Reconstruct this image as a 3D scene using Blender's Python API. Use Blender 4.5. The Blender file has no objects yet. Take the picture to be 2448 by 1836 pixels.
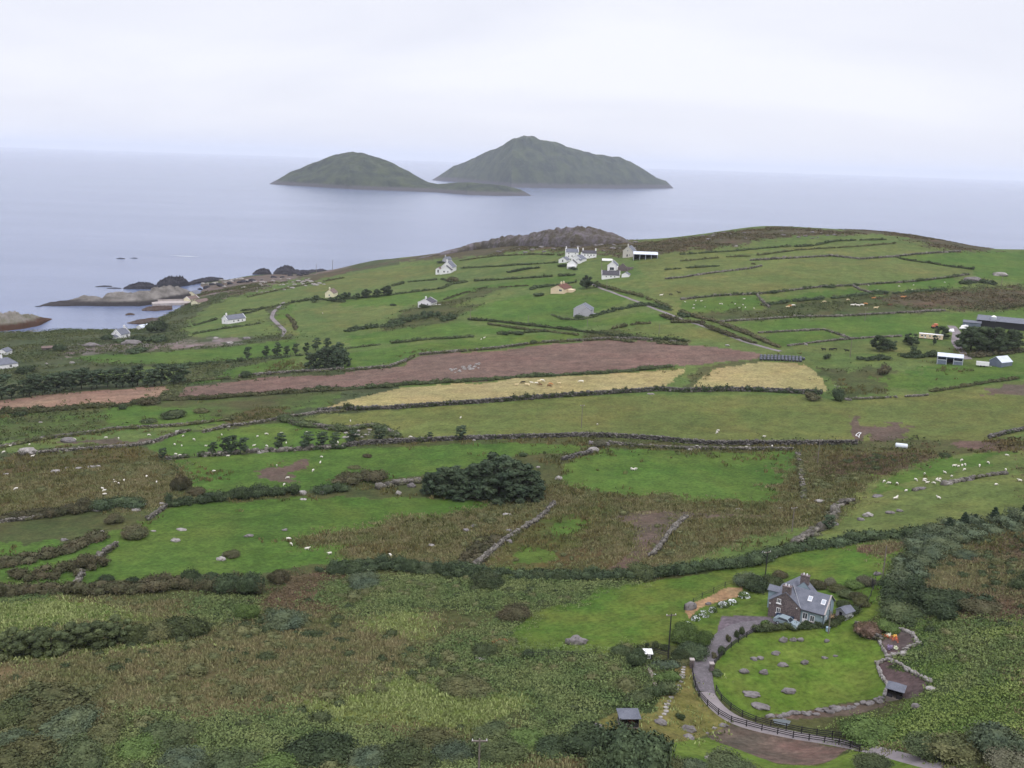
HAZE = 5.6e-5; DENS = 1.0
SEA_A = (.095, .124, .215, 1); SEA_B = (.14, .172, .272, 1)
KALB = .56; DESAT = .04; ZEN = 2.1; KLF = 1.9; KP = 1.7
DENOISE = True
import bpy, math, random
import numpy as np
from mathutils import Vector, Matrix
rng = np.random.default_rng(7); random.seed(7)
SC = bpy.context.scene; COL = SC.collection
R = math.radians
# ---------------------------------------------------------------- camera model (photo pixels 2448 x 1836)
FP = 2300.0; CX, CY = 1224.0, 918.0; HC = 120.0
HZ0, HSL = 384.5, 0.0331                      # eye-level line: row at CX and its slope
ROLL = math.atan(HSL); PITCH = math.atan((CY-HZ0)*math.cos(ROLL)/FP)
_r = np.array([math.cos(ROLL), 0, 0]); _c, _s = math.cos(PITCH), math.sin(PITCH)
FW = np.array([0, _c, -_s]); UP0 = np.array([0, _s, _c]); RT0 = np.array([1.0, 0, 0])
RT = math.cos(ROLL)*RT0 + math.sin(ROLL)*UP0*1.0
UPV = math.cos(ROLL)*UP0 - math.sin(ROLL)*RT0
CAM = np.array([0, 0, HC])
def ray(u, v):
    u = np.asarray(u, float); v = np.asarray(v, float)
    d = (u-CX)[..., None]/FP*RT - (v-CY)[..., None]/FP*UPV + FW
    return d
def proj(P):
    d = np.asarray(P, float)-CAM
    z = d@FW
    return CX+FP*(d@RT)/z, CY-FP*(d@UPV)/z
ZO = {0:(0,0,1.10669),1:(0,300,.37071),2:(820,460,.37071),3:(1628,460,.37071),4:(0,700,.37071),5:(820,900,.37071),6:(1628,900,.37071),
      7:(0,1221,.37071),8:(820,1221,.37071),9:(1628,1221,.37071),10:(1760,1330,.18083),11:(1400,1530,.18083),12:(1960,1480,.15371),
      13:(1300,560,.18083),14:(2048,740,.18083),15:(600,300,.47016),16:(0,740,.18083),17:(1020,1080,.18083),18:(400,660,.18083),99:(0,0,1.0)}
def z(k, *p):
    """points read off an enlarged view -> photo pixels"""
    x0, y0, s = ZO[k]
    return [(x0+x*s, y0+y*s) for x, y in p]
# ---------------------------------------------------------------- numpy value noise
def _hash(ix, iy, seed):
    h = (ix*374761393 + iy*668265263 + seed*974634777) & 0xffffffff
    h = ((h ^ (h >> 13))*1274126177) & 0xffffffff
    return ((h ^ (h >> 16)) & 0xffff)/65535.0
def vnoise(x, y, seed=0):
    ix = np.floor(x).astype(np.int64); iy = np.floor(y).astype(np.int64)
    fx = x-ix; fy = y-iy; fx = fx*fx*(3-2*fx); fy = fy*fy*(3-2*fy)
    a = _hash(ix, iy, seed); b = _hash(ix+1, iy, seed); c = _hash(ix, iy+1, seed); d = _hash(ix+1, iy+1, seed)
    return (a*(1-fx)+b*fx)*(1-fy)+(c*(1-fx)+d*fx)*fy
def fbm(x, y, seed=0, o=4):
    s = 0; a = 1; t = 0
    for k in range(o):
        s = s+a*vnoise(x*2**k, y*2**k, seed+k*17); t += a; a *= .5
    return s/t-.5
# ---------------------------------------------------------------- terrain: heights read at photo pixels, smooth surface through them
def at_z(u, v, zz):
    d = ray(u, v); t = (zz-HC)/d[2]
    return CAM+d*t
CTRL = [  # (u, v, z)
 (-500,1900,50),(0,1836,49),(600,1836,47),(1224,1836,47),(1800,1836,49),(2448,1836,55),(2950,1836,62),
 (0,1640,43),(700,1640,41),(1224,1640,40),(1600,1660,42),(2448,1640,53),(2950,1640,62),(-500,1640,43),
 (0,1480,38),(600,1480,36),(1000,1480,36),(1400,1480,38.5),(2448,1480,50),(2950,1480,60),(-500,1450,37),
 (1720,1600,41.2),(1900,1650,40.8),(2060,1630,41.5),(1820,1530,41.5),(1980,1530,41.6),(1900,1480,42),(1760,1480,41),(2250,1600,47),
 (1700,1740,40.5),(1900,1780,41.5),
 (0,1330,33),(600,1330,33),(1224,1330,33.5),(1700,1340,38),(1900,1370,40),(2200,1330,44.5),(2448,1330,47),(2950,1330,57),
 (0,1170,28),(700,1170,29.5),(1224,1170,31.5),(1900,1190,36.5),(2448,1190,45),(2950,1170,54),(-500,1170,26),
 (0,1050,24),(700,1050,27),(1224,1050,31),(1900,1050,35.5),(2448,1050,42.5),(2950,1050,50),
 (0,950,19),(400,950,22),(900,950,28),(1400,950,33),(1900,950,37),(2448,950,42.5),(2950,950,48),(-500,950,16),
 (0,860,12),(400,860,17),(800,860,23.5),(1224,860,31.5),(1900,860,40),(2448,860,45),(2950,860,50),(-500,860,8),
 (250,800,7.5),(560,780,14),(1000,780,27.5),(1400,780,37),(1900,780,44),(2448,780,48.5),
 (700,700,15),(1000,700,28),(1400,700,42),(1900,700,51),(2448,700,54.5),(2950,700,58),
 (820,655,14),(1070,640,28),(1400,640,48),(1900,640,58.5),(2448,640,60.5),
 (1150,602,32),(1400,598,53),(1900,595,65),(2448,610,64),
]
SHORE = z(1,(100,1336),(350,1322),(700,1313),(900,1305),(1000,1250),(1120,1200),(1190,1140),(1240,1090),(1260,1030),(1440,1000),(1620,966),(1760,960),(1950,958),(2140,930))
SKYL = [(900,622,16),(996,612,24),(1100,596,33),(1184,583,40),(1339,570,50),(1500,575,54),(1660,563,62),(1815,541,72),(1970,547,72),(2158,560,70),(2280,580,66.5),(2346,593,65.5),(2448,595,67),(2700,598,68),(2950,600,68)]
pts = []
for u, v, zz in CTRL: pts.append(at_z(u, v, zz))
for i, (u, v) in enumerate(SHORE):
    p = at_z(u, v, 0.2); pts.append(p)
    q = p.copy(); q[:2] *= 1.05; q[2] = -4; pts.append(q)
    q = p.copy(); q[:2] *= 1.3; q[2] = -14; pts.append(q)
for u, v, zz in SKYL:
    p = at_z(u, v, zz); pts.append(p)
    rr = math.hypot(p[0], p[1]); sl = (HC-zz)/rr
    q = p.copy(); q[:2] *= 1.10; q[2] = zz-.10*rr*sl-9; pts.append(q)
    q = p.copy(); q[:2] *= 1.30; q[2] = max(-12, zz-45); pts.append(q)
    q = p.copy(); q[:2] *= 1.6; q[2] = -14; pts.append(q)
for u in (-500, -150): pts += [at_z(u, 775, .2), at_z(u, 735, -6), at_z(u, 640, -14)]
for a in (-48, -25, 0, 25, 48):
    for rr, zz in ((4, 114), (25, 91), (60, 66.5)):
        pts.append(np.array([rr*math.sin(R(a)), rr*math.cos(R(a)), zz+(a/48)*(2 if rr < 10 else 4)]))
pts = np.array(pts)
def _ar(X, Y):
    r = np.hypot(X, Y)
    return np.stack([np.arctan2(X, Y)*1.6, np.log(np.maximum(r, 2.0))], -1)
TP = _ar(pts[:, 0], pts[:, 1])
def _k(d2): return d2*np.log(d2+1e-12)*.5
_n = len(TP)
_K = _k(((TP[:, None]-TP[None])**2).sum(-1))+np.eye(_n)*0.0006
_P = np.c_[np.ones(_n), TP]
_A = np.block([[_K, _P], [_P.T, np.zeros((3, 3))]])
_W = np.linalg.solve(_A, np.r_[pts[:, 2], 0, 0, 0])
def height(X, Y, detail=True):
    X = np.asarray(X, float); Y = np.asarray(Y, float); sh = X.shape
    Q = _ar(X.ravel(), Y.ravel()); out = np.empty(len(Q))
    for i in range(0, len(Q), 40000):
        q = Q[i:i+40000]
        d2 = ((q[:, None]-TP[None])**2).sum(-1)
        out[i:i+40000] = _k(d2)@_W[:_n]+_W[_n]+q@_W[_n+1:]
    out = np.minimum(out, 118).reshape(sh)
    if detail:
        r = np.hypot(X, Y)
        am = np.clip((r-60)/150, .1, 1)
        out = out+am*(1.3*fbm(X/38, Y/38, 3, 3)+.35*fbm(X/7, Y/7, 9, 2))*np.clip((out+2)/6, .3, 1)
    return out
def hit(uv):
    """where the sight lines through photo pixels meet the land (n,3)"""
    uv = np.asarray(uv, float).reshape(-1, 2)
    d = ray(uv[:, 0], uv[:, 1]); d = d/np.linalg.norm(d[:, :2], axis=1)[:, None]
    ts = 70*np.exp(np.linspace(0, math.log(1700/70.), 260))
    P = CAM+d[:, None]*ts[None, :, None]
    below = P[..., 2] < np.maximum(height(P[..., 0], P[..., 1]), 0)
    i = np.where(below.any(1), below.argmax(1), len(ts)-1); i = np.maximum(i, 1)
    lo, hi = ts[i-1], ts[i]
    for _ in range(14):
        m = (lo+hi)/2; p = CAM+d*m[:, None]
        b = p[:, 2] < np.maximum(height(p[:, 0], p[:, 1]), 0)
        hi = np.where(b, m, hi); lo = np.where(b, lo, m)
    p = CAM+d*((lo+hi)/2)[:, None]
    return p
def hit1(u, v): return hit([(u, v)])[0]
def dens(uv, n=6):
    uv = np.asarray(uv, float); o = []
    for a, b in zip(uv[:-1], uv[1:]):
        for t in np.linspace(0, 1, n, endpoint=False): o.append(a+(b-a)*t)
    o.append(uv[-1]); return np.array(o)
# ---------------------------------------------------------------- objects
def tag(o, label=None, cat=None, group=None, kind=None):
    if label: o['label'] = label
    if cat: o['category'] = cat
    if group: o['group'] = group
    if kind: o['kind'] = kind
    return o
def mesh(name, V, F, mat, smooth=False):
    V = np.asarray(V, np.float32).reshape(-1, 3)
    me = bpy.data.meshes.new(name)
    if isinstance(F, np.ndarray):
        nf, k = F.shape
        me.vertices.add(len(V)); me.vertices.foreach_set('co', V.ravel())
        me.loops.add(nf*k); me.loops.foreach_set('vertex_index', F.astype(np.int32).ravel())
        me.polygons.add(nf); me.polygons.foreach_set('loop_start', np.arange(0, nf*k, k, dtype=np.int32))
        me.update(calc_edges=True)
    else:
        me.from_pydata(V.tolist(), [], F); me.update()
    if smooth: me.polygons.foreach_set('use_smooth', np.ones(len(me.polygons), bool))
    if mat is not None: me.materials.append(mat)
    return me
def link(name, me, parent=None, loc=None, rot=None):
    o = bpy.data.objects.new(name, me); COL.objects.link(o)
    if parent is not None: o.parent = parent
    if loc is not None: o.location = loc
    if rot is not None: o.rotation_euler = rot
    return o
def empty(name, loc, label, cat, rz=0, group=None, scale=1):
    o = bpy.data.objects.new(name, None); COL.objects.link(o)
    o.empty_display_size = .3
    o.location = loc; o.rotation_euler = (0, 0, rz); o.scale = (scale,)*3
    return tag(o, label, cat, group)
def copy_tree(o, parent=None):
    c = o.copy(); COL.objects.link(c)
    if parent is not None: c.parent = parent
    for ch in list(o.children): copy_tree(ch, c)
    return c
class MB:
    """collects boxes, prisms and tubes into one mesh"""
    def __init__(s): s.V = []; s.F = []
    def add(s, V, F):
        n = len(s.V); s.V += [tuple(map(float, p)) for p in V]; s.F += [[i+n for i in f] for f in F]
    def box(s, x0, x1, y0, y1, z0, z1):
        s.add([(x0,y0,z0),(x1,y0,z0),(x1,y1,z0),(x0,y1,z0),(x0,y0,z1),(x1,y0,z1),(x1,y1,z1),(x0,y1,z1)],
              [(3,2,1,0),(4,5,6,7),(0,1,5,4),(1,2,6,5),(2,3,7,6),(3,0,4,7)]); return s
    def tube(s, p, q, r0, r1=None, n=8, cap=True):
        r1 = r0 if r1 is None else r1
        p = Vector(p); q = Vector(q); d = (q-p).normalized()
        a = d.orthogonal().normalized(); b = d.cross(a)
        V = [tuple(c+(a*math.cos(t)+b*math.sin(t))*r) for c, r in ((p, r0), (q, r1)) for t in [2*math.pi*i/n for i in range(n)]]
        F = [(i, (i+1) % n, n+(i+1) % n, n+i) for i in range(n)]
        if cap: F += [tuple(range(n-1, -1, -1)), tuple(range(n, 2*n))]
        s.add(V, F); return s
    def slab(s, q, t):
        """quad q (4 points) thickened by vector t"""
        q = [Vector(p) for p in q]; w = [p+Vector(t) for p in q]
        s.add(q+w, [(3,2,1,0),(4,5,6,7),(0,1,5,4),(1,2,6,5),(2,3,7,6),(3,0,4,7)]); return s
    def build(s, name, mat, parent=None, loc=None, rot=None, smooth=False):
        return link(name, mesh(name, s.V, s.F, mat, smooth), parent, loc, rot)
# ---------------------------------------------------------------- materials
def s2l(c): 
    c = np.asarray(c, float)/255.
    return np.where(c <= .04045, c/12.92, ((c+.055)/1.055)**2.4)
KA = KALB     # photo colour -> albedo
def alb(c, k=1.0):
    l = s2l(c); y = l@np.array([.3, .6, .1]); l = l*(1-DESAT)+y*DESAT
    sat = (l.max()-l.min())/max(l.max(), 1e-6)
    l = l*np.array([1, .98, 1-.16*min(1, sat*1.6)])
    return tuple(np.clip(l*KA*k, 0, .85))+(1,)
MATS = {}
def nodes(m):
    m.use_nodes = True; nt = m.node_tree; return nt, nt.nodes, nt.links, nt.nodes['Principled BSDF']
def N(nt, t, **kw):
    n = nt.nodes.new(t)
    for k, v in kw.items():
        if k in n.inputs: n.inputs[k].default_value = v
        else: setattr(n, k, v)
    return n
def mixc(nt, f, a, b):
    n = nt.nodes.new('ShaderNodeMix'); n.data_type = 'RGBA'
    for s, v in ((0, f), (6, a), (7, b)):
        if hasattr(v, 'is_linked') or hasattr(v, 'links'): nt.links.new(v, n.inputs[s])
        else: n.inputs[s].default_value = v
    return n.outputs[2]
def ramp(nt, src, lo, hi):
    n = N(nt, 'ShaderNodeMapRange', clamp=True); n.inputs[1].default_value = lo; n.inputs[2].default_value = hi
    nt.links.new(src, n.inputs[0]); return n.outputs[0]
def noisy(name, a, b, scale=1.0, rough=.9, bump=0.0, lo=.38, hi=.62, c=None, cs=6.0, island=0.0, stretch=None, spec=.2, bscale=4.0, orand=0.0):
    """two (three) tones mixed by object-space noise, optional bump, per-leaf variation"""
    if name in MATS: return MATS[name]
    m = bpy.data.materials.new(name); MATS[name] = m
    nt, nd, lk, bs = nodes(m)
    g = N(nt, 'ShaderNodeNewGeometry'); src = g.outputs['Position']
    if stretch:
        mp = N(nt, 'ShaderNodeMapping'); mp.inputs['Scale'].default_value = stretch[0]; mp.inputs['Rotation'].default_value = (0, 0, stretch[1])
        lk.new(src, mp.inputs[0]); src = mp.outputs[0]
    n1 = N(nt, 'ShaderNodeTexNoise', Scale=scale, Detail=5.0, Roughness=.6); lk.new(src, n1.inputs['Vector'])
    col = mixc(nt, ramp(nt, n1.outputs['Fac'], lo, hi), a, b)
    if c is not None:
        n2 = N(nt, 'ShaderNodeTexNoise', Scale=scale*cs, Detail=3.0, Roughness=.6); lk.new(src, n2.inputs['Vector'])
        col = mixc(nt, ramp(nt, n2.outputs['Fac'], .5, .72), col, c)
    if island:
        mr = N(nt, 'ShaderNodeMapRange'); lk.new(g.outputs['Random Per Island'], mr.inputs[0]); mr.inputs[3].default_value = 1-island; mr.inputs[4].default_value = 1+island
        v = N(nt, 'ShaderNodeVectorMath', operation='SCALE'); lk.new(col, v.inputs[0]); lk.new(mr.outputs[0], v.inputs['Scale']); col = v.outputs[0]
    if orand:
        oi = N(nt, 'ShaderNodeObjectInfo'); mo = N(nt, 'ShaderNodeMapRange'); lk.new(oi.outputs['Random'], mo.inputs[0]); mo.inputs[3].default_value = 1-orand*.7; mo.inputs[4].default_value = 1+orand
        vo = N(nt, 'ShaderNodeVectorMath', operation='SCALE'); lk.new(col, vo.inputs[0]); lk.new(mo.outputs[0], vo.inputs['Scale']); col = vo.outputs[0]
    lk.new(col, bs.inputs['Base Color'])
    bs.inputs['Roughness'].default_value = rough; bs.inputs['Specular IOR Level'].default_value = spec
    if bump:
        n3 = N(nt, 'ShaderNodeTexNoise', Scale=scale*bscale, Detail=4.0); lk.new(src, n3.inputs['Vector'])
        bp = N(nt, 'ShaderNodeBump', Strength=1.0, Distance=bump); lk.new(n3.outputs['Fac'], bp.inputs['Height']); lk.new(bp.outputs[0], bs.inputs['Normal'])
    return m
def plain(name, c, rough=.6, spec=.3, metal=0):
    """slightly weathered single colour"""
    c = np.asarray(c, float)
    m = noisy(name, alb(c, KP), alb(c*.93, KP), 1.3, rough, 0, .3, .7, alb(c*1.04, KP), 5, spec=spec)
    m.node_tree.nodes['Principled BSDF'].inputs['Metallic'].default_value = metal
    return m
# ---------------------------------------------------------------- camera, light, sky, air
cam = bpy.data.cameras.new('camera'); co = link('camera', cam); SC.camera = co
cam.sensor_width = 36; cam.lens = 36*FP/2448; cam.clip_start = .5; cam.clip_end = 120000
M4 = Matrix(((RT[0], UPV[0], -FW[0], 0), (RT[1], UPV[1], -FW[1], 0), (RT[2], UPV[2], -FW[2], HC), (0, 0, 0, 1)))
co.matrix_world = M4
SUN_EL, SUN_AZ = 52, 158                     # azimuth clockwise from straight ahead
w = bpy.data.worlds.new('World'); SC.world = w; w.use_nodes = True
nt = w.node_tree; bg = nt.nodes['Background']; bg.inputs['Strength'].default_value = .1
sky = N(nt, 'ShaderNodeTexSky'); sky.sky_type = 'NISHITA'; sky.sun_disc = False
sky.sun_elevation = R(SUN_EL); sky.sun_rotation = R(SUN_AZ); sky.dust_density = 2.0
tc = N(nt, 'ShaderNodeTexCoord'); mp = N(nt, 'ShaderNodeMapping'); mp.inputs['Scale'].default_value = (1.6, 1.6, 8.5); mp.inputs['Rotation'].default_value = (.05, .05, .4)
nt.links.new(tc.outputs['Generated'], mp.inputs[0])
cn = N(nt, 'ShaderNodeTexNoise', Scale=1.15, Detail=4.0, Roughness=.48, Distortion=.5); nt.links.new(mp.outputs[0], cn.inputs['Vector'])
cl = mixc(nt, ramp(nt, cn.outputs['Fac'], .32, .68), (8.3, 8.5, 9.75, 1), (10.0, 10.1, 10.9, 1))
# overcast: the cloud sheet is brighter overhead than low down
sx = N(nt, 'ShaderNodeSeparateXYZ'); nt.links.new(tc.outputs['Generated'], sx.inputs[0])
zr = N(nt, 'ShaderNodeMapRange', interpolation_type='SMOOTHSTEP'); zr.inputs[1].default_value = .2; zr.inputs[2].default_value = .95; zr.inputs[3].default_value = 1.0; zr.inputs[4].default_value = ZEN
nt.links.new(sx.outputs[2], zr.inputs[0])
cv = N(nt, 'ShaderNodeVectorMath', operation='SCALE'); nt.links.new(cl, cv.inputs[0]); nt.links.new(zr.outputs[0], cv.inputs['Scale'])
nt.links.new(mixc(nt, .93, sky.outputs[0], cv.outputs[0]), bg.inputs['Color'])
sl = bpy.data.lights.new('sun', 'SUN'); sl.energy = SUN_E = 1.3; sl.angle = R(14); sl.color = (1, .97, .92)
so = link('sun', sl); so.rotation_euler = (R(90-SUN_EL), 0, R(180-SUN_AZ)); so.location = (0, 0, 400)
# sun lamp shines along -Z of the object: put it on the bearing SUN_AZ
dv = Vector((math.sin(R(SUN_AZ))*math.cos(R(SUN_EL)), math.cos(R(SUN_AZ))*math.cos(R(SUN_EL)), math.sin(R(SUN_EL))))
so.rotation_euler = dv.to_track_quat('Z', 'Y').to_euler()
SC.view_settings.view_transform = 'Standard'; SC.view_settings.look = 'None'; SC.view_settings.exposure = 0.0
SC.cycles.use_denoising = DENOISE; SC.cycles.max_bounces = 5; SC.cycles.diffuse_bounces = 2; SC.cycles.glossy_bounces = 2
SC.cycles.transmission_bounces = 2; SC.cycles.volume_bounces = 1; SC.cycles.transparent_max_bounces = 6
SC.cycles.sample_clamp_indirect = 4
# haze: even thin air over land, sea and islands
hm = bpy.data.materials.new('haze_air'); hm.use_nodes = True; ht = hm.node_tree; ht.nodes.remove(ht.nodes['Principled BSDF'])
pv = N(ht, 'ShaderNodeVolumePrincipled', Density=HAZE); pv.inputs['Color'].default_value = (.89, .93, 1, 1); pv.inputs['Anisotropy'].default_value = .15
ht.links.new(pv.outputs[0], ht.nodes['Material Output'].inputs['Volume'])
HZR = 41000
hb = MB(); hb.box(-HZR, HZR, -3000, HZR, -21, 300)
if HAZE > 0: tag(hb.build('haze', hm), 'thin pale haze over the land, the sea and the islands', 'haze', kind='stuff')
# sea
sm = bpy.data.materials.new('sea_water'); nt, nd, lk, bs = nodes(sm)
g = N(nt, 'ShaderNodeNewGeometry')
mp = N(nt, 'ShaderNodeMapping'); mp.inputs['Scale'].default_value = (1/900, 1/240, 1); mp.inputs['Rotation'].default_value = (0, 0, .12); lk.new(g.outputs['Position'], mp.inputs[0])
n1 = N(nt, 'ShaderNodeTexNoise', Scale=1.0, Detail=7.0, Roughness=.68); lk.new(mp.outputs[0], n1.inputs['Vector'])
lk.new(mixc(nt, ramp(nt, n1.outputs['Fac'], .35, .65), SEA_A, SEA_B), bs.inputs['Base Color'])
bs.inputs['Roughness'].default_value = .22; bs.inputs['IOR'].default_value = 1.33
n2 = N(nt, 'ShaderNodeTexNoise', Scale=.35, Detail=5.0, Roughness=.6); lk.new(g.outputs['Position'], n2.inputs['Vector'])
bp = N(nt, 'ShaderNodeBump', Strength=.7, Distance=.5); lk.new(n2.outputs['Fac'], bp.inputs['Height']); lk.new(bp.outputs[0], bs.inputs['Normal'])
sb = MB(); sb.add([(-40000, 250, 0), (40000, 250, 0), (40000, 40000, 0), (-40000, 40000, 0)], [(0, 1, 2, 3)])
tag(sb.build('sea', sm), 'calm pale grey blue sea reaching to the horizon', 'sea', kind='structure')
sb = MB(); sb.add([(-40000, -2500, -18), (40000, -2500, -18), (40000, 40000, -18), (-40000, 40000, -18)], [(0, 1, 2, 3)])
tag(sb.build('seabed', noisy('seabed_sand', alb((90, 95, 100)), alb((70, 80, 80)), .02)), 'dark sea floor under the water', 'seabed', kind='structure')
# ---------------------------------------------------------------- ground classes
CL = {  # name: (tone a, tone b, noise cycles per metre, contrast lo, hi)
 'bright': ((76,112,44),(93,123,54),.05), 'green': ((90,116,60),(106,126,70),.06), 'olive': ((100,116,62),(112,124,70),.05), 'olive2': ((100,119,64),(112,126,72),.03),
 'yellowgreen': ((106,124,54),(84,120,46),.10), 'palegreen': ((124,142,76),(102,122,62),.5), 'rough': ((90,94,60),(76,92,54),.08),
 'rushbrown': ((96,86,60),(86,92,54),.10), 'rushmix': ((84,106,50),(92,86,54),.07), 'heath': ((96,86,70),(82,84,60),.06), 'heathred': ((106,92,76),(96,90,66),.12),
 'heathrock': ((100,90,74),(124,116,114),.09), 'mud': ((112,99,91),(99,90,78),.2), 'bracken': ((62,80,52),(80,94,58),.22), 'brackenlight': ((80,106,52),(66,88,50),.25),
 'lawn': ((92,126,44),(114,134,60),.14), 'tan': ((138,130,82),(118,118,64),.3), 'redslope': ((117,103,94),(103,96,86),.35), 'sand': ((182,152,118),(164,142,112),.3),
 'scrub': ((58,68,50),(70,76,54),.2), 'tussock': ((112,104,76),(96,98,66),.35), 'rock': ((142,136,136),(104,106,86),.07), 'coastgreen': ((86,98,66),(72,86,58),.06),
 'mix': ((86,114,54),(80,88,56),.045), 'verge': ((96,104,66),(84,90,58),.15), 'reddish': ((112,84,74),(96,84,62),.3),
 'plough': ((123,102,95),(134,111,103),.03), 'plough_tan': ((152,122,112),(166,138,120),.05), 'stubble': ((169,162,112),(180,168,125),.03), 'tarmac': ((126,117,124),(110,102,108),.3), 'soil': ((98,86,86),(112,100,98),.5), 'track': ((128,112,112),(112,104,98),.3),
}
CN = list(CL); CI = {n: i for i, n in enumerate(CN)}
OWN = {'plough': 'ploughed_field', 'plough_tan': 'tilled_strip', 'stubble': 'stubble_field', 'lawn': 'lawn'}
FIELDS = []   # (class, [photo pixels], jitter)
def fld(c, *p, j=1.0): FIELDS.append((c, list(p), j))
Z=z
# far left coast and its pastures
fld('coastgreen', *Z(1,(-300,1290),(350,1320),(900,1300),(1150,1180),(1300,1120),(1800,950),(2212,900),(2212,1100),(1750,1220),(1600,1420),(900,1450),(400,1480),(420,1560),(1200,1600),(1000,1680),(-300,1720)), j=3)
fld('heathrock', *Z(1,(1200,1110),(1240,1040),(1450,1000),(1760,955),(2000,965),(2212,900),(2212,960),(1900,1020),(1700,1100),(1550,1110),(1400,1080)), j=3)
fld('rock', *Z(1,(380,1470),(500,1410),(650,1420),(850,1390),(1050,1400),(1500,1380),(1520,1420),(1100,1450),(800,1440),(650,1480),(450,1490)), j=4)
fld('green', *Z(1,(1450,1120),(1800,1010),(2212,930),(2212,1080),(2000,1120),(1750,1180),(1500,1230),(1250,1330),(1190,1320),(1230,1240)), j=2)
fld('bright', *Z(4,(430,420),(700,400),(1100,380),(1560,340),(2000,285),(2212,240),(2212,300),(1990,395),(1500,440),(1100,465),(700,458)))
fld('bright', *Z(4,(1180,600),(1400,545),(1500,485),(1960,400),(2060,390),(2212,420),(2212,480),(2000,492),(1650,522),(1480,560)))
fld('rough', *Z(4,(1190,500),(1500,450),(1480,490),(1390,545),(1190,570)))
fld('green', *Z(4,(640,500),(1000,475),(1190,490),(1180,560),(1000,570),(640,560)))
fld('olive', *Z(4,(1790,180),(1850,160),(2212,190),(2212,250),(1860,285)))
fld('bright', *Z(4,(1780,130),(1850,80),(2000,70),(2212,100),(2212,140),(1850,165),(1790,170)))
fld('green', *Z(4,(1200,230),(1400,180),(1710,110),(1760,200),(1830,270),(1500,290),(1250,280)))
# far centre
fld('green', *Z(2,(-350,640),(0,520),(600,430),(1100,385),(1430,400),(1700,450),(1850,600),(2212,830),(2212,960),(1700,940),(1200,990),(450,1040),(430,1110),(0,1140),(-350,1160),(-300,900)))
fld('heath', *Z(2,(-300,600),(-250,540),(0,500),(200,470),(520,400),(800,340),(1000,300),(1500,240),(1860,330),(2212,290),(2212,385),(2000,400),(1700,410),(1430,372),(1100,385),(760,425),(400,440),(0,520)), j=3)
fld('olive', *Z(2,(-300,640),(0,540),(400,480),(600,470),(600,520),(330,580),(0,640)))
fld('olive2', *Z(2,(-200,760),(0,700),(330,650),(660,600),(680,640),(480,690),(380,760),(180,830),(0,880)))
fld('bright', *Z(2,(0,700),(300,655),(640,640),(700,625),(1500,530),(1510,575),(1250,600),(900,620),(720,680),(640,690),(380,730),(0,735)))
fld('bright', *Z(2,(840,740),(1190,660),(1240,670),(1830,640),(1840,690),(1700,745),(1480,790),(1330,790),(1420,820),(1620,830),(1400,875),(830,820)))
fld('bright', *Z(2,(1420,865),(1650,830),(1900,770),(2150,815),(1900,850),(1700,850),(1500,875)))
fld('bright', *Z(2,(40,930),(350,880),(700,840),(1130,880),(1040,905),(600,945),(330,965),(40,1000)))
fld('bright', *Z(2,(-100,1130),(0,1040),(400,990),(1000,925),(1250,915),(1250,965),(1000,1000),(480,1035),(400,1090),(0,1135)))
fld('yellowgreen', *Z(2,(1100,930),(1500,905),(1560,945),(1200,985),(1060,990)))
fld('olive', *Z(2,(1740,885),(2212,852),(2212,935),(1900,915)))
fld('rough', *Z(2,(1560,905),(1720,890),(1900,925),(2212,945),(2212,985),(1900,955),(1700,945),(1560,960)))
fld('rough', *Z(2,(380,760),(700,690),(900,615),(1050,610),(700,740),(880,720),(680,840),(250,890)))
fld('olive2', *Z(2,(1180,660),(1230,610),(1350,640),(1300,665)))
# right hill
fld('olive2', *Z(3,(-300,420),(0,375),(350,350),(700,290),(1300,270),(1700,365),(2300,400),(2300,760),(1200,780),(560,810),(340,850),(0,790),(-200,690)))
fld('heath', *Z(3,(-300,390),(0,310),(250,258),(650,222),(1000,245),(1300,245),(1560,262),(1900,345),(2060,385),(1700,372),(1500,305),(1300,272),(700,282),(500,312),(350,352),(0,372),(-300,410)), j=3)
fld('green', *Z(3,(350,352),(500,312),(700,282),(1300,272),(1480,310),(1560,350),(1380,330),(1000,330),(740,350),(480,380),(350,385)))
fld('bright', *Z(3,(1400,412),(1640,400),(1800,380),(2300,380),(2300,600),(1900,545),(1880,505),(1700,470),(1450,432)))
fld('bright', *Z(3,(0,700),(490,660),(545,740),(300,770),(0,775)))
fld('bright', *Z(3,(540,680),(1110,612),(1190,650),(900,680),(600,710)))
fld('bright', *Z(3,(1180,600),(1750,552),(1820,580),(1800,610),(1500,630),(1280,640)))
fld('rough', *Z(3,(570,720),(900,690),(1250,655),(1800,615),(2300,600),(2300,745),(1700,765),(1200,785),(560,812),(200,820),(80,800),(0,785),(545,750)), j=2)
fld('heath', *Z(3,(1240,670),(1700,640),(2300,610),(2300,720),(1900,740),(1500,740),(1300,720)), j=3)
fld('bright', *Z(3,(340,855),(600,822),(900,818),(1900,775),(2300,745),(2300,820),(1900,830),(1500,915),(1280,930),(1100,928),(1000,890),(880,880),(500,893)))
fld('bright', *Z(3,(540,922),(900,892),(1075,940),(800,978),(620,990)))
fld('olive', *Z(3,(-30,848),(60,850),(420,962),(300,975),(0,940)))
fld('olive2', *Z(3,(660,1000),(850,985),(1250,955),(1500,955),(1750,1000),(1640,1035),(900,1035)))
fld('green', *Z(3,(900,1120),(1650,1100),(2300,1100),(2300,1185),(1900,1235),(1600,1275),(1000,1315),(960,1200)))
fld('bright', *Z(3,(1330,1190),(1700,1110),(2300,1115),(2300,1180),(1850,1230),(1500,1270),(1300,1275)), j=3)
fld('rough', *Z(3,(950,1150),(1300,1130),(1340,1200),(1280,1290),(1000,1310)), j=3)
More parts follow.
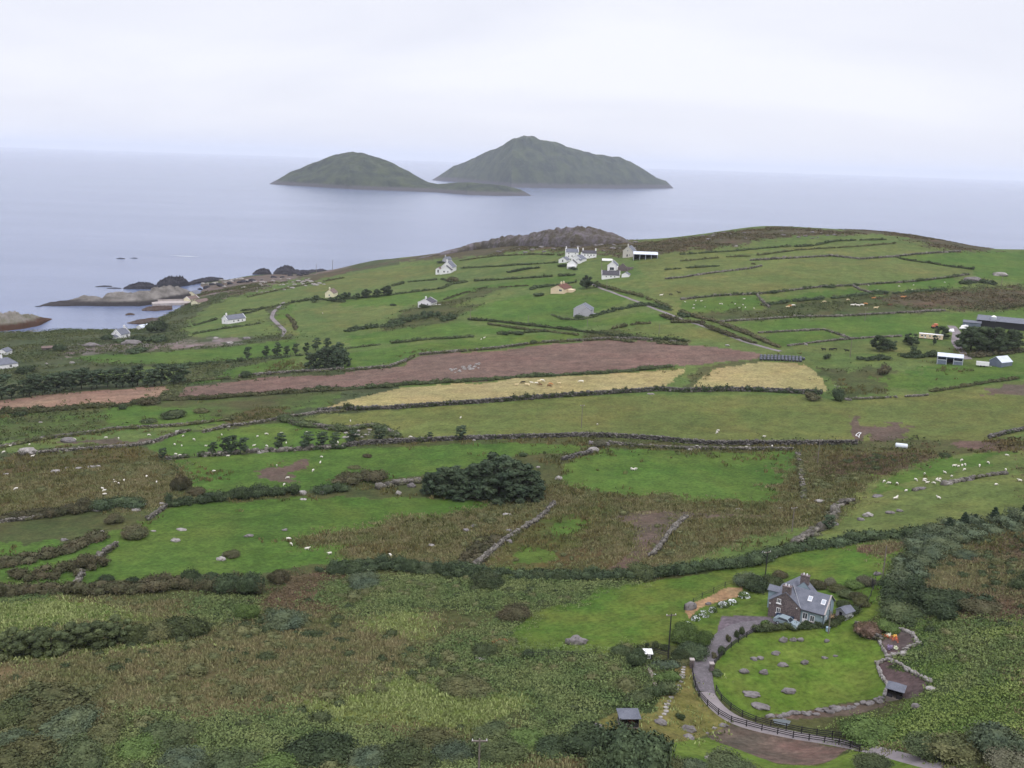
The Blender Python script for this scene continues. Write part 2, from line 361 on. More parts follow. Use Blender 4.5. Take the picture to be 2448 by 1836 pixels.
# ploughed, stubble, long olive field
fld('plough', *(Z(2,(0,1160),(400,1120),(460,1065),(560,1042),(1000,1022),(1300,982),(1700,952),(1900,957),(2212,985))+Z(3,(300,1002),(540,1042),(500,1072),(300,1090),(0,1117))+Z(2,(1800,1152),(1300,1182),(1000,1212),(400,1242),(0,1265))+Z(4,(1700,652),(1300,682),(1150,680),(1185,610),(1500,572),(1700,547),(2212,528))), j=.7)
fld('plough_tan', *Z(4,(-200,735),(0,692),(250,665),(500,640),(1100,602),(1040,680),(900,710),(500,742),(0,772),(-200,790)), j=.7)
fld('verge', *Z(4,(1040,685),(1110,600),(1180,585),(1170,620),(1140,690)))
fld('stubble', *(Z(2,(-130,1390),(0,1352),(250,1292),(400,1257),(1000,1222),(1100,1197),(1500,1182),(1900,1162),(2212,1132))+Z(2,(2200,1155),(2100,1230),(2060,1262),(1700,1290),(1200,1322),(900,1347),(400,1382),(0,1392))), j=.7)
fld('verge', *Z(3,(0,1280),(40,1200),(110,1130),(330,1095),(500,1080),(520,1098),(250,1135),(110,1210),(60,1275)))
fld('stubble', *Z(3,(60,1272),(110,1212),(250,1135),(520,1097),(800,1112),(890,1165),(950,1282),(740,1287)), j=.7)
fld('olive', *(Z(4,(1930,825),(2050,780),(2212,772))+Z(2,(400,1400),(900,1370),(1300,1332),(2000,1302),(2212,1312))+Z(3,(820,1312),(1000,1342),(1300,1325),(1600,1292),(2300,1195),(2300,1540),(1950,1602),(1500,1590),(1130,1605),(190,1612),(0,1612))+Z(2,(1700,1580),(1000,1592),(600,1612),(380,1602),(300,1560),(200,1522),(0,1510))+Z(4,(2070,850))))
fld('mud', *Z(3,(1080,1440),(1120,1440),(1210,1540),(1140,1610),(1105,1600),(1130,1520)))
fld('mud', *Z(3,(1180,1530),(1480,1480),(1500,1530),(1350,1595),(1200,1600)), j=3)
fld('mud', *Z(3,(1960,1262),(2300,1238),(2300,1298),(2000,1302)), j=2)
fld('verge', *Z(6,(1130,430),(1500,400),(1720,440),(1600,480),(1100,470)))
fld('mud', *Z(6,(1720,440),(1850,415),(2000,425),(2000,460),(1720,460)), j=2)
# middle left
fld('mix', *Z(4,(-200,790),(0,780),(700,722),(900,712),(1700,660),(2212,640),(2212,690),(1950,752),(1300,835),(700,882),(500,922),(0,965),(-200,970)), j=3)
fld('bright', *Z(4,(660,855),(710,735),(900,720),(1250,760),(1450,825),(1200,850),(900,865)), j=2)
fld('green', *Z(4,(-200,985),(0,965),(500,925),(700,885),(1300,850),(1700,822),(1850,802),(1500,862),(1100,902),(980,952),(330,1002),(0,1040)))
fld('mud', *Z(4,(330,990),(500,950),(900,930),(1080,905),(950,955),(600,985)), j=3)
fld('rushbrown', *Z(4,(1400,835),(1700,740),(1950,750),(1850,800),(1600,840)), j=3)
fld('bright', *Z(4,(960,1000),(1100,905),(1300,890),(1850,842),(2000,872),(2212,905),(2300,1000),(1300,1052),(1080,1065)))
fld('rushbrown', *Z(4,(-200,1110),(0,1060),(300,1030),(950,1000),(1000,1080),(1150,1130),(1210,1200),(1200,1260),(1300,1300),(1000,1362),(500,1402),(0,1500),(-200,1520)), j=4)
fld('bright', *(Z(4,(1090,1080),(1280,1060),(2212,1010))+Z(5,(0,472),(900,432),(1580,442),(1450,512),(1180,492),(900,562),(500,642),(200,682),(0,690))+Z(4,(2212,1250),(1950,1272),(1250,1295),(1200,1200),(1150,1125))))
fld('mud', *Z(4,(1660,1150),(1850,1090),(2040,1120),(1950,1200),(1750,1200)), j=4)
fld('bright', *(Z(4,(-200,1520),(0,1490),(500,1450),(1000,1400),(1300,1352),(2212,1312))+Z(5,(0,785),(500,775),(800,792),(1000,802),(1220,822),(900,872),(600,902),(200,962),(0,1100))+Z(7,(2300,310),(1700,402),(1100,422),(640,452),(0,482),(-200,490))), j=1.5)
fld('rough', *Z(4,(-100,1490),(500,1400),(1000,1370),(1100,1380),(900,1480),(400,1600),(0,1640)), j=4)
fld('rushbrown', *Z(5,(50,1060),(200,962),(330,912),(620,892),(1000,832),(1300,842),(1280,872),(1050,1022),(950,1180),(800,1205),(500,1232),(160,1192),(60,1130)), j=3)
fld('rushbrown', *Z(5,(-320,1040),(-100,1000),(40,990),(40,1040),(-150,1090),(-300,1080)), j=3)
fld('bright', *(Z(5,(1430,562),(1550,522),(1600,502),(1700,462),(2212,482))+Z(6,(700,482),(745,545),(640,692),(620,802),(500,812),(0,812))+Z(5,(1700,742),(1400,702),(1400,652))))
# rushy middle
fld('rushbrown', *(Z(5,(1220,830),(1400,705),(1600,742),(1800,782),(2100,772),(2212,800))+Z(6,(620,802),(645,690),(745,545),(700,495),(1600,478),(1750,490),(1380,592),(1200,672),(1140,782),(960,892),(880,962),(480,1032),(300,1102),(100,1190),(0,1200))+Z(5,(1800,1282),(1200,1262),(850,1242),(1100,1032))), j=2.5)
fld('rushmix', *Z(5,(900,1235),(1080,1060),(1300,880),(1660,860),(1640,1000),(1400,1200),(1200,1260)), j=3)
fld('bright', *Z(5,(1060,1180),(1180,1090),(1380,1130),(1370,1182),(1200,1195)), j=2)
fld('bright', *Z(5,(1330,962),(1450,912),(1640,932),(1600,985),(1400,1010)), j=2)
fld('bright', *Z(5,(950,1230),(1060,1200),(1090,1262)), j=2)
fld('heathred', *Z(6,(860,590),(1000,530),(1400,500),(1600,490),(1600,530),(1380,590),(1150,640),(900,640)), j=3)
fld('mud', *Z(5,(1700,900),(1950,862),(2212,882),(2300,890),(2160,932),(2050,1082),(1980,1162),(1840,1262),(1720,1265),(1830,1172),(1900,1102),(1880,1000)), j=.8)
fld('mud', *Z(6,(-60,878),(300,885),(560,890),(560,906),(0,908)))
fld('olive2', *Z(6,(980,892),(1140,782),(1200,672),(1400,592),(1750,502),(2300,452),(2300,900),(1680,992),(1400,1022),(1050,1082),(900,1062),(720,1092),(820,1002),(900,942)), j=1.5)
fld('bright', *Z(6,(1180,750),(1300,630),(1700,530),(2000,480),(2050,520),(1600,640),(1350,760)), j=5)
fld('green', *Z(6,(-60,1220),(0,1192),(300,1092),(480,1022),(800,962),(830,1002),(700,1092),(500,1152),(100,1232)), j=2)
# field round the house
fld('yellowgreen', *(Z(8,(1010,850),(1080,782),(1250,662),(1480,572),(1560,502),(2000,452),(2212,430))+Z(9,(300,350),(530,322),(750,265),(1100,205),(1560,200),(1480,330),(1440,440),(1330,560),(1310,642),(1180,700),(1130,760),(900,760),(200,900))+Z(8,(2000,860),(1900,882),(1500,922),(1100,922),(1020,885))), j=1.2)
fld('reddish', *Z(9,(1160,250),(1260,210),(1560,205),(1480,250),(1300,280)), j=3)
fld('lawn', *Z(9,(205,1100),(225,980),(300,895),(480,795),(700,775),(950,735),(1120,692),(1240,600),(1300,560),(1300,640),(1230,700),(1150,730),(1130,780),(1275,850),(1325,945),(1262,985),(1285,1065),(1332,1130),(1312,1200),(1000,1242),(700,1312),(450,1335),(330,1262),(235,1180)), j=.3)
fld('lawn', *Z(9,(300,668),(345,640),(590,535),(600,640),(540,682)), j=.3)
fld('sand', *Z(9,(20,690),(60,620),(120,590),(300,488),(375,488),(370,552),(200,602)), j=.8)
fld('redslope', *Z(9,(170,1450),(330,1365),(600,1435),(1080,1535),(1000,1592),(800,1642),(640,1625),(400,1545),(200,1485)), j=.8)
fld('lawn', *(Z(8,(2090,1560),(2130,1480))+Z(9,(60,1468),(170,1468),(400,1545),(650,1635),(850,1645),(1100,1555),(1400,1600),(1700,1659),(1700,1750),(0,1750),(-60,1659))), j=.6)
fld('tan', *(Z(8,(1560,1400),(1900,1250),(2100,1180),(2140,1100),(2130,980),(2180,930))+Z(9,(60,985),(90,1130),(200,1285),(330,1365),(180,1450),(60,1470))+Z(8,(2110,1500),(1900,1460))), j=.6)
fld('rough', *Z(9,(480,1330),(760,1310),(1300,1220),(1650,1130),(1500,1250),(1300,1330),(1050,1400),(760,1400)), j=.6)
fld('mud', *Z(9,(560,1330),(760,1305),(1000,1250),(1290,1215),(1330,1240),(1100,1320),(900,1340),(700,1350)), j=.6)
fld('soil', *Z(9,(1262,990),(1330,965),(1400,992),(1600,1112),(1540,1190),(1440,1210),(1320,1205),(1330,1130),(1285,1062)), j=.2)
fld('soil', *Z(9,(1280,835),(1400,800),(1420,760),(1500,795),(1532,862),(1450,900),(1330,942)), j=.2)
# foreground left and centre
fld('tussock', *(Z(7,(-400,620),(0,590),(1500,560),(2212,640))+Z(8,(300,640),(700,700),(500,860),(500,1000),(700,1180),(1150,1420),(1100,1660),(400,1900))+Z(7,(1000,2400),(-400,2200))), j=4)
fld('yellowgreen', *Z(7,(-300,600),(0,590),(400,562),(1250,650),(1240,690),(900,702),(500,722),(100,802),(0,855),(-300,900)), j=2)
fld('rushbrown', *Z(7,(300,580),(700,560),(1300,600),(1240,680),(900,650),(600,620)), j=3)
fld('bracken', *Z(7,(1250,560),(1700,560),(1700,640),(1500,720),(1300,740),(1260,650)), j=3)
fld('heathred', *Z(7,(1690,600),(1850,430),(2130,400),(2250,450),(2250,600),(2100,680),(1900,670)), j=2)
fld('yellowgreen', *Z(7,(-100,940),(200,870),(900,800),(1350,820),(1250,860),(700,900),(200,960)), j=3)
fld('palegreen', *(Z(7,(1690,1345),(1900,1255))+Z(8,(0,1172),(180,1082),(300,1062),(440,1020),(500,1030),(620,1112),(700,1182),(950,1172),(1180,1132),(1180,1202),(1250,1262),(1000,1332),(850,1422),(400,1362),(0,1385))+Z(7,(1900,1402))), j=2)
fld('palegreen', *Z(8,(0,690),(300,650),(560,620),(640,700),(500,780),(300,790)), j=5)
fld('bracken', *Z(8,(-150,480),(0,440),(600,422),(1000,400),(1450,432),(2000,432),(1550,505),(1480,572),(1250,662),(1050,690),(650,642),(300,652),(0,632),(-150,600)), j=3)
fld('bracken', *Z(8,(500,1010),(480,872),(700,782),(1000,702),(1250,662),(1080,782),(1010,850),(1100,922),(1900,892),(1960,985),(2030,1152),(2100,1182),(1600,1385),(1300,1432),(1150,1422),(1250,1262),(1180,1122),(900,1160),(700,1180),(600,1052)), j=2)
fld('bracken', *Z(8,(-2200,1500),(-1400,1340),(-600,1350),(300,1390),(900,1430),(1200,1400),(1600,1390),(2000,1500),(2100,1660),(2000,2200),(-2200,2200)), j=5)
fld('rushbrown', *Z(8,(1000,1660),(1150,1560),(1700,1570),(1900,1660),(1900,1800),(900,1800)), j=2)
# right flank
fld('heath', *Z(9,(1440,480),(1560,220),(1700,110),(2300,60),(2300,620),(1800,650),(1330,600)), j=2)
fld('heathred', *Z(9,(1900,230),(2300,170),(2300,330),(2000,310)), j=5)
fld('tussock', *Z(9,(1560,440),(1800,280),(2100,330),(2100,520),(1800,580)), j=6)
fld('brackenlight', *Z(9,(1300,640),(1450,690),(2300,680),(2300,1800),(1700,1665),(1150,1500),(1060,1400),(1330,1330),(1500,1250),(1650,1130),(1600,1100),(1420,990),(1460,910),(1540,860),(1500,780),(1420,750),(1280,700)), j=1.5)
fld('bracken', *Z(9,(1500,720),(2300,700),(2300,1100),(2000,1050),(1700,900)), j=8)
fld('heathred', *Z(9,(1830,640),(2300,560),(2300,690),(1900,700)), j=4)
fld('tussock', *Z(9,(1150,1500),(1700,1640),(1950,1750),(2300,1750),(2300,1600),(1800,1560),(1500,1500)), j=2)

fld('tarmac', *Z(9,(262,682),(420,676),(560,684),(640,700),(800,728),(740,756),(600,752),(480,772),(400,808),(310,850),(230,860),(235,760)), j=.05)
def inpoly(x, y, poly):
    c = np.zeros(x.shape, bool); n = len(poly); j = n-1
    for i in range(n):
        xi, yi = poly[i]; xj, yj = poly[j]
        if yi != yj: c ^= ((yi > y) != (yj > y)) & (x < (xj-xi)*(y-yi)/(yj-yi)+xi)
        j = i
    return c
_allp = np.concatenate([dens(p+[p[0]], 3) for _, p, _ in FIELDS])
_w = hit(_allp); _o = 0; FW_ = []
for c, p, j in FIELDS:
    n = len(dens(p+[p[0]], 3)); q = _w[_o:_o+n, :2]; _o += n
    FW_.append((CI[c], q, j))
def classify(X, Y):
    r = np.hypot(X, Y)
    az0 = np.arctan2(X, Y); wn = fbm(X/40, Y/40, 111, 4)+.5
    wild = np.where(wn < .42, CI['bracken'], np.where(wn < .55, CI['tussock'], np.where(wn < .66, CI['heath'], CI['brackenlight'])))
    cls = np.where(r+90*(wn-.5) < 330, np.where(np.abs(az0) > .47, wild, CI['rough']), np.where(np.arctan2(X, Y) < -.12, CI['coastgreen'], CI['green']))
    n1x = fbm(X/7, Y/7, 41, 4)*5; n1y = fbm(X/7, Y/7, 47, 4)*5
    for ci, q, j in FW_:
        jj = j*np.clip(r/250, .75, 3)
        a, b = q.min(0)-4*j-8, q.max(0)+4*j+8
        m = np.where((X > a[0]) & (X < b[0]) & (Y > a[1]) & (Y < b[1]))[0]
        if len(m) == 0: continue
        m = m[inpoly(X[m]+n1x[m]*jj[m], Y[m]+n1y[m]*jj[m], q)]
        cls[m] = ci
    return cls
# polar sheet of land: fine towards where the ground is seen, coarse outside
QN = 1.0
az = np.r_[np.linspace(-75, -31.5, 40)[:-1], np.linspace(-31.5, 31.5, int(1080*QN)), np.linspace(31.5, 75, 40)[1:]]
rs = [1.5]
while rs[-1] < 1500:
    r_ = rs[-1]
    rs.append(r_+(max(.35, (r_/105)**1.55*.30/QN) if r_ > 95 else max(1.0, (95-r_)*.12)))
rs = np.array(rs); NA, NR = len(az), len(rs)
GX = np.outer(rs, np.sin(np.radians(az))); GY = np.outer(rs, np.cos(np.radians(az)))
GZ = height(GX, GY)
CLS = classify(GX.ravel(), GY.ravel())
ix = np.arange(NR*NA).reshape(NR, NA)
QF = np.stack([ix[:-1, :-1], ix[:-1, 1:], ix[1:, 1:], ix[1:, :-1]], -1).reshape(-1, 4)
QF = QF[:, ::-1]
TA = np.array([alb(CL[c][0]) for c in CN], np.float32); TB = np.array([alb(CL[c][1]) for c in CN], np.float32); TS = np.array([CL[c][2] for c in CN], np.float32)
GV = np.stack([GX, GY, GZ], -1).reshape(-1, 3)
keepz = GV[QF][:, :, 2].max(1) > -17
QF = QF[keepz]
def ground_mat(name, streak=None, sere=1.3):
    m = bpy.data.materials.new(name); nt, nd, lk, bs = nodes(m)
    a = N(nt, 'ShaderNodeAttribute', attribute_name='tone_a'); b = N(nt, 'ShaderNodeAttribute', attribute_name='tone_b'); s = N(nt, 'ShaderNodeAttribute', attribute_name='grain')
    g = N(nt, 'ShaderNodeNewGeometry')
    v = N(nt, 'ShaderNodeVectorMath', operation='SCALE'); lk.new(g.outputs['Position'], v.inputs[0]); lk.new(s.outputs['Fac'], v.inputs['Scale'])
    n1 = N(nt, 'ShaderNodeTexNoise', Scale=1.0, Detail=6.0, Roughness=.62); lk.new(v.outputs[0], n1.inputs['Vector'])
    col = mixc(nt, ramp(nt, n1.outputs['Fac'], .36, .64), a.outputs['Color'], b.outputs['Color'])
    n2 = N(nt, 'ShaderNodeTexNoise', Scale=1.1, Detail=5.0, Roughness=.7); lk.new(g.outputs['Position'], n2.inputs['Vector'])
    f = N(nt, 'ShaderNodeMapRange'); f.inputs[1].default_value = .3; f.inputs[2].default_value = .7; f.inputs[3].default_value = .62; f.inputs[4].default_value = 1.38; lk.new(n2.outputs['Fac'], f.inputs[0])
    n4 = N(nt, 'ShaderNodeTexNoise', Scale=.02, Detail=3.0, Roughness=.5); lk.new(g.outputs['Position'], n4.inputs['Vector'])
    f4 = N(nt, 'ShaderNodeMapRange'); f4.inputs[1].default_value = .3; f4.inputs[2].default_value = .7; f4.inputs[3].default_value = .9; f4.inputs[4].default_value = 1.1; lk.new(n4.outputs['Fac'], f4.inputs[0])
    mu = N(nt, 'ShaderNodeMath', operation='MULTIPLY'); lk.new(f.outputs[0], mu.inputs[0]); lk.new(f4.outputs[0], mu.inputs[1])
    n5 = N(nt, 'ShaderNodeTexNoise', Scale=.22, Detail=4.0, Roughness=.65); lk.new(g.outputs['Position'], n5.inputs['Vector'])
    f5 = N(nt, 'ShaderNodeMapRange'); f5.inputs[1].default_value = .3; f5.inputs[2].default_value = .7; f5.inputs[3].default_value = .76; f5.inputs[4].default_value = 1.24; lk.new(n5.outputs['Fac'], f5.inputs[0])
    m5 = N(nt, 'ShaderNodeMath', operation='MULTIPLY'); lk.new(mu.outputs[0], m5.inputs[0]); lk.new(f5.outputs[0], m5.inputs[1]); fac = m5.outputs[0]
    if streak:
        mp = N(nt, 'ShaderNodeMapping'); mp.inputs['Rotation'].default_value = (0, 0, streak[0]); mp.inputs['Scale'].default_value = (streak[1], streak[2], 1); lk.new(g.outputs['Position'], mp.inputs[0])
        n3 = N(nt, 'ShaderNodeTexNoise', Scale=1.0, Detail=4.0, Roughness=.6); lk.new(mp.outputs[0], n3.inputs['Vector'])
        f3 = N(nt, 'ShaderNodeMapRange'); f3.inputs[1].default_value = .3; f3.inputs[2].default_value = .7; f3.inputs[3].default_value = 1-streak[3]; f3.inputs[4].default_value = 1+streak[3]; lk.new(n3.outputs['Fac'], f3.inputs[0])
        mu2 = N(nt, 'ShaderNodeMath', operation='MULTIPLY'); lk.new(fac, mu2.inputs[0]); lk.new(f3.outputs[0], mu2.inputs[1]); fac = mu2.outputs[0]
    n6 = N(nt, 'ShaderNodeTexNoise', Scale=.045, Detail=5.0, Roughness=.6, Distortion=.4); lk.new(g.outputs['Position'], n6.inputs['Vector'])
    yl = N(nt, 'ShaderNodeVectorMath', operation='MULTIPLY'); lk.new(col, yl.inputs[0]); yl.inputs[1].default_value = (sere, 1+(sere-1)*.12, 1+(sere-1)*.3)
    col = mixc(nt, ramp(nt, n6.outputs['Fac'], .42, .68), col, yl.outputs[0])
    vs = N(nt, 'ShaderNodeVectorMath', operation='SCALE'); lk.new(col, vs.inputs[0]); lk.new(fac, vs.inputs['Scale']); lk.new(vs.outputs[0], bs.inputs['Base Color'])
    bs.inputs['Roughness'].default_value = .95; bs.inputs['Specular IOR Level'].default_value = .1
    bp = N(nt, 'ShaderNodeBump', Strength=.8, Distance=.25); lk.new(n2.outputs['Fac'], bp.inputs['Height']); lk.new(bp.outputs[0], bs.inputs['Normal'])
    return m
def sheet(name, faces, mat, label, cat):
    u, inv = np.unique(faces, return_inverse=True)
    me = mesh(name, GV[u], inv.reshape(faces.shape), mat, True)
    k = CLS[u]
    for an, T in (('tone_a', TA), ('tone_b', TB)):
        at = me.color_attributes.new(an, 'FLOAT_COLOR', 'POINT'); at.data.foreach_set('color', T[k].ravel())
    at = me.attributes.new('grain', 'FLOAT', 'POINT'); at.data.foreach_set('value', TS[k])
    return tag(link(name, me), label, cat, kind='structure')
fc = CLS[QF[:, 0]]
own = np.zeros(len(fc), bool)
SPEC = {'tarmac': ('parking_area', (.3, .1, .3, .06), 'mauve grey tarmac parking area beside the stone gable', 'parking area'),
        'plough': ('ploughed_field', (.12, .012, .14, .15), 'mauve brown ploughed field running across the valley', 'field'),
        'plough_tan': ('tilled_strip', (.05, .015, .2, .16), 'pinkish tan tilled strip below the dark row of trees', 'field'),
        'stubble': ('stubble_field', (.1, .012, .16, .08), 'pale yellow cut hay field below the ploughed land', 'field'),
        'lawn': ('lawn', (.9, .05, .5, .05), 'mown bright green lawn round the grey stone house', 'lawn')}
for c, (nm, st, lb, ct) in SPEC.items():
    m = fc == CI[c]; own |= m
    if m.any(): sheet(nm, QF[m], ground_mat(nm+'_earth', st, 1.12), lb, ct)
sheet('ground', QF[~own], ground_mat('ground_cover', (.1, .015, .12, .08)), 'green and brown patchwork of pasture and rough hillside above the sea', 'ground')
print('ground', NR, NA, len(QF))
def gz(x, y): return float(height(np.array([x]), np.array([y]))[0])
def cls_at(X, Y): return classify(np.asarray(X, float), np.asarray(Y, float))
# ---------------------------------------------------------------- islands, rocky hill and shore rocks: crest line + foot line -> solid ridge
def ridge_lump(name, crest, foot, depth, mat, label, cat, kind=None, sea=True, cliff=.15, rough=.06, n=90, mm=26, pw=.8, group=None, nsc=11.0):
    crest = np.array(crest, float); foot = np.array(foot, float)
    u = np.linspace(max(crest[0, 0], foot[0, 0]), min(crest[-1, 0], foot[-1, 0]), n)
    vc = np.interp(u, crest[:, 0], crest[:, 1]); vf = np.interp(u, foot[:, 0], foot[:, 1])
    vc = np.minimum(vc, vf-.2)
    uv = np.stack([u, vf], -1)
    if sea:
        d = ray(u, vf); t = -HC/d[:, 2]; F0 = CAM+d*t[:, None]
    else: F0 = hit(uv)
    rf = np.hypot(F0[:, 0], F0[:, 1]); wd = rf.mean()*(u[-1]-u[0])/FP
    # depth of crest behind foot follows local height
    dv = vf-vc; dep = depth*wd*np.clip(dv/dv.max(), .03, 1)**.7
    rc = rf+dep; d = ray(u, vc); d = d/np.linalg.norm(d[:, :2], axis=1)[:, None]
    zc = HC+d[:, 2]*rc; z0 = F0[:, 2]
    dirs = d[:, :2]
    V = []; rows = np.linspace(0, 2, mm)
    hh = np.maximum(zc-z0, .05)
    for t in rows:
        if t <= 1:
            r = rf+dep*t; s = cliff*min(1, t*8)+(1-cliff)*t**pw
        else:
            q = t-1; r = rc+dep*q*1.15; s = (1-cliff*.6)*(1-q)**1.3+cliff*.6*(1 if q < .93 else 0)
            s = max(s, 0) if q < 1 else -.05
        if t == 0: s = -.06
        zz = z0+hh*s
        V.append(np.stack([dirs[:, 0]*r, dirs[:, 1]*r, zz], -1))
    V = np.array(V)          # (mm, n, 3)
    sc = wd/nsc
    nz = fbm(V[..., 0]/sc, V[..., 1]/sc, 5, 6)*1.6+(.22-np.abs(fbm(V[..., 0]/sc*.8, V[..., 1]/sc*.8, 65, 5)))*2.2
    env = np.sin(np.pi*np.clip(rows/2, 0, 1))[:, None]*np.clip(hh/hh.max(), .1, 1)[None]
    damp = 1-.75*np.exp(-((rows-1)/.12)**2)[:, None]     # keep the crest where it was read
    V[..., 2] += nz*hh.max()*rough*env*damp
    wig = (fbm((u-u[0])/(u[-1]-u[0])*7, u*0, 8, 4)*.6)[None]*dep[None]*(1-env)
    V[..., 0] += dirs[None, :, 0]*wig*.3; V[..., 1] += dirs[None, :, 1]*wig*.3
    if not sea:
        V[0, :, 2] -= 1.5; V[-1, :, 2] -= 6
    ii = np.arange(mm*n).reshape(mm, n)
    F = np.stack([ii[:-1, :-1], ii[:-1, 1:], ii[1:, 1:], ii[1:, :-1]], -1).reshape(-1, 4)
    me = mesh(name, V.reshape(-1, 3), F, mat, True)
    return tag(link(name, me), label, cat, group, kind)
def hill_mat(name, low, mid, high, scale, rockline, zsoft):
    """rock near the waterline, turf above, by height and noise"""
    m = bpy.data.materials.new(name); nt, nd, lk, bs = nodes(m)
    g = N(nt, 'ShaderNodeNewGeometry'); sp = N(nt, 'ShaderNodeSeparateXYZ'); lk.new(g.outputs['Position'], sp.inputs[0])
    n1 = N(nt, 'ShaderNodeTexNoise', Scale=scale, Detail=7.0, Roughness=.65); lk.new(g.outputs['Position'], n1.inputs['Vector'])
    n2 = N(nt, 'ShaderNodeTexNoise', Scale=scale*4, Detail=6.0, Roughness=.7); lk.new(g.outputs['Position'], n2.inputs['Vector'])
    turf = mixc(nt, ramp(nt, n1.outputs['Fac'], .38, .62), mid, high)
    turf = mixc(nt, ramp(nt, n2.outputs['Fac'], .58, .74), turf, low)
    ad = N(nt, 'ShaderNodeMath', operation='MULTIPLY_ADD'); lk.new(n2.outputs['Fac'], ad.inputs[0]); ad.inputs[1].default_value = -zsoft*2; lk.new(sp.outputs[2], ad.inputs[2])
    lk.new(mixc(nt, ramp(nt, ad.outputs[0], rockline-zsoft, rockline), low, turf), bs.inputs['Base Color'])
    bs.inputs['Roughness'].default_value = .95; bs.inputs['Specular IOR Level'].default_value = .1
    bp = N(nt, 'ShaderNodeBump', Strength=.7, Distance=.12/scale*.5); lk.new(n2.outputs['Fac'], bp.inputs['Height']); lk.new(bp.outputs[0], bs.inputs['Normal'])
    return m
im = hill_mat('island_turf', alb((100,96,100),.95), alb((38,60,40),.55), alb((84,97,62),.85), .016, 14, 12)
im2 = hill_mat('near_island_turf', alb((100,96,98),.95), alb((36,58,38),.55), alb((86,98,60),.85), .02, 9, 8)
ridge_lump('island', z(15,(920,277),(935,268),(980,240),(1030,205),(1100,182),(1180,142),(1280,102),(1340,67),(1390,51),(1440,59),(1470,74),(1550,86),(1650,117),(1750,146),(1880,161),(1950,195),(2000,225),(2060,265),(2110,281),(2147,317)), z(15,(920,278),(1050,288),(1330,316),(1600,320),(1900,322),(2147,320)), .32, im, 'larger far island with a pointed summit and a long right slope', 'island', 'structure', n=300, mm=80, rough=.16, nsc=20)
ridge_lump('island', z(15,(95,295),(140,272),(200,236),(250,220),(300,196),(380,166),(460,141),(520,131),(570,141),(650,166),(720,191),(800,231),(850,262),(900,288),(950,297),(1050,290),(1130,290),(1290,306),(1370,326),(1424,355)), z(15,(95,298),(300,311),(500,325),(700,331),(950,341),(1100,353),(1250,358),(1424,358)), .30, im2, 'nearer smaller island with a low spit running to its right', 'island', 'structure', n=300, mm=80, rough=.15, nsc=20)
rk = noisy('shore_rock', alb((104,102,106),1.1), alb((150,144,142),1.2), .10, .95, .5, .35, .65, alb((66,64,70)), 5)
rkd = noisy('dark_shore_rock', alb((62,62,76)), alb((78,76,86)), .1, .95, .4, .35, .65, alb((46,46,58)), 5)
rkw = noisy('weedy_rock', alb((92,70,64)), alb((112,104,100)), .12, .95, .3, .35, .65, alb((70,52,48)), 5)
rks = hill_mat('spit_rock', alb((70,66,68),1.1), alb((106,102,98),1.15), alb((148,143,138),1.25), .09, 2.6, 1.6)
rkp = hill_mat('point_rock', alb((96,70,60),1.1), alb((104,106,80),1.1), alb((150,144,138),1.25), .06, 3.2, 1.8)
rkg = noisy('hill_rock', alb((128,120,126),1.05), alb((98,90,82),1.0), .10, .95, 1.6, .42, .58, alb((92,88,64),1.0), 3)
ridge_lump('rocky_hill', z(2,(470,424),(560,406),(640,384),(760,352),(830,330),(880,322),(950,308),(1020,290),(1100,284),(1200,272),(1290,262),(1350,247),(1430,240),(1500,231),(1570,238),(1640,236),(1690,250),(1740,266),(1800,292),(1850,320)), z(2,(470,428),(640,404),(760,384),(880,366),(1100,345),(1300,350),(1500,352),(1700,336),(1850,326)), .13, rkg, 'bare rocky hill on the headland behind the white farmhouses', 'hill', 'structure', sea=False, rough=.5, n=300, mm=60, cliff=.3, pw=.5, nsc=26)
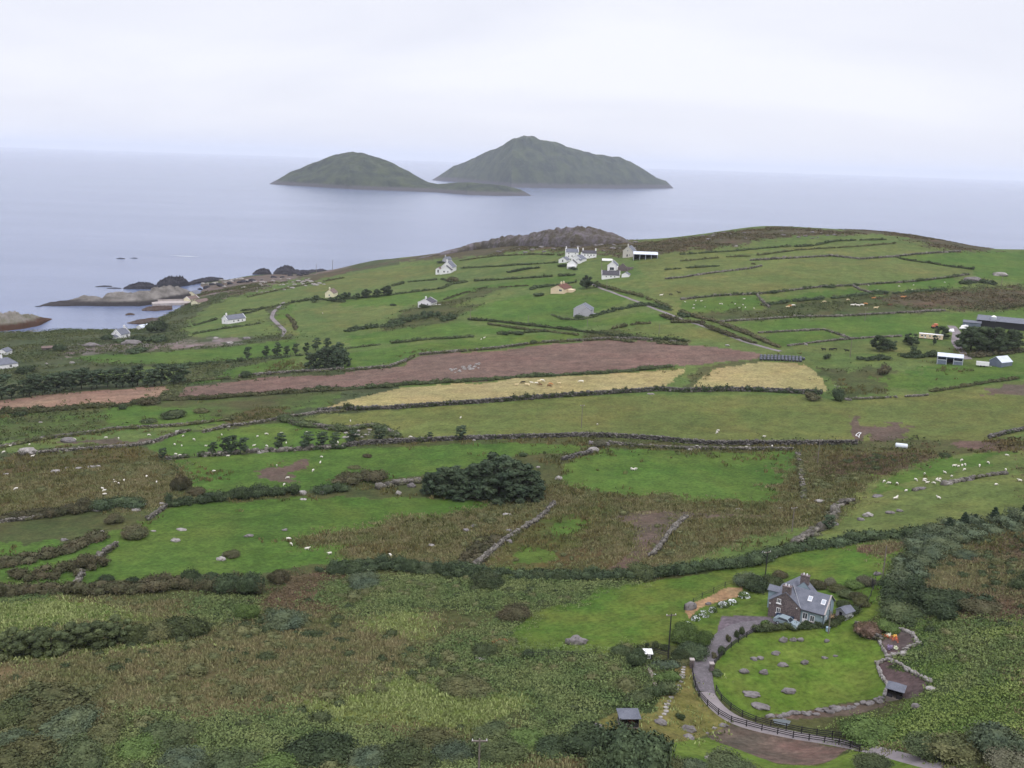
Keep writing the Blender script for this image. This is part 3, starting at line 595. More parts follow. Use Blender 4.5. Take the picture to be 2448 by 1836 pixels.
RK = [
 ('rocky_shore', (260,1162,330,1140,450,1126,520,1106,600,1101,660,1117,680,1092,740,1077,850,1081,950,1067,1050,1042,1150,1042,1210,1060,1230,1075), (260,1165,660,1166,900,1166,1010,1150,1100,1130,1230,1110), .2, rks, 'long grey rock spit sheltering the cove', 'structure'),
 ('rocky_shore', (-200,1200,0,1215,100,1215,200,1225,260,1235,335,1247), (-200,1340,0,1328,120,1316,250,1291,335,1250), .3, rkp, 'low grassy rock point with brown weed left of the cove', 'structure'),
 ('shore_rock', (795,1047,830,1030,900,1010,960,1015,1005,1030), (795,1055,900,1057,1005,1057), .25, rkd, 'dark low sea rock left of the rounded dark rock', 'thing'),
 ('shore_rock', (1000,1035,1030,1000,1090,979,1180,979,1215,1008), (1000,1056,1100,1050,1215,1032), .25, rkd, 'high rounded dark rock behind the harbour spit', 'thing'),
 ('shore_rock', (1210,1012,1280,990,1350,978,1440,984), (1210,1032,1350,1010,1440,1000), .2, rkd, 'long dark rock behind the harbour houses', 'thing'),
 ('shore_rock', (1628,952,1660,931,1700,922,1735,931,1752,955), (1628,961,1700,962,1752,961), .3, rkd, 'small dark dome of rock off the far shore', 'thing'),
 ('shore_rock', (1762,948,1790,921,1840,905,1880,908,1900,930,1960,935,2080,925,2122,936), (1762,960,1960,963,2122,946), .2, rkd, 'big dark humped rock at the end of the far shore', 'thing'),
 ('skerry', (748,858,775,853,806,857), (748,860,806,861), .3, rkd, 'lone dark skerry awash out in the bay', 'thing'),
 ('skerry', (840,855,865,852,887,855), (840,857,887,858), .3, rkd, 'tiny skerry with a fleck of foam out in the bay', 'thing'),
 ('skerry', (615,1039,670,1032,722,1035), (615,1042,722,1041), .3, rkd, 'flat dark skerry lying off the rock spit', 'thing'),
 ('skerry', (690,1050,740,1045,782,1049), (690,1053,782,1053), .3, rkd, 'thin dark skerry between the spit and the flat skerry', 'thing'),
 ('skerry', (225,1166,250,1163,272,1166), (225,1169,272,1169), .3, rkd, 'small rock just off the tip of the spit', 'thing'),
 ('skerry', (808,1217,835,1208,868,1215), (808,1224,868,1223), .35, rkw, 'weedy brown rock standing in the cove', 'thing'),
 ('skerry', (820,1272,880,1256,960,1244,1020,1240), (820,1277,900,1284,1020,1268), .3, rkw, 'long weedy rock ledge at the head of the cove', 'thing'),
 ('skerry', (915,1185,950,1170,1010,1165,1110,1163), (915,1195,1000,1198,1110,1188), .3, rkw, 'brown weedy rocks below the pier', 'thing'),
]
for nm, cr, ft, dp, mt, lb, kd in RK:
    f = lambda a: z(1, *[(a[i], a[i+1]) for i in range(0, len(a), 2)])
    ridge_lump(nm, f(cr), f(ft), dp, mt, lb, 'rock', 'structure' if kd == 'structure' else None, rough=.5, n=180, mm=40, cliff=.3, pw=.6, nsc=26)
# foam streak
fo = hit(z(1,(1135,843)))[0]; fb = MB()
fo = at_z(*z(1,(1185,843))[0], .12)
fm = noisy('foam', alb((235,240,250)), alb((200,210,230)), .2)
MBv = []; 
for i in range(24):
    a = 2*math.pi*i/24; MBv.append((fo[0]+math.cos(a)*15*(1+.3*math.sin(3*a)), fo[1]+math.sin(a)*4, .12))
fb.add(MBv, [tuple(range(24))]); tag(fb.build('foam', fm), 'streak of white foam breaking out in the bay', 'foam', kind='structure')
# ---------------------------------------------------------------- foliage
def rnd(*s): return rng.random(s)
def unit(v): return v/np.maximum(np.linalg.norm(v, axis=-1, keepdims=True), 1e-9)
def leaves(P, Nm, size, up=.0, asp=.62):
    n = len(P)
    nn = unit(Nm+rng.normal(0, .55, (n, 3))+np.array([0, 0, up]))
    t = unit(np.cross(nn, rng.normal(0, 1, (n, 3)))); b = np.cross(nn, t)
    s = (size*(.55+.9*rnd(n)))[:, None] if np.ndim(size) == 0 else (np.asarray(size)*(.55+.9*rnd(n)))[:, None]
    t = t*s; b = b*s*asp
    V = np.stack([P-t-b*.35, P+b*-.9+t*.1, P+t+b*.3, P+b*.9-t*.15], 1).reshape(-1, 3)
    return V, np.arange(4*n).reshape(n, 4)
def _cubesphere(k=3):
    V = []; F = []
    for ax in range(3):
        for sg in (-1, 1):
            g = np.linspace(-1, 1, k+1); n0 = len(V)
            for i in range(k+1):
                for j in range(k+1):
                    p = np.zeros(3); p[ax] = sg; p[(ax+1) % 3] = math.tan(g[i]*.785); p[(ax+2) % 3] = math.tan(g[j]*.785)*sg; V.append(p)
            for i in range(k):
                for j in range(k):
                    a = n0+i*(k+1)+j; F.append((a, a+k+1, a+k+2, a+1))
    return unit(np.array(V)), np.array(F)
CSV, CSF = _cubesphere(3)
def lobes_mesh(lobes, n, size, core=.8, up=.15, low=-.25, fuzz=1.0):
    """lobes (m,6): centre and radii -> leaf faces over the lobes and a shaded core inside them"""
    L = np.asarray(lobes, float); w = (L[:, 3]*L[:, 4]*L[:, 5])**(2/3.); w = w/w.sum()
    k = rng.choice(len(L), n, p=w)
    d = unit(rng.normal(0, 1, (n, 3))); d[:, 2] = np.where(d[:, 2] < low, -d[:, 2]*.5, d[:, 2]); d = unit(d)
    rad = (.84+.24*rnd(n)) if fuzz == 1 else (.70+.52*rnd(n)**1.4)
    P = L[k, :3]+d*L[k, 3:]*rad[:, None]
    V, F = leaves(P, d, size, up)
    if core:
        jit = 1+.18*rng.normal(0, 1, (len(L), len(CSV)))
        CV = L[:, None, :3]+CSV[None]*L[:, None, 3:]*core*np.clip(jit, .7, 1.15)[..., None]
        CF = CSF[None]+(np.arange(len(L))*len(CSV))[:, None, None]+len(V)
        V = np.concatenate([V, CV.reshape(-1, 3)]); F = np.concatenate([F, CF.reshape(-1, 4)])
    return V, F
G = lambda a, b, n=.5, isl=.3, nm=None, **k: noisy(nm, alb(a, KLF), alb(b, KLF), n, .95, 0, .35, .65, island=isl, spec=.08, orand=.35, **k)
LM = {
 'dark': G((52,64,49),(66,78,56),.3, nm='dark_leaves'), 'hedge': G((58,70,50),(74,82,58),.25, nm='hedge_leaves'), 'brown': G((84,78,62),(70,73,54),.25, nm='brown_scrub_leaves'),
 'pine': G((52,66,53),(68,80,61),.3, nm='pine_needles'), 'spruce': G((40,56,46),(52,66,52),.4, nm='spruce_needles'), 'willow': G((62,72,52),(78,86,58),.3, nm='willow_leaves'),
 'green': G((70,88,52),(84,102,60),.3, nm='shrub_leaves'), 'olive': G((88,88,62),(74,80,56),.3, nm='olive_scrub_leaves'), 'blue': G((66,78,64),(80,88,66),.3, nm='bluish_scrub_leaves'),
 'heather': G((112,92,86),(94,80,66),.5, nm='heather_sprigs'), 'bank': G((66,72,52),(82,82,58),.2, nm='bank_growth'),
 'white': G((214,216,222),(180,190,180),.9, .15, nm='white_blossom'), 'grey': G((104,102,88),(88,90,72),.4, nm='grey_scrub_twigs'),
}
BARK = noisy('bark', alb((84,76,70)), alb((62,56,52)), 3, .95, .05)
STONE = noisy('field_stone', alb((124,119,112),1.25), alb((92,89,82),1.25), .7, .95, 0, .35, .65, alb((158,153,146),1.35), 4, island=.5)
STONED = noisy('dark_field_stone', alb((100,96,94),1.4), alb((80,78,72),1.4), .7, .95, 0, .35, .65, alb((140,136,132),1.5), 4, island=.5)
ROCKM = noisy('boulder_stone', alb((142,137,136),1.35), alb((114,109,108),1.35), .6, .95, .12, .35, .65, alb((88,84,82),1.3), 3)
ROCKW = noisy('pale_boulder_stone', alb((176,172,168),1.4), alb((144,139,134),1.4), .6, .95, .12, .35, .65, alb((106,100,94),1.4), 3)
GB = lambda a, b, n=.5, isl=.3, nm=None, **k: noisy(nm, alb(a, KLF*1.36), alb(b, KLF*1.36), n, .95, 0, .35, .65, island=isl, spec=.05, **k)
def origin(V, x, y, zz): return V-np.array([x, y, zz])
def path_xy(uv, step):
    """photo polyline -> points on the land every step metres"""
    p = hit(dens(uv, 5)); q = p[:, :2]
    keep = np.r_[True, np.linalg.norm(np.diff(q, axis=0), axis=1) > .05]; q = q[keep]
    s = np.r_[0, np.cumsum(np.linalg.norm(np.diff(q, axis=0), axis=1))]
    n = max(2, int(s[-1]/step)+1); t = np.linspace(0, s[-1], n)
    x = np.interp(t, s, q[:, 0]); y = np.interp(t, s, q[:, 1])
    return np.stack([x, y], -1)
def tang(q):
    d = np.gradient(q, axis=0); return d/np.maximum(np.linalg.norm(d, axis=1, keepdims=True), 1e-6)
def hedge_geo(q, w, h, leaf, cover=1.0, gap=0.0, core=.8):
    n = len(q); t = tang(q); nr = np.stack([-t[:, 1], t[:, 0]], -1)
    step = np.linalg.norm(q[1]-q[0])
    m = max(1, int(round(w/2.4)))
    L = []
    if np.hypot(q[:, 0], q[:, 1]).mean() > 400: w, h, gap = w*.8, h*.78, max(gap, .27)
    hv = h*(.35+1.3*(fbm(q[:, 0]/7, q[:, 1]/7, 77, 3)+.5))
    wv = w*(.7+.6*(fbm(q[:, 0]/14, q[:, 1]/14, 71, 2)+.5))
    g = fbm(q[:, 0]/11, q[:, 1]/11, 99, 2)+.5
    for j in range(m):
        off = ((j+.5)/m-.5)*w if m > 1 else 0
        o = off+rng.normal(0, .12*w, n)
        ok = (g > gap) & (rnd(n) > .06)
        x = q[:, 0]+nr[:, 0]*o; y = q[:, 1]+nr[:, 1]*o; zz = height(x, y)
        hh = hv*(.6+.8*rnd(n)**1.5)*(1-.35*abs(off)/(w*.5+.01)*(m > 1))
        rr = wv/m*.62*(.65+.8*rnd(n))
        for i in np.where(ok)[0]: L.append((x[i], y[i], zz[i]+hh[i]*.42, max(rr[i], step*.5), max(rr[i], step*.5), hh[i]*.6))
    L = np.array(L)
    if len(L) == 0: return None
    area = (L[:, 3]*L[:, 5]*6).sum()
    nl = int(min(60000, cover*area/(leaf*leaf*.62)*.55))
    return lobes_mesh(L, int(nl*1.25), leaf*.9, core*.9, fuzz=1.25)
def hedge(name, label, uv, w, h, mat='hedge', leaf=None, cover=1.0, gap=0.0, cat='hedge', step=None, group=None):
    r = np.hypot(*hit1(*uv[0])[:2]); leaf = leaf or max(.22, r*.00085)
    q = path_xy(uv, step or max(.9, w*.35))
    ge = hedge_geo(q, w, h, leaf, cover, gap)
    if ge is None: return
    x, y = q[len(q)//2]; z0 = gz(x, y)
    return tag(link(name, mesh(name, origin(ge[0], x, y, z0), ge[1], LM[mat]), None, (x, y, z0)), label, cat, group)
_BV = np.array([(-1,-1,-1),(1,-1,-1),(1,1,-1),(-1,1,-1),(-1,-1,1),(1,-1,1),(1,1,1),(-1,1,1)], float)
_BF = np.array([(3,2,1,0),(4,5,6,7),(0,1,5,4),(1,2,6,5),(2,3,7,6),(3,0,4,7)])
def stones_geo(C, S, yaw):
    n = len(C); V = _BV[None]*S[:, None]*(1+.24*rng.normal(0, 1, (n, 8, 3)).clip(-1.5, 1.5))*np.exp(rng.normal(0, .28, (n, 1, 1)))
    V[:, 4:, :2] *= .8
    c, s = np.cos(yaw)[:, None], np.sin(yaw)[:, None]
    X = V[..., 0]*c-V[..., 1]*s; Y = V[..., 0]*s+V[..., 1]*c
    V = np.stack([X, Y, V[..., 2]], -1)+C[:, None]
    return V.reshape(-1, 3), (_BF[None]+(np.arange(n)*8)[:, None, None]).reshape(-1, 4)
def wall_geo(q, h, w, st, gap=0.0):
    step = np.linalg.norm(q[1]-q[0]); t = tang(q); yaw = np.arctan2(t[:, 1], t[:, 0]); nr = np.stack([-t[:, 1], t[:, 0]], -1)
    C = []; S = []; Yw = []
    zz = height(q[:, 0], q[:, 1]); g = fbm(q[:, 0]/8, q[:, 1]/8, 55, 3)+.5; hv = h*(.6+.8*(fbm(q[:, 0]/12, q[:, 1]/12, 31, 3)+.5))
    rows = max(1, int(round(h/st)))
    for k in range(rows):
        for sd in ((-1, 1) if w > st*1.2 else (0,)):
            n = len(q); ok = (g > gap) & ((k+.35)*st < hv+st*.6) & (rnd(n) > .14)
            o = sd*w*.25+rng.normal(0, .17*w, n); a = rng.normal(0, step*.2, n)
            P = np.stack([q[:, 0]+nr[:, 0]*o+t[:, 0]*a, q[:, 1]+nr[:, 1]*o+t[:, 1]*a, zz+(k+.4)*st+rng.normal(0, .08*st, n)], -1)
            C.append(P[ok]); S.append(np.stack([step*(.42+.3*rnd(n)), w*(.3+.12*rnd(n))/(1 if sd == 0 else 1.4), st*(.42+.25*rnd(n))], -1)[ok]); Yw.append((yaw+rng.normal(0, .18, n))[ok])
    C = np.concatenate(C); S = np.concatenate(S); Yw = np.concatenate(Yw)
    return stones_geo(C, S, Yw) if len(C) else None
def wall(label, uv, h=1.1, w=.8, st=None, grow=None, gw=1.4, gh=.9, ggap=.42, gap=0.18, mat=None, name='stone_wall', cat='stone wall', step=None):
    r = np.hypot(*hit1(*uv[0])[:2]); st = st or max(.3, r*.0009); step = step or max(.5, r*.0014)
    q = path_xy(uv, step); ge = wall_geo(q, h, w, st, gap)
    if grow is None and name == 'stone_wall': grow, gw, gh, ggap = 'bank', 1.1, .6, .5
    x, y = q[len(q)//2]; z0 = gz(x, y)
    if grow is None:
        return tag(link(name, mesh(name, origin(ge[0], x, y, z0), ge[1], mat or STONE), None, (x, y, z0)), label, cat)
    e = empty(name, (x, y, z0), label, cat)
    link('stonework', mesh('stonework', origin(ge[0], x, y, z0), ge[1], mat or STONE), e)
    gg = hedge_geo(path_xy(uv, max(1.0, gw*.5)), gw, gh, max(.2, r*.0008), .9, ggap)
    if gg is not None: link('overgrowth', mesh('overgrowth', origin(gg[0], x, y, z0), gg[1], LM[grow]), e)
    return e
# ---- prototypes
def bush_mesh(nm, seed, mat, n=620, leaf=.13, flat=.75, m=7, core=.8, fuzz=1.0):
    a = rng.uniform(0, 6.28, m); rr = np.sqrt(rnd(m))*.62; s = .34+.26*rnd(m)
    L = np.stack([rr*np.cos(a), rr*np.sin(a), flat*(.25+.5*(1-rr)*rnd(m)+.08), s, s, s*flat*.95], -1)
    if fuzz > 1: L[:, 3:] *= (.55+.6*rnd(m))[:, None]
    V, F = lobes_mesh(L, n, leaf, core, fuzz=fuzz); V[:, 2] = np.maximum(V[:, 2], -.25)
    return mesh(nm, V, F, LM[mat])
BUSH = {}; BIG = {}
for _m in ('dark','hedge','brown','green','willow','olive','blue','heather','white','grey'):
    BUSH[_m] = [bush_mesh('bush', i, _m, 1300, .085, .65+.15*i, 10+4*i, .70, 1.3) for i in range(3)]
    BIG[_m] = [bush_mesh('bush', i, _m, 6500, .046, .68+.1*i, 22+6*i, .70, 1.3) for i in range(2)]
def bush(label, u, v, wpx, hpx=None, mat='hedge', name='bush', cat='bush', group=None, flowers=None):
    """a bush whose foot is at photo pixel (u, v), wpx wide and hpx high in the photo"""
    p = hit1(u, v); r = math.dist(p, CAM); s = wpx*r/FP/1.7
    hz = (hpx or wpx*.6)*r/FP/1.05
    b = tag(link(name, random.choice((BIG if s > 1.5 and r < 330 else BUSH)[mat])), label, cat, group)
    b.location = (p[0], p[1]+s*.12, gz(p[0], p[1]+s*.12)-.1); b.scale = (s*random.uniform(.85,1.15), s*random.uniform(.8,1.1), hz*.95); b.rotation_euler = (0, 0, random.random()*6.3)
    if flowers:
        n = 150; d = unit(rng.normal(0, 1, (n, 3))); d[:, 2] = abs(d[:, 2]); P = d*np.array([.8, .8, .85])+np.array([0, 0, .1])
        V, F = leaves(P, d, .13); link('blossom', mesh('blossom', V, F, LM['white']), b)
    return b
def trunk_mesh(h, r, lean=0, limbs=4, hb=.55):
    b = MB(); p = Vector((0, 0, -.4)); n = 4
    for i in range(n):
        q = Vector((lean*((i+1)/n)**1.5*h*.25+random.uniform(-.05, .05)*h*.3, random.uniform(-.03, .03)*h, h*(i+1)/n))
        b.tube(p, q, r*(1-.7*i/n), r*(1-.7*(i+1)/n), 7, cap=False); p = q
        if i >= n*hb-1:
            for k in range(limbs):
                a = random.random()*6.28; ln = h*(.16+.12*random.random())
                b.tube(q, q+Vector((math.cos(a)*ln+lean*ln*.5, math.sin(a)*ln, ln*.5)), r*.35, r*.1, 5, cap=False)
    return b
def tree_proto(kind, i):
    """unit-height tree meshes (trunk, crown)"""
    if kind == 'pine':        # bare stem, wind-combed fan of dark tufts
        t = trunk_mesh(.8, .022, .35, 3, .4)
        L = []
        for k in range(30):
            hh = random.uniform(.20, .95); wd = .27*(.35+.80*math.sin(min(1, (hh-.05)/.80)*2.4)); a = random.random()*6.28; rr = wd*math.sqrt(random.random())*.9
            L.append((rr*math.cos(a)+.08*hh, rr*math.sin(a), hh, .08+.05*random.random(), .08+.05*random.random(), .055+.03*random.random()))
        V, F = lobes_mesh(L, 1000, .028, .68, .3, -.6); mat = 'pine'
    elif kind == 'clump':
        t = trunk_mesh(.8, .022, .2, 3, .4); L = []
        for k in range(44):
            hh = random.uniform(.03, .95); wd = .30*min(1, (1.02-hh)*1.9)**.8; a = random.random()*6.28; rr = wd*random.random()**.4
            L.append((rr*math.cos(a), rr*math.sin(a), hh, .07+.05*random.random(), .07+.05*random.random(), .05+.03*random.random()))
        V, F = lobes_mesh(L, 1500, .026, .7, .3, -.6); mat = 'pine'
    elif kind == 'spruce':
        t = trunk_mesh(.9, .02, 0, 2, .3); L = []
        for k in range(34):
            hh = (k/34)**.9*.86+.10; wd = .27*(1-hh)+.02; a = k*2.4; L.append((wd*.75*math.cos(a), wd*.75*math.sin(a), hh, wd*.55+.03, wd*.55+.03, .05))
        V, F = lobes_mesh(L, 720, .035, .7, .1, -.6); mat = 'spruce'
    else:                      # broad crowned
        t = trunk_mesh(.6, .03, .1, 3, .3); L = []
        for k in range(30):
            a = random.random()*6.28; rr = .36*math.sqrt(random.random()); hh = random.uniform(.14+.1*rr, .90-.75*rr); s = .09+.08*random.random(); L.append((rr*math.cos(a), rr*math.sin(a), hh, s, s, s*.75))
        V, F = lobes_mesh(L, 1900, .024, .8, .2, -.5); mat = 'willow' if kind == 'willow' else 'dark'
    return mesh('trunk', t.V, t.F, BARK), mesh('crown', V, F, LM[mat])
TREE = {k: [tree_proto(k, i) for i in range(4)] for k in ('pine', 'spruce', 'broad', 'willow', 'clump')}
def tree(label, u, v, hpx, kind='pine', wf=1.0, name=None, group=None, rz=None):
    p = hit1(u, v); h = hpx*math.dist(p, CAM)/FP/math.cos(R(10))
    e = empty(name or {'pine':'pine_tree','spruce':'spruce_tree','broad':'tree','willow':'willow_tree','clump':'pine_tree'}[kind], tuple(p), label, 'tree', (random.uniform(-.5, .5) if kind == 'pine' else random.random()*6.28) if rz is None else rz, group)
    e.scale = (h*wf, h*wf, h)
    t, c = random.choice(TREE[kind]); link('trunk', t, e); link('crown', c, e)
    return e
# ---- what nobody could count: bracken, rough grass, rushes, heather
def scatter_pts(n, r0, r1, amax=31.0):
    r = np.sqrt(rnd(n)*(r1*r1-r0*r0)+r0*r0); a = np.radians((rnd(n)*2-1)*amax)
    return r*np.sin(a), r*np.cos(a)
def fronds(X, Y, k, hgt, size, up, spread=.45, asp=.5):
    n = len(X); x = np.repeat(X, k)+rng.normal(0, spread, n*k); y = np.repeat(Y, k)+rng.normal(0, spread, n*k)
    hs = np.repeat(.5+.9*(vnoise(X/5, Y/5, 12)), k)
    zz = height(x, y)+hgt*hs*(.25+.75*rnd(n*k))
    d = np.stack([rng.normal(0, 1, n*k), rng.normal(0, 1, n*k), np.full(n*k, up)], -1)
    return leaves(np.stack([x, y, zz], -1), unit(d), size*(.7+.5*np.repeat(rnd(n), k)), 0, asp)
def blades(X, Y, k, hgt, wid, spread):
    n = len(X)*k; x = np.repeat(X, k)+rng.normal(0, spread, n); y = np.repeat(Y, k)+rng.normal(0, spread, n); zz = height(x, y)
    h = hgt*np.repeat(.6+.8*rnd(len(X)), k)*(.7+.6*rnd(n)); a = rnd(n)*6.28; ln = rng.normal(0, .35, (n, 2))*h[:, None]
    c, s = np.cos(a)*wid, np.sin(a)*wid
    V = np.stack([np.stack([x-c, y-s, zz-.05], -1), np.stack([x+c, y+s, zz-.05], -1), np.stack([x+c*.6+ln[:, 0], y+s*.6+ln[:, 1], zz+h], -1), np.stack([x-c*.6+ln[:, 0], y-s*.6+ln[:, 1], zz+h], -1)], 1)
    return V.reshape(-1, 3), np.arange(4*n).reshape(n, 4)
def stuff(name, label, VF, mat):
    V = np.concatenate([v for v, f in VF]); o = 0; FF = []
    for v, f in VF: FF.append(f+o); o += len(v)
    return tag(link(name, mesh(name, V, np.concatenate(FF), mat)), label, name.replace('_', ' '), kind='stuff')
SX, SY = scatter_pts(int(240000*DENS), 98, 300, 39); SCLS = cls_at(SX+rng.normal(0, 2.2, len(SX)), SY+rng.normal(0, 2.2, len(SX))); SCLS = np.where(np.isin(cls_at(SX, SY), [CI[n] for n in ('lawn', 'tarmac', 'soil', 'sand', 'tan', 'redslope')]) & (SCLS != CI['tan']), CI['lawn'], SCLS); SR = np.hypot(SX, SY); SN = fbm(SX/9, SY/9, 23, 3)+.5
def pick(names, keep=1.0, cond=None):
    m = np.isin(SCLS, [CI[n] for n in names]) & (rnd(len(SX)) < keep)
    if cond is not None: m &= cond
    return SX[m], SY[m]
x, y = pick(['bracken'], 1.0)
stuff('bracken', 'dark green bracken and bramble covering the slope left of the house field', [fronds(x, y, 9, .6, .17, 1.7)], GB((72,88,56),(94,103,68),.14, .27, nm='bracken_fronds'))
x, y = pick(['brackenlight'], 1.0)
stuff('bracken', 'fresh green bracken covering the slope right of the lawn', [fronds(x, y, 9, .5, .16, 1.8)], GB((78,96,52),(100,112,66),.14, .27, nm='light_bracken_fronds'))
x, y = pick(['tussock', 'rushbrown', 'heath', 'reddish'], 1.0, rnd(len(SX)) < np.clip((SN-.22)*2.3, .12, 1))
stuff('rough_grass', 'brown and olive tussocky rough grass on the near slopes', [blades(x, y, 7, .34, .09, .42)], GB((113,106,82),(99,102,72),.3, .3, nm='tussock_blades', c=alb((84,96,60),KLF*1.2), cs=.22))
x, y = pick(['heathred', 'heath', 'scrub'], .9)
stuff('heather', 'purple brown heather patches among the rough grass', [fronds(x, y, 5, .35, .20, 1.0, .4)], G((110,94,80),(98,90,68),.15, .3, nm='heather_tops'))
x, y = pick(['palegreen', 'yellowgreen'], .8, (SCLS != CI['yellowgreen']) | (SX < 0))
m = (SCLS == CI['tan']) & (rnd(len(SX)) < .10); x = np.r_[x, SX[m]]; y = np.r_[y, SY[m]]
stuff('rough_grass', 'pale yellow green tussocks of the unmown meadow on the near slope', [blades(x, y, 5, .3, .12, .4)], GB((121,129,88),(106,117,76),.2, .35, nm='pale_tussock_blades'))
# mounds of bramble and gorse that break up the slope
for nm_, lb_, cl_, mt_, th_ in (('bramble','olive bramble mounds scattered over the near slopes',('tussock','bracken','rushbrown','palegreen'),'olive',.55),('gorse','dark gorse mounds scattered over the near slopes',('bracken','brackenlight','tussock','heath','heathred'),'hedge',.58)):
    x, y = pick(cl_, .017 if nm_ == 'gorse' else .024, fbm(SX/17, SY/17, 29 if nm_ == 'gorse' else 37, 3)+.5 > th_-.05)
    n_ = len(x); s_ = np.exp(rng.normal(-.35, .42, n_)).clip(.3, 2.0); L_ = np.stack([x, y, height(x, y)+s_*.18, s_, s_*(.7+.5*rnd(n_)), s_*(.45+.3*rnd(n_))], -1)
    stuff(nm_, lb_, [lobes_mesh(L_, int(min(90000, 26*(s_**2).sum()/.045)), .15, .72, fuzz=1.3)], LM[mt_])
# rush clumps standing in pastures farther out
X2, Y2 = scatter_pts(int(72000*DENS), 205, 470, 37); C2 = cls_at(X2+rng.normal(0, 1.4, len(X2)), Y2+rng.normal(0, 1.4, len(X2))); N2 = fbm(X2/22, Y2/22, 61, 3)+.5; M2 = rnd(len(X2))
m = (np.isin(C2, [CI['rushbrown'], CI['heathred'], CI['heath']]) & (M2 < .5)) | (np.isin(C2, [CI['rushmix'], CI['rough']]) & (N2 > .5) & (M2 < .5)) | (np.isin(C2, [CI['bright'], CI['green'], CI['mix']]) & (((N2 > .70) & (M2 < .4)) | ((N2 > .58) & (M2 < .035))))
stuff('rushes', 'brown rush clumps dotted over the wet pastures', [blades(X2[m], Y2[m], 7, .6, .16, .55)], G((108,96,68),(92,98,62),.12, .25, nm='rush_blades', c=alb((78,84,54),KLF), cs=.4))

# rough scrub that covers the uncultivated ground farther out
X3, Y3 = scatter_pts(int(150000*DENS), 280, 860); C3 = cls_at(X3+rng.normal(0, 4, len(X3)), Y3+rng.normal(0, 4, len(X3))); N3 = fbm(X3/28, Y3/16, 83, 4)+.5; K3 = rnd(len(X3)); R3 = np.hypot(X3, Y3)
m = np.isin(C3, [CI['coastgreen'], CI['mix'], CI['rough'], CI['verge'], CI['heathrock'], CI['rock']]) & (N3 > np.where(C3 == CI['coastgreen'], .43, .50)) & (K3 < np.where(R3 > 450, .75, .5))
stuff('scrub', 'low dark gorse and bramble over the uncultivated ground', [fronds(X3[m], Y3[m], 6, .9, .42, 1.0, .7)], G((58,70,48),(78,82,54),.05, .4, nm='gorse_scrub'))
m = np.isin(C3, [CI['heath'], CI['heathred'], CI['heathrock']]) & (N3 > .42) & (K3 < .8)
stuff('heather', 'brown heath on the hilltop and the headland', [fronds(X3[m], Y3[m], 5, .5, .5, 1.2, .8)], G((104,90,72),(84,84,58),.05, .4, nm='hill_heather'))
# ---------------------------------------------------------------- hedges and walls, read along the photo
H = hedge
# far pastures
H('hedge','dark hedge above the green strip in front of the white gabled house',Z(2,(320,605),(430,578),(640,562),(700,582),(1050,562),(1330,545),(1490,535)),2.2,1.5,'hedge',gap=.25)
H('hedge','short dark hedge below the white farmhouses',Z(2,(1065,518),(1200,495),(1330,482),(1430,478),(1500,500)),3,2,'dark')
H('hedge','thin hedge running left from the white farmhouses',Z(2,(760,490),(1000,478),(1250,462),(1400,452)),2,1.4,'hedge',gap=.3)
H('hedge','thin upper hedge below the heath on the headland',Z(2,(760,440),(1000,410),(1250,400),(1420,405)),2,1.2,'bank',gap=.3)
H('hedge','hedge between the coast pastures and the middle green field',Z(2,(-100,700),(0,693),(350,657),(640,622),(700,592),(830,576)),2.4,1.5,'hedge',gap=.2)
H('hedge','grassy bank curving below the white gabled house',Z(2,(650,695),(780,650),(900,617),(1050,610),(1200,602)),2.5,1.0,'bank',gap=.2)
H('thicket','long dark thicket below the white bungalow with a bush',Z(2,(290,868),(400,830),(500,805),(580,800),(690,822)),10,3.4,'dark',cat='thicket')
H('thicket','small dark thicket left of the long thicket',Z(2,(15,905),(110,880),(215,872)),7,2.8,'dark',cat='thicket')
H('hedge','hedge on the far side of the lane across the valley',Z(2,(810,822),(1000,835),(1180,856),(1400,880),(1650,912),(1900,945),(2212,962)),2.4,1.6,'hedge',gap=.15)
H('hedge','hedge on the near side of the lane across the valley',Z(2,(940,852),(1130,878),(1350,902),(1600,932),(1850,965),(2212,985)),2,1.2,'bank',gap=.3)
H('hedge','dotted hedge above the bright field left of the ploughed land',Z(2,(30,1008),(280,978),(570,947),(700,942),(830,932)),2.4,1.4,'hedge',gap=.3)
H('hedge','short hedge with two round bushes below the lane',Z(2,(1000,915),(1150,907),(1310,896)),2.4,1.4,'hedge')
wall('tumbled overgrown wall along the top of the ploughed field',Z(2,(0,1152),(120,1142),(300,1127),(400,1092),(460,1052),(700,1032),(1000,1007),(1250,972),(1560,957),(1700,947),(1900,948),(2212,978)),1.0,1.0,grow='bank',gw=2.4,gh=1.1,ggap=.3,gap=.4)
H('hedge','bank above the small olive field by the lane',Z(2,(1740,882),(1900,848),(2212,838)),2.2,1.5,'bank')
H('hedge','dense dark hedge right of the grey gabled house',Z(2,(1600,800),(1700,775),(1800,750),(1950,725),(2050,740),(2212,805)),5,2.0,'dark')
H('hedge','hedge above the lane right of the orange bungalow',Z(2,(1640,598),(1760,632),(1900,665),(2030,710),(2212,782)),2.6,1.6,'olive')
H('hedge','hedge behind the orange bungalow',Z(2,(1205,632),(1240,618),(1350,603),(1500,582)),2.5,2.0,'dark')
H('hedge','low garden hedge in front of the grey gabled house',Z(2,(1350,790),(1420,822),(1540,822),(1640,800)),2,1.2,'hedge')
H('hedge','dark bank between the ploughed field and the hay field',Z(2,(-200,1272),(0,1270),(280,1258),(400,1240),(700,1225),(1000,1207),(1130,1192),(1280,1187),(1700,1166),(1900,1148),(2110,1125)),2.2,1.3,'hedge')
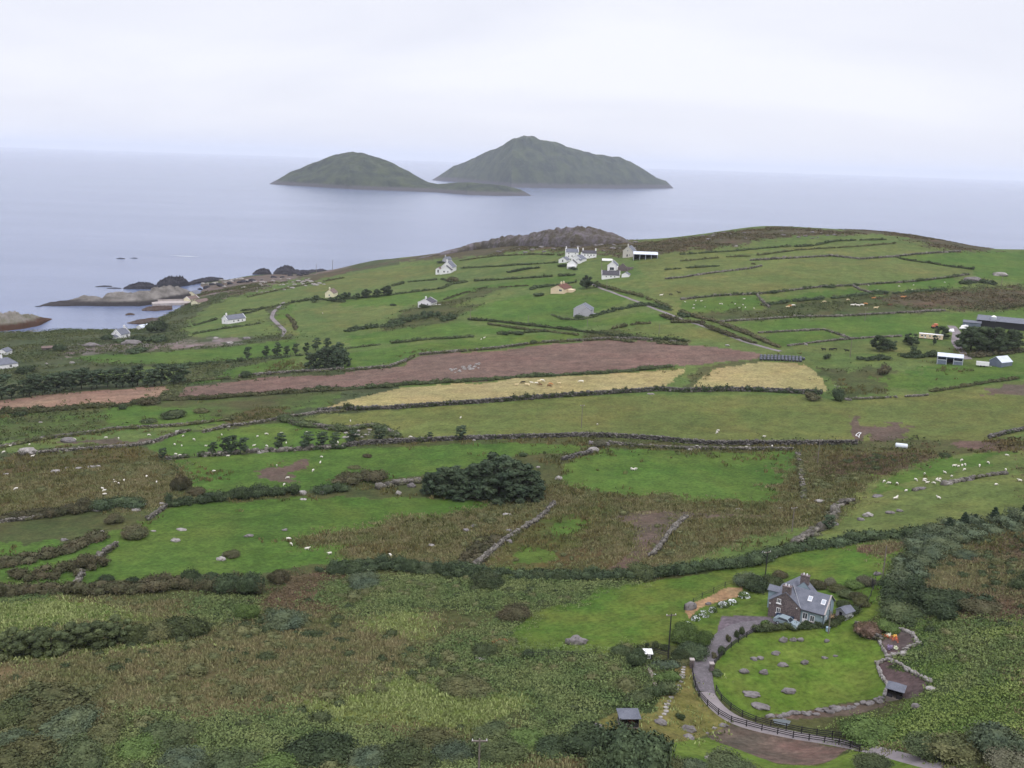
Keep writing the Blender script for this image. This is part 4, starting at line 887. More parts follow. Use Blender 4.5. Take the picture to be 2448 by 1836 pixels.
wall('long stone wall with ivy between the hay field and the olive pasture',Z(2,(-160,1418),(0,1407),(400,1391),(900,1357),(1300,1327),(1700,1300),(2050,1277),(2212,1287)),1.5,1.0,grow='hedge',gw=1.3,gh=1.8,ggap=.38,mat=STONED)
wall('stone wall with ivy below the right hay field',Z(3,(10,1287),(300,1281),(500,1281),(750,1296),(900,1302)),1.5,1.0,grow='dark',gw=1.6,gh=1.8,ggap=.25,mat=STONED)
wall('long dry stone wall below the olive pasture',Z(5,(0,457),(150,437),(400,427),(800,407),(1200,397),(1550,387),(1750,392),(2000,408),(2212,428))+Z(6,(190,440),(600,440),(1130,438)),1.5,.9,mat=STONED,grow='hedge',gw=1.0,gh=1.2,ggap=.6)
wall('lower parallel stone wall along the farm track',Z(5,(1720,432),(1900,452),(2212,468))+Z(6,(190,468),(400,472),(720,473)),.9,.8,mat=STONE,grow='bank',gw=1.2,gh=.8,ggap=.45)
wall('stone wall of big pale blocks below the row of wind bent trees',Z(4,(1285,1057),(1450,1047),(1650,1028),(1850,1022),(2050,1008),(2212,1002)),1.1,1.2,st=.6,step=.9,grow='dark',gw=1.6,gh=1.2,ggap=.45)
wall('stub of low wall under the lone small tree',Z(4,(1075,1076),(1140,1068),(1205,1060)),.8,.8,grow='hedge')
wall('curved tumbled wall and hedge round the heap of stones',Z(4,(1830,815),(1900,848),(2000,862),(2100,872),(2212,888))+Z(5,(60,520),(60,325),(180,322),(270,345),(350,392))[2:],1.2,1.2,grow='hedge',gw=3.0,gh=1.6,ggap=.3)
wall('pale stone wall along the top of the brown rushy ground',Z(4,(140,1047),(400,1022),(700,1002),(880,987),(980,967),(1080,932),(1160,907),(1220,892)),.9,.9,grow='bank',gw=1.2,gh=.7,ggap=.6)
wall('overgrown wall crossing the mottled pasture on the left',Z(4,(0,1000),(300,940),(500,915),(650,897),(700,883),(900,873),(1100,862),(1300,842),(1500,817)),.8,.9,grow='bank',gw=2.0,gh=1.0,ggap=.35,gap=.35)
wall('pale stone wall above the sheep field by the row of trees',Z(4,(1310,902),(1400,880),(1470,862),(1600,850),(1750,826),(1840,806),(1950,792),(2050,776),(2212,768)),1.0,.9,grow='bank',gw=1.2,gh=.8,ggap=.55)
H('hedge','thick dark brown hedge across the middle left pastures',Z(4,(1090,1372),(1300,1350),(1400,1334),(1600,1316),(1700,1306),(1900,1297)),4.5,2.6,'dark')
H('hedge','short dark hedge between two gateways',Z(4,(2075,1290),(2212,1278)),3.5,2.2,'dark')
H('thicket','mound of brown scrub left of the conifer clump',Z(5,(0,692),(60,664),(140,660),(230,668)),6,2.6,'brown',cat='thicket')
wall('tumbled boulder wall between brown scrub and the conifer clump',Z(5,(235,722),(330,702),(410,690),(490,682)),1.4,1.6,st=.7,step=1.1,grow='grey',gw=2,gh=1.2,ggap=.5)
H('hedge','dark scrub hedge on the left with a wall end beside it',Z(7,(-60,360),(0,345),(200,315),(400,272),(560,202),(640,172)),5,1.9,'brown',gap=.15)
H('hedge','lower left scrub hedge above the long brown hedge',Z(7,(140,440),(300,400),(450,395),(600,345)),6.5,2.0,'brown',gap=.1)
wall('low stone bank at the far left below the rushy ground',Z(4,(-60,1488),(0,1482),(150,1467),(330,1442)),.8,.8,grow='bank')
H('hedge','broken dark hedge below the rushy ground',Z(4,(30,1460),(250,1440),(400,1424),(560,1410),(500,1385)),4,2.0,'brown',gap=.2)
H('hedge','dark gorse hedge between pale boulders',Z(4,(650,1395),(800,1372),(900,1387)),3.5,2.0,'dark')
H('hedge','long dark brown hedge across the lower left',Z(7,(-60,545),(200,532),(400,522),(700,512),(1000,502),(1300,492),(1480,515),(1680,530)),5.5,2.4,'brown')
H('hedge','dark bramble hedge at the foot of the rushy valley',Z(8,(-40,400),(100,375),(200,362),(400,372),(600,402),(900,422),(1200,428),(1500,427),(1800,432),(2212,402)),3.6,2.2,'dark')
H('hedge','dark hedge along the top of the house field',Z(9,(0,402),(200,372),(400,357),(530,322),(600,292),(700,262),(800,242),(950,227),(1100,202),(1200,182),(1350,165),(1500,168),(1600,155)),2.8,2.0,'dark')
H('thicket','blue green scrub along the right side of the house field',Z(9,(1590,175),(1550,262),(1490,352),(1450,432),(1400,505)),6,2.0,'blue',cat='thicket')
H('thicket','wide dark scrub belt below the spruces',Z(9,(1640,170),(1800,130),(2000,115),(2240,85)),13,2.2,'blue',cat='thicket')
H('thicket','dark willow thicket right of the grass track',Z(9,(1345,585),(1450,575),(1600,620),(1780,668)),9,3.0,'dark',cat='thicket')
H('hedge','clipped garden hedge between the car and the lawn',Z(9,(485,778),(600,768),(750,762),(900,748),(960,742),(1050,700),(1120,660)),1.3,1.0,'hedge',leaf=.15,step=.6)
wall('line of low stones crossing the brown rush from the farm track',Z(6,(752,495),(772,600),(782,700),(795,790)),.6,1.0,gap=.42,grow='bank',ggap=.5)
wall('string of boulders across the right hand sheep pasture',Z(6,(1510,737),(1620,712),(1750,688),(1880,662),(1990,640),(2080,630)),.9,1.4,st=.7,step=1.0,gap=.38)
wall('tumbled stones climbing from the field hedge to the rush',Z(6,(730,1090),(790,1052),(880,995),(960,965),(985,900),(1010,832),(1100,812)),.9,1.3,st=.6,step=.9,gap=.35,grow='grey',gw=2,gh=1,ggap=.5)
wall('dark stone wall at the right above the sheep pasture',Z(6,(1990,400),(2100,368),(2212,347),(2300,330)),1.3,.9,mat=STONED,grow='hedge',ggap=.6)
wall('low wall on the near edge of the rough green field',Z(3,(1030,1337),(1200,1332),(1400,1322),(1590,1310)),.7,.8,gap=.3,grow='bank')
H('hedge','grassy bank along the bottom of the rough green field',Z(3,(1600,1290),(1800,1258),(2000,1225),(2160,1205)),1.8,1.1,'bank')
wall('diagonal pale stone wall through the rushy valley',Z(5,(850,1222),(950,1142),(1030,1072),(1120,1012),(1180,972),(1250,932),(1310,882),(1360,822)),.8,.9,grow='bank',gw=1.4,gh=.6,ggap=.6)
H('thicket','dark scrub on the left of the diagonal stone wall',Z(5,(800,1200),(880,1120),(960,1050)),5,1.3,'brown',cat='thicket')
wall('pale stones along the right side of the bare earth track',Z(5,(1985,1162),(2050,1092),(2110,1012),(2150,962),(2212,912)),.8,.9,gap=.15)
wall('stone wall end beside the big split boulder',Z(5,(1420,542),(1500,517),(1600,495)),1.2,.9,mat=STONED)
wall('short stone wall stub near the lower left hedge',Z(7,(490,475),(515,445),(540,412)),1.1,.8,st=.4)
wall('straight stone wall length standing in the lower left pasture',Z(7,(590,350),(680,275),(745,230)),1.2,.9,st=.4)
wall('short slanting wall above the left pasture',Z(4,(955,1465),(1030,1412),(1080,1372)),.9,.8)
H('hedge','dark hedge above the narrow field behind the tree row',Z(4,(1000,478),(1150,470),(1300,462),(1560,442)),2.4,1.6,'dark')
H('hedge','hedge at the foot of the row of small trees',Z(4,(1590,435),(1750,424),(1990,402)),2.2,1.4,'dark')
H('hedge','bank left of the stony wall above the ploughed field',Z(4,(1190,578),(1350,562),(1475,556)),2.5,1.3,'bank')
wall('pale tumbled wall above the left end of the ploughed field',Z(4,(1550,545),(1700,530),(1900,514),(2090,507),(2212,492)),1.1,1.2,gap=.2,grow='bank',ggap=.45,gw=2)
H('hedge','overgrown bank between the tilled strip and the ploughed field',Z(4,(1050,690),(1085,650),(1120,620),(1165,590)),4,1.2,'bank')
H('hedge','dark bank along the lower edge of the ploughed land',Z(4,(-100,785),(0,778),(200,772),(400,757),(600,737),(800,732),(930,702),(1040,692),(1300,687),(1700,657),(2000,637),(2212,627)),3.0,1.5,'bank')
H('hedge','hedge on the bend of the winding coast lane',Z(4,(1850,145),(1900,200),(1905,240)),2.2,1.3,'brown')
H('hedge','hedge above the winding coast lane',Z(4,(1560,118),(1700,104),(1900,62),(2050,42),(2212,62)),2.4,1.6,'hedge')
H('hedge','hedge above the low white bungalow',Z(1,(1250,1292),(1400,1252),(1560,1222),(1700,1182)),2.2,1.3,'hedge',gap=.2)
H('hedge','long hedge on the slope above the harbour fields',Z(1,(1600,1108),(1800,1062),(2000,1022),(2212,985)),2.2,1.3,'bank',gap=.2)
H('hedge','hedge below the low white bungalow',Z(1,(1250,1345),(1420,1315),(1600,1290),(1740,1268)),2.4,1.2,'hedge',gap=.25)
# right hill
wall('long overgrown wall below the big olive field on the hill',Z(3,(0,692),(250,667),(490,657),(600,647),(900,612),(1110,602),(1250,592),(1500,577),(1750,547),(1850,532)),1.2,.9,grow='hedge',gw=1.8,gh=1.5,ggap=.35)
wall('short wall at the right end of the sheep field below the hill',Z(3,(490,662),(530,712),(570,742)),1.2,1,grow='grey',ggap=.4)
wall('short wall between two small bright fields below the hill',Z(3,(1110,605),(1160,632),(1235,652)),1.2,1,grow='grey',ggap=.4)
H('hedge','dark gorse bank above the cattle ground',Z(3,(565,725),(750,702),(1000,682),(1200,657),(1400,652),(1700,627)),3.2,1.6,'dark',gap=.15)
wall('pale rubble wall below the cattle ground',Z(3,(250,835),(500,822),(750,804),(1000,802),(1300,784),(1700,764)),1.0,1.1,gap=.1,grow='bank',ggap=.45)
wall('wall round the small bright field by the lane end',Z(3,(500,908),(700,897),(920,887),(1000,912),(1085,942)),1.0,.9,grow='hedge',ggap=.4)
wall('thin wall from the lane end towards the mobile home',Z(3,(690,992),(850,972),(1000,954),(1250,937),(1420,930)),.9,.8,gap=.15)
wall('pale wall on the left of the big olive hill field',Z(3,(-100,560),(0,552),(200,522),(450,492),(520,476)),1.0,.9,grow='bank',ggap=.5)
wall('wall along the top of the big olive hill field',Z(3,(450,440),(700,427),(970,412),(1150,432),(1380,417),(1500,402),(1800,382)),1.0,.9,grow='hedge',ggap=.4)
H('hedge','dotted hedge between the olive field and the bright corner field',Z(3,(1390,420),(1450,437),(1600,457),(1750,482),(1880,498)),2.4,1.6,'hedge',gap=.2)
H('hedge','thick dark hedge near the hilltop',Z(3,(745,352),(850,345),(1000,315),(1180,308),(1320,306)),2.6,1.5,'hedge')
H('hedge','highest long hedge across the hill from the barn',Z(3,(0,402),(350,378),(700,348)),2.4,1.3,'hedge',gap=.15)
H('hedge','middle long hedge across the hill',Z(3,(0,445),(300,417),(450,412),(760,372),(1100,352),(1380,330)),2.0,1.2,'bank',gap=.2)
H('hedge','lower short hedge on the left of the hill',Z(3,(-100,500),(0,492),(240,477)),2.2,1.3,'hedge')
H('hedge','short brown hedge on the shoulder of the hill',Z(3,(310,467),(430,458),(510,470)),2.0,1.2,'brown')
H('hedge','thick hedge on the upper side of the sunken lane',Z(3,(60,795),(220,835),(400,903),(520,955),(640,1005)),2.6,1.8,'brown')
H('hedge','thick hedge on the lower side of the sunken lane',Z(3,(-120,800),(0,838),(120,842),(200,885),(380,945),(480,975)),2.8,1.9,'brown')
H('hedge','tall dark hedge in front of the open fronted barn',Z(3,(880,1062),(1000,1085),(1200,1080),(1400,1062),(1640,1060)),6,2.6,'dark')
H('thicket','brown scrub behind the shed with the pale roof',Z(3,(1880,1062),(2000,1050),(2212,1022)),6,2.2,'brown',cat='thicket')
H('thicket','gorse on the right of the cattle ground',Z(3,(1820,590),(1900,575),(2040,600)),6,2.4,'dark',cat='thicket')
H('thicket','dark scrub belt at the right end of the cattle ground',Z(3,(1930,735),(2060,745),(2212,725)),5,2.2,'brown',cat='thicket')
# ---------------------------------------------------------------- buildings
PM = {
 'white': plain('white_lime_wash', (238,238,236), .8), 'cream': plain('cream_render', (226,206,180), .8), 'yellow': plain('yellow_cream_render', (226,220,192), .8), 'grey': plain('grey_render', (176,176,182), .85), 'beige': plain('beige_render', (196,192,184), .85),
 'slate': noisy('slate_roof', alb((108,112,126), KP), alb((90,94,108), KP), .8, .6, .03, .35, .65, alb((120,122,134), KP), 8), 'darkslate': noisy('dark_slate_roof', alb((78,76,84), KP), alb((64,62,70), KP), .8, .7, .03, .35, .65, alb((90,88,94), KP), 8),
 'red': noisy('red_brown_tiles', alb((112,72,66), KP), alb((92,62,58), KP), .8, .8, .03), 'brown': noisy('brown_tiles', alb((120,102,98), KP), alb((104,90,88), KP), .8, .8, .03),
 'tin': noisy('pale_sheet_roof', alb((205,212,226), KP), alb((188,196,212), KP), .4, .4, 0, spec=.4), 'rust': noisy('rusty_sheet', alb((120,96,80), KP), alb((98,90,90), KP), .5, .8),
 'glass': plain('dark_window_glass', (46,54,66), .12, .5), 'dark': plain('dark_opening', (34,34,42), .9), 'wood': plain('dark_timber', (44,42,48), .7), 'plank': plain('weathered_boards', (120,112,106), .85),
 'frame': plain('white_paint', (240,240,238), .5), 'blue': noisy('blue_grey_render', alb((150,168,182), KP), alb((136,154,170), KP), .6, .85, 0), 'stonewall': noisy('house_stone', alb((112,100,102), KP), alb((88,79,82), KP), 1.6, .95, .06, .35, .65, alb((136,126,122), KP), 3), 'bluegrey': noisy('grey_blue_corrugated', alb((112,122,142), KP), alb((98,108,130), KP), .5, .6),
 'steel': plain('galvanised_steel', (176,184,196), .35, .5), 'conc': noisy('pale_concrete', alb((176,168,164), KP), alb((156,148,146), KP), .5, .95), 'lead': plain('lead_flashing', (170,172,176), .6), 'blueplastic': plain('blue_paint', (40,60,96), .5),
}
for k in ('white', 'frame', 'cream', 'yellow', 'grey', 'beige', 'tin'):
    pass
def part(mb, name, mat, parent): return mb.build(name, PM[mat] if isinstance(mat, str) else mat, parent)
def gable(e, L, W, hw, rise, wall='white', roof='slate', x0=0.0, y0=0.0, z0=0.0, chim=(), wins=(), oh=.25, over=.2, barge=None, chmat=None, skirt=2.5, hip=0.0, rotz=0.0, openf=False):
    """pitched house block under Empty e, ridge along local x; chim: positions -1..1 along the ridge; wins: (face, along, height, w, h, kind)"""
    c, s = math.cos(rotz), math.sin(rotz)
    T = lambda P: [(x0+p[0]*c-p[1]*s, y0+p[0]*s+p[1]*c, z0+p[2]) for p in P]
    a, b = L/2, W/2
    m = MB(); V = [(-a,-b,-skirt),(a,-b,-skirt),(a,b,-skirt),(-a,b,-skirt),(-a,-b,hw),(a,-b,hw),(a,b,hw),(-a,b,hw),(-a+hip,0,hw+rise),(a-hip,0,hw+rise)]
    if openf: m.add(T(V), [(2,3,7,6),(0,3,7,8,4)[::-1],(1,2,6,9,5)])
    else: m.add(T(V), [(0,1,5,4),(2,3,7,6),(3,0,4,8,7),(1,2,6,9,5)])
    w = part(m, 'wall', wall, e)
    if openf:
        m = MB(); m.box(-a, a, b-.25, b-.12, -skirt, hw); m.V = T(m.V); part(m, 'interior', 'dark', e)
    sl = math.hypot(b, rise); ny, nz = rise/sl, b/sl; t = .16
    m = MB()
    for sg in (-1, 1):
        e0 = (sg*(b+oh), hw-oh*rise/b); r0 = (0, hw+rise)
        if hip: q = [(-a-over, e0[0], e0[1]), (a+over, e0[0], e0[1]), (a-hip, 0, r0[1]), (-a+hip, 0, r0[1])]
        else: q = [(-a-over, e0[0], e0[1]), (a+over, e0[0], e0[1]), (a+over, 0, r0[1]), (-a-over, 0, r0[1])]
        if sg > 0: q = q[::-1]
        n1 = len(m.V); m.slab([(p[0], p[1], p[2]+.03) for p in q], (0, sg*ny*t*.3, nz*t))
    if hip:
        for sg in (-1, 1):
            q = [(sg*(a+over), -b-oh, hw-oh*rise/b+.03), (sg*(a+over), b+oh, hw-oh*rise/b+.03), (sg*(a-hip), 0, hw+rise+.03)]
            if sg < 0: q = q[::-1]
            m.add(q+[(p[0], p[1], p[2]+t) for p in q], [(2,1,0),(3,4,5),(0,1,4,3),(1,2,5,4),(2,0,3,5)])
    m.V = T(m.V); r = part(m, 'roof', roof, e)
    if barge:
        for sg in (-1, 1):
            m = MB()
            for sy in (-1, 1):
                q = [(sg*(a+over), sy*(b+oh), hw-oh*rise/b+.05), (sg*(a+over), 0, hw+rise+.05)]
                x1, x2 = sorted((sg*(a+over-.22), sg*(a+over+.03)))
                m.slab([(x1, *q[0][1:]), (x2, *q[0][1:]), (x2, *q[1][1:]), (x1, *q[1][1:])], (0, 0, .24))
            m.V = T(m.V); part(m, 'verge', barge, r)
    for cx in chim:
        m = MB(); x = cx*(a-.45); m.box(x-.42, x+.42, -.4, .4, hw+rise-.8, hw+rise+1.25); m.box(x-.5, x+.5, -.48, .48, hw+rise+1.251, hw+rise+1.42)
        m.V = T(m.V); ch = part(m, 'chimney', chmat or wall, r)
        m = MB(); m.tube((x, 0, hw+rise+1.42), (x, 0, hw+rise+1.85), .16, .13); m.V = T(m.V); part(m, 'chimney_pot', 'frame', ch) if False else m.build('chimney_pot', PM['frame'], r)
    for wn in wins:
        fc, al, zz, ww, hh = wn[:5]; kd = wn[5] if len(wn) > 5 else 'window'
        window(e, T, a, b, fc, al, zz, ww, hh, kd)
    return w, r
def window(e, T, a, b, fc, al, zz, ww, hh, kd='window'):
    def bx(x0, x1, z0, z1, d0, d1):
        m = MB()
        if fc == 'F': m.box(al+x0, al+x1, -b-d1, -b-d0, z0, z1)
        elif fc == 'B': m.box(al+x0, al+x1, b+d0, b+d1, z0, z1)
        elif fc == 'R': m.box(a+d0, a+d1, al+x0, al+x1, z0, z1)
        else: m.box(-a-d1, -a-d0, al+x0, al+x1, z0, z1)
        return m
    def cat(*ms):
        o = MB()
        for m in ms: o.add(m.V, m.F)
        o.V = T(o.V); return o
    h2 = ww/2; f = min(.09, ww*.12)
    if kd == 'opening': part(cat(bx(-h2, h2, zz, zz+hh, .004, .03)), 'doorway', 'dark', e); return
    fr = part(cat(bx(-h2, -h2+f, zz, zz+hh, .003, .07), bx(h2-f, h2, zz, zz+hh, .003, .07), bx(-h2+f, h2-f, zz, zz+f, .003, .07), bx(-h2+f, h2-f, zz+hh-f, zz+hh, .003, .07), bx(-f*.4, f*.4, zz+f, zz+hh-f, .003, .06)), 'door' if kd == 'door' else 'window', 'frame', e)
    if kd == 'door':
        part(cat(bx(-h2+f, -f*.4, zz+f, zz+hh*.45, .004, .04), bx(f*.4, h2-f, zz+f, zz+hh*.45, .004, .04)), 'door_panel', 'frame', fr)
        part(cat(bx(-h2+f, -f*.4, zz+hh*.45, zz+hh-f, .004, .03), bx(f*.4, h2-f, zz+hh*.45, zz+hh-f, .004, .03)), 'pane', 'glass', fr)
    else: part(cat(bx(-h2+f, -f*.4, zz+f, zz+hh-f, .004, .03), bx(f*.4, h2-f, zz+f, zz+hh-f, .004, .03)), 'pane', 'glass', fr)
def house(label, u, v, yaw, name='house', cat='house', group=None):
    """Empty on the land at a photo pixel; yaw in degrees turns its ridge from square-on to the sight line"""
    p = hit1(u, v); az_ = math.atan2(p[0], p[1])
    return empty(name, tuple(p), label, cat, -az_+R(yaw), group)
P1 = lambda k, x, y: z(k, (x, y))[0]
C = P1
# hamlet on the headland (5th enlargement, about 0.06 m per enlarged pixel)
e = house('two storey white farmhouse with a chimney at each end, tallest of the cluster', *C(13,368,312), 6); gable(e, 9.6, 5.6, 4.6, 2.3, chim=(-1,1), barge='white', wins=[('F',-2.6,2.9,.9,1.2),('F',2.4,2.9,.9,1.2),('F',-2.6,.7,.9,1.3),('F',0,.1,1,2.1,'door'),('F',2.4,.7,.9,1.3),('L',0,2.8,.8,1.1)])
e = house('long white farmhouse with three windows and two end chimneys right of the tallest', *C(13,598,312), 4); gable(e, 10.4, 5.2, 3.6, 1.9, roof='darkslate', chim=(-1,1), wins=[('F',-3.4,1.6,.9,1.3),('F',-1.1,1.6,.9,1.3),('F',1.2,1.6,.9,1.3),('F',3.4,1.6,.9,1.3),('F',0,0,.95,1.5,'door')])
e = house('white house with a wide grey slate gable between the farmhouses', *C(13,462,368), 62); gable(e, 9, 8.0, 2.6, 2.6, wall='white', roof='slate', chim=(.9,), barge='white', wins=[('L',1.5,.8,1.1,1.2)]); gable(e, 3, 3, 2.0, 1.0, x0=-5.2, y0=-3.0, wall='white')
e = house('low white shed with a bare gable left of the chimney gable', *C(13,272,365), 70, 'shed', 'shed'); gable(e, 7.5, 6.4, 1.9, 1.8, roof='beige' if False else 'slate', wins=[('L',0,.3,.9,1.5,'opening')])
e = house('small white cottage with a chimney on its front gable before the hamlet', *C(13,375,432), 84); gable(e, 8, 6.6, 2.6, 2.6, roof='darkslate', chim=(-.95,), barge='white'); m = MB(); m.box(-6.2,-4.1,-3.0,3.0,-2,1.4); part(m,'lean_to','white',e)
e = house('beige gabled house with a tall chimney left of the white roofed barn', *C(13,1130,292), 75); gable(e, 10, 7.2, 4.2, 3.4, wall='beige', roof='slate', chim=(-.97,), barge='beige', wins=[('L',0,3.8,.8,1.4),('L',-1.6,.9,.8,1.2),('L',0.3,.2,.9,1.6,'opening')])
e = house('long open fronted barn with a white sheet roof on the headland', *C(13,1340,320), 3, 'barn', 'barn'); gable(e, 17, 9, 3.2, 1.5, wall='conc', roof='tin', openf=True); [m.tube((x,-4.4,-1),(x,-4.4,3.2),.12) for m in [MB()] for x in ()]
m = MB(); [m.box(x-.15,x+.15,-4.5,-4.2,-2,3.15) for x in (-8.3,-4,0,4,8.3)]; part(m,'post','steel',e)
e = house('white cottage with a round chimney and a grey door in its front gable', *C(13,912,466), 82); gable(e, 9, 6.2, 3.0, 2.7, roof='slate', chim=(-.95,), barge='white', wins=[('L',0,0,3.0,2.0,'window')]); m = MB(); m.box(-2,2.5,-5.2,-3.1,-2,1.9); part(m,'lean_to','white',e)
e = house('low white cottage with a dark slate roof seen lengthways above the lane', *C(13,882,578), 4); gable(e, 11.6, 5.0, 2.3, 2.6, roof='darkslate', chim=(-.35,), barge='white', wins=[('F',-3,.7,.8,1.0),('F',2.5,.7,.8,1.0),('F',0,0,.9,1.8,'door')])
e = house('tiny white gabled outhouse right of the low dark roofed cottage', *C(13,1085,558), 80, 'outhouse', 'outhouse'); gable(e, 5, 4.8, 1.5, 1.4, roof='slate', chim=())
e = house('roofless grey stone ruin with one pointed gable behind the cottages', *C(13,1080,468), 60, 'ruin', 'ruin'); m = MB(); a=3.6
m.add([(-4,-a,-2),(-4,a,-2),(-4,a,1.8),(-4,0,4.6),(-4,-a,1.8),(-3.5,-a,-2),(-3.5,a,-2),(-3.5,a,1.8),(-3.5,0,4.6),(-3.5,-a,1.8)],[(4,3,2,1,0),(5,6,7,8,9),(0,1,6,5),(1,2,7,6),(2,3,8,7),(3,4,9,8),(4,0,5,9)]); m.box(-3.5,4,-a,-a+.5,-2,1.7); m.box(-3.5,4,a-.5,a,-2,1.4); m.box(4.001,4.5,-a,a,-2,1.5); part(m,'wall','stonewall',e)
e = house('low white polytunnel beside the hamlet lane', *C(13,835,350), 4, 'polytunnel', 'polytunnel'); m = MB()
for i in range(10):
    t0, t1 = math.pi*i/10, math.pi*(i+1)/10
    m.add([(-3.6,-1.6*math.cos(t0),1.5*math.sin(t0)),(3.6,-1.6*math.cos(t0),1.5*math.sin(t0)),(3.6,-1.6*math.cos(t1),1.5*math.sin(t1)),(-3.6,-1.6*math.cos(t1),1.5*math.sin(t1))],[(0,1,2,3)])
for sx in (-3.6,3.6): m.add([(sx,-1.6*math.cos(math.pi*i/10),1.5*math.sin(math.pi*i/10)) for i in range(11)],[tuple(range(11))])
part(m,'cover','frame',e)
# scattered houses
e = house('peach bungalow with a red brown tiled roof by the lane', *C(13,232,758), 68); gable(e, 13, 9.2, 2.5, 2.2, wall='cream', roof='red', chim=(-.1,.55), chmat='cream', wins=[('L',-2.0,1.0,1.9,1.3),('F',2,1,1.4,1.2)]); m = MB(); m.box(-2,3,-8.4,-4.62,-2,2.0); part(m,'annex','cream',e)
e = house('wide grey rendered house with a shallow double gable in the green field', *C(13,525,1066), 80); e.scale = (.86,)*3; gable(e, 10, 11.4, 4.2, 3.0, wall='grey', roof='slate', over=.02, barge='grey', wins=[('L',2.0,.9,.9,1.3),('L',-1.6,.9,.7,1.3)]); gable(e, 5, 5.6, 3.7, 1.9, x0=-3.2, y0=-2.9, wall='grey', roof='slate', over=.02)
m = MB(); m.box(-1,3,-10,-5.9,-2,1.2); part(m,'garden_wall','grey',e)
e = house('white two storey gabled house with stepped gables above the coast fields', *C(2,682,515), 72); e.scale = (1.25,)*3; gable(e, 9.5, 7.4, 3.8, 3.4, chim=(-.92,), roof='slate', barge='white', wins=[('L',-1.4,.9,1.0,1.2),('L',1.4,3.2,.9,1.0)]); gable(e, 4.5, 7.2, 2.4, 2.6, x0=-6.4, y0=-.4, roof='darkslate', barge='white', wins=[('L',0.8,.7,1.3,1.2),('L',-1.8,.7,.9,1.2)]); gable(e, 5.5, 3.4, 2.3, 1.2, x0=-3.9, y0=5.2, rotz=R(90)*0, roof='brown', wins=[('L',0,.2,1.0,1.8,'opening')])
e = house('small grey roofed cottage behind the white two storey gabled house', *C(2,672,448), 50, 'outhouse', 'outhouse'); gable(e, 7, 5, 2.4, 2.2, wall='grey', chim=(-.9,))
e = house('white bungalow with one chimney on its gable behind a dark bush', *C(2,545,728), 70); gable(e, 11, 8.8, 2.3, 2.2, roof='darkslate', chim=(-.6,), barge='white', wins=[('L',-2,.9,.9,1.1),('L',2,.9,.9,1.1)]); m = MB(); m.box(-1,0,-9.6,-4.42,-2,1.3); part(m,'yard_wall','white',e)
e = house('white bungalow with a tall chimney alone on the green slope', *C(18,880,612), 34); gable(e, 13.5, 6.4, 2.7, 2.3, chim=(-.86,), barge='white', wins=[('F',-2.2,.8,1.0,1.2),('F',1.2,.2,1.3,2.0,'door'),('F',4.2,.8,1.0,1.2),('L',0,.8,.8,1.3)])
e = house('white cottage with a front porch standing above the cove', *C(16,1600,375), 52); gable(e, 8.6, 6.2, 2.7, 2.9, chim=(.9,), barge='white', wins=[('L',0,3.1,.8,.9),('F',1.5,.2,1.0,1.9,'opening'),('F',-2,.8,.8,1.1)]); gable(e, 2.6, 4.6, 1.7, 1.0, x0=-5.6, y0=.6, roof='slate')
e = house('yellow cream house half hidden by round trees on the coast slope', *C(18,2170,270), 70); gable(e, 9, 6.5, 3.0, 2.6, wall='yellow', roof='brown', chim=(-.9,), wins=[('L',0,.9,1.1,1.2)])
e = house('grey hipped roof house cut by the left edge of the view', *C(16,10,770), 20); gable(e, 13, 9, 2.3, 2.4, roof='slate', hip=3.0, chim=(.1,), chmat='white', wins=[('F',3,.7,1.2,1.2)])
e = house('cluster shed with a white gable at the far left shore', *C(16,70,590), 60, 'shed', 'shed'); gable(e, 6, 4.4, 1.8, 1.5)
e = house('small stone byre with a low roof in the left coast rough', *C(16,640,535), 5, 'byre', 'byre'); gable(e, 6.6, 3.2, 1.5, .7, wall='stonewall', roof='brown', wins=[('F',-.5,0,1.6,1.1,'opening')])
e = house('white boat shed at the water edge of the cove', *C(1,925,1312), 40, 'boat_shed', 'shed'); gable(e, 7, 4.6, 1.6, 1.4, roof='tin')
# harbour
e = house('pale harbour house with a grey roof, highest of the three by the pier', *C(18,355,262), 58); gable(e, 9, 8, 2.2, 2.2, wall='yellow', roof='slate')
e = house('middle harbour shed with a long white verge', *C(18,320,325), 50, 'shed', 'shed'); gable(e, 11, 6, 1.8, 2.0, wall='yellow', roof='brown', barge='frame')
e = house('long low harbour shed with a brown roof nearest the road', *C(18,440,355), 48, 'shed', 'shed'); gable(e, 13, 7, 1.4, 1.6, wall='yellow', roof='brown')
# farm on the right (14th enlargement)
e = house('cream mobile home with four windows on the farm', *C(14,978,388), 2, 'mobile_home', 'mobile home'); e.scale = (.78,)*3; k = .18083*560/FP
m = MB(); m.box(-6.6,6.6,-1.5,1.5,.3,2.9); part(m,'body','cream',e); m = MB(); m.box(-6.7,6.7,-1.6,1.6,2.901,3.05); part(m,'roof','frame',e)
T0 = lambda P: [tuple(p) for p in P]
for x, w_ in ((-5.0,1.4),(-.6,1.0),(1.6,1.6),(4.8,1.0)): window(e, T0, 6.6, 1.5, 'F', x, 1.4, w_, 1.0)
window(e, T0, 6.6, 1.5, 'F', -3.2, .4, .9, 2.0, 'door')
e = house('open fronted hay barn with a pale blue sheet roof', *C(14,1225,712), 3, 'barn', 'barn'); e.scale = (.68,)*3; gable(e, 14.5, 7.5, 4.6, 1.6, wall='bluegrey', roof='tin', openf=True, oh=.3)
for i, x in enumerate((-7.1,-2.0,2.0,7.1)):
    m = MB(); m.box(x-.18,x+.18,-3.75,-3.4,-2,4.5); part(m,'post','steel',e)
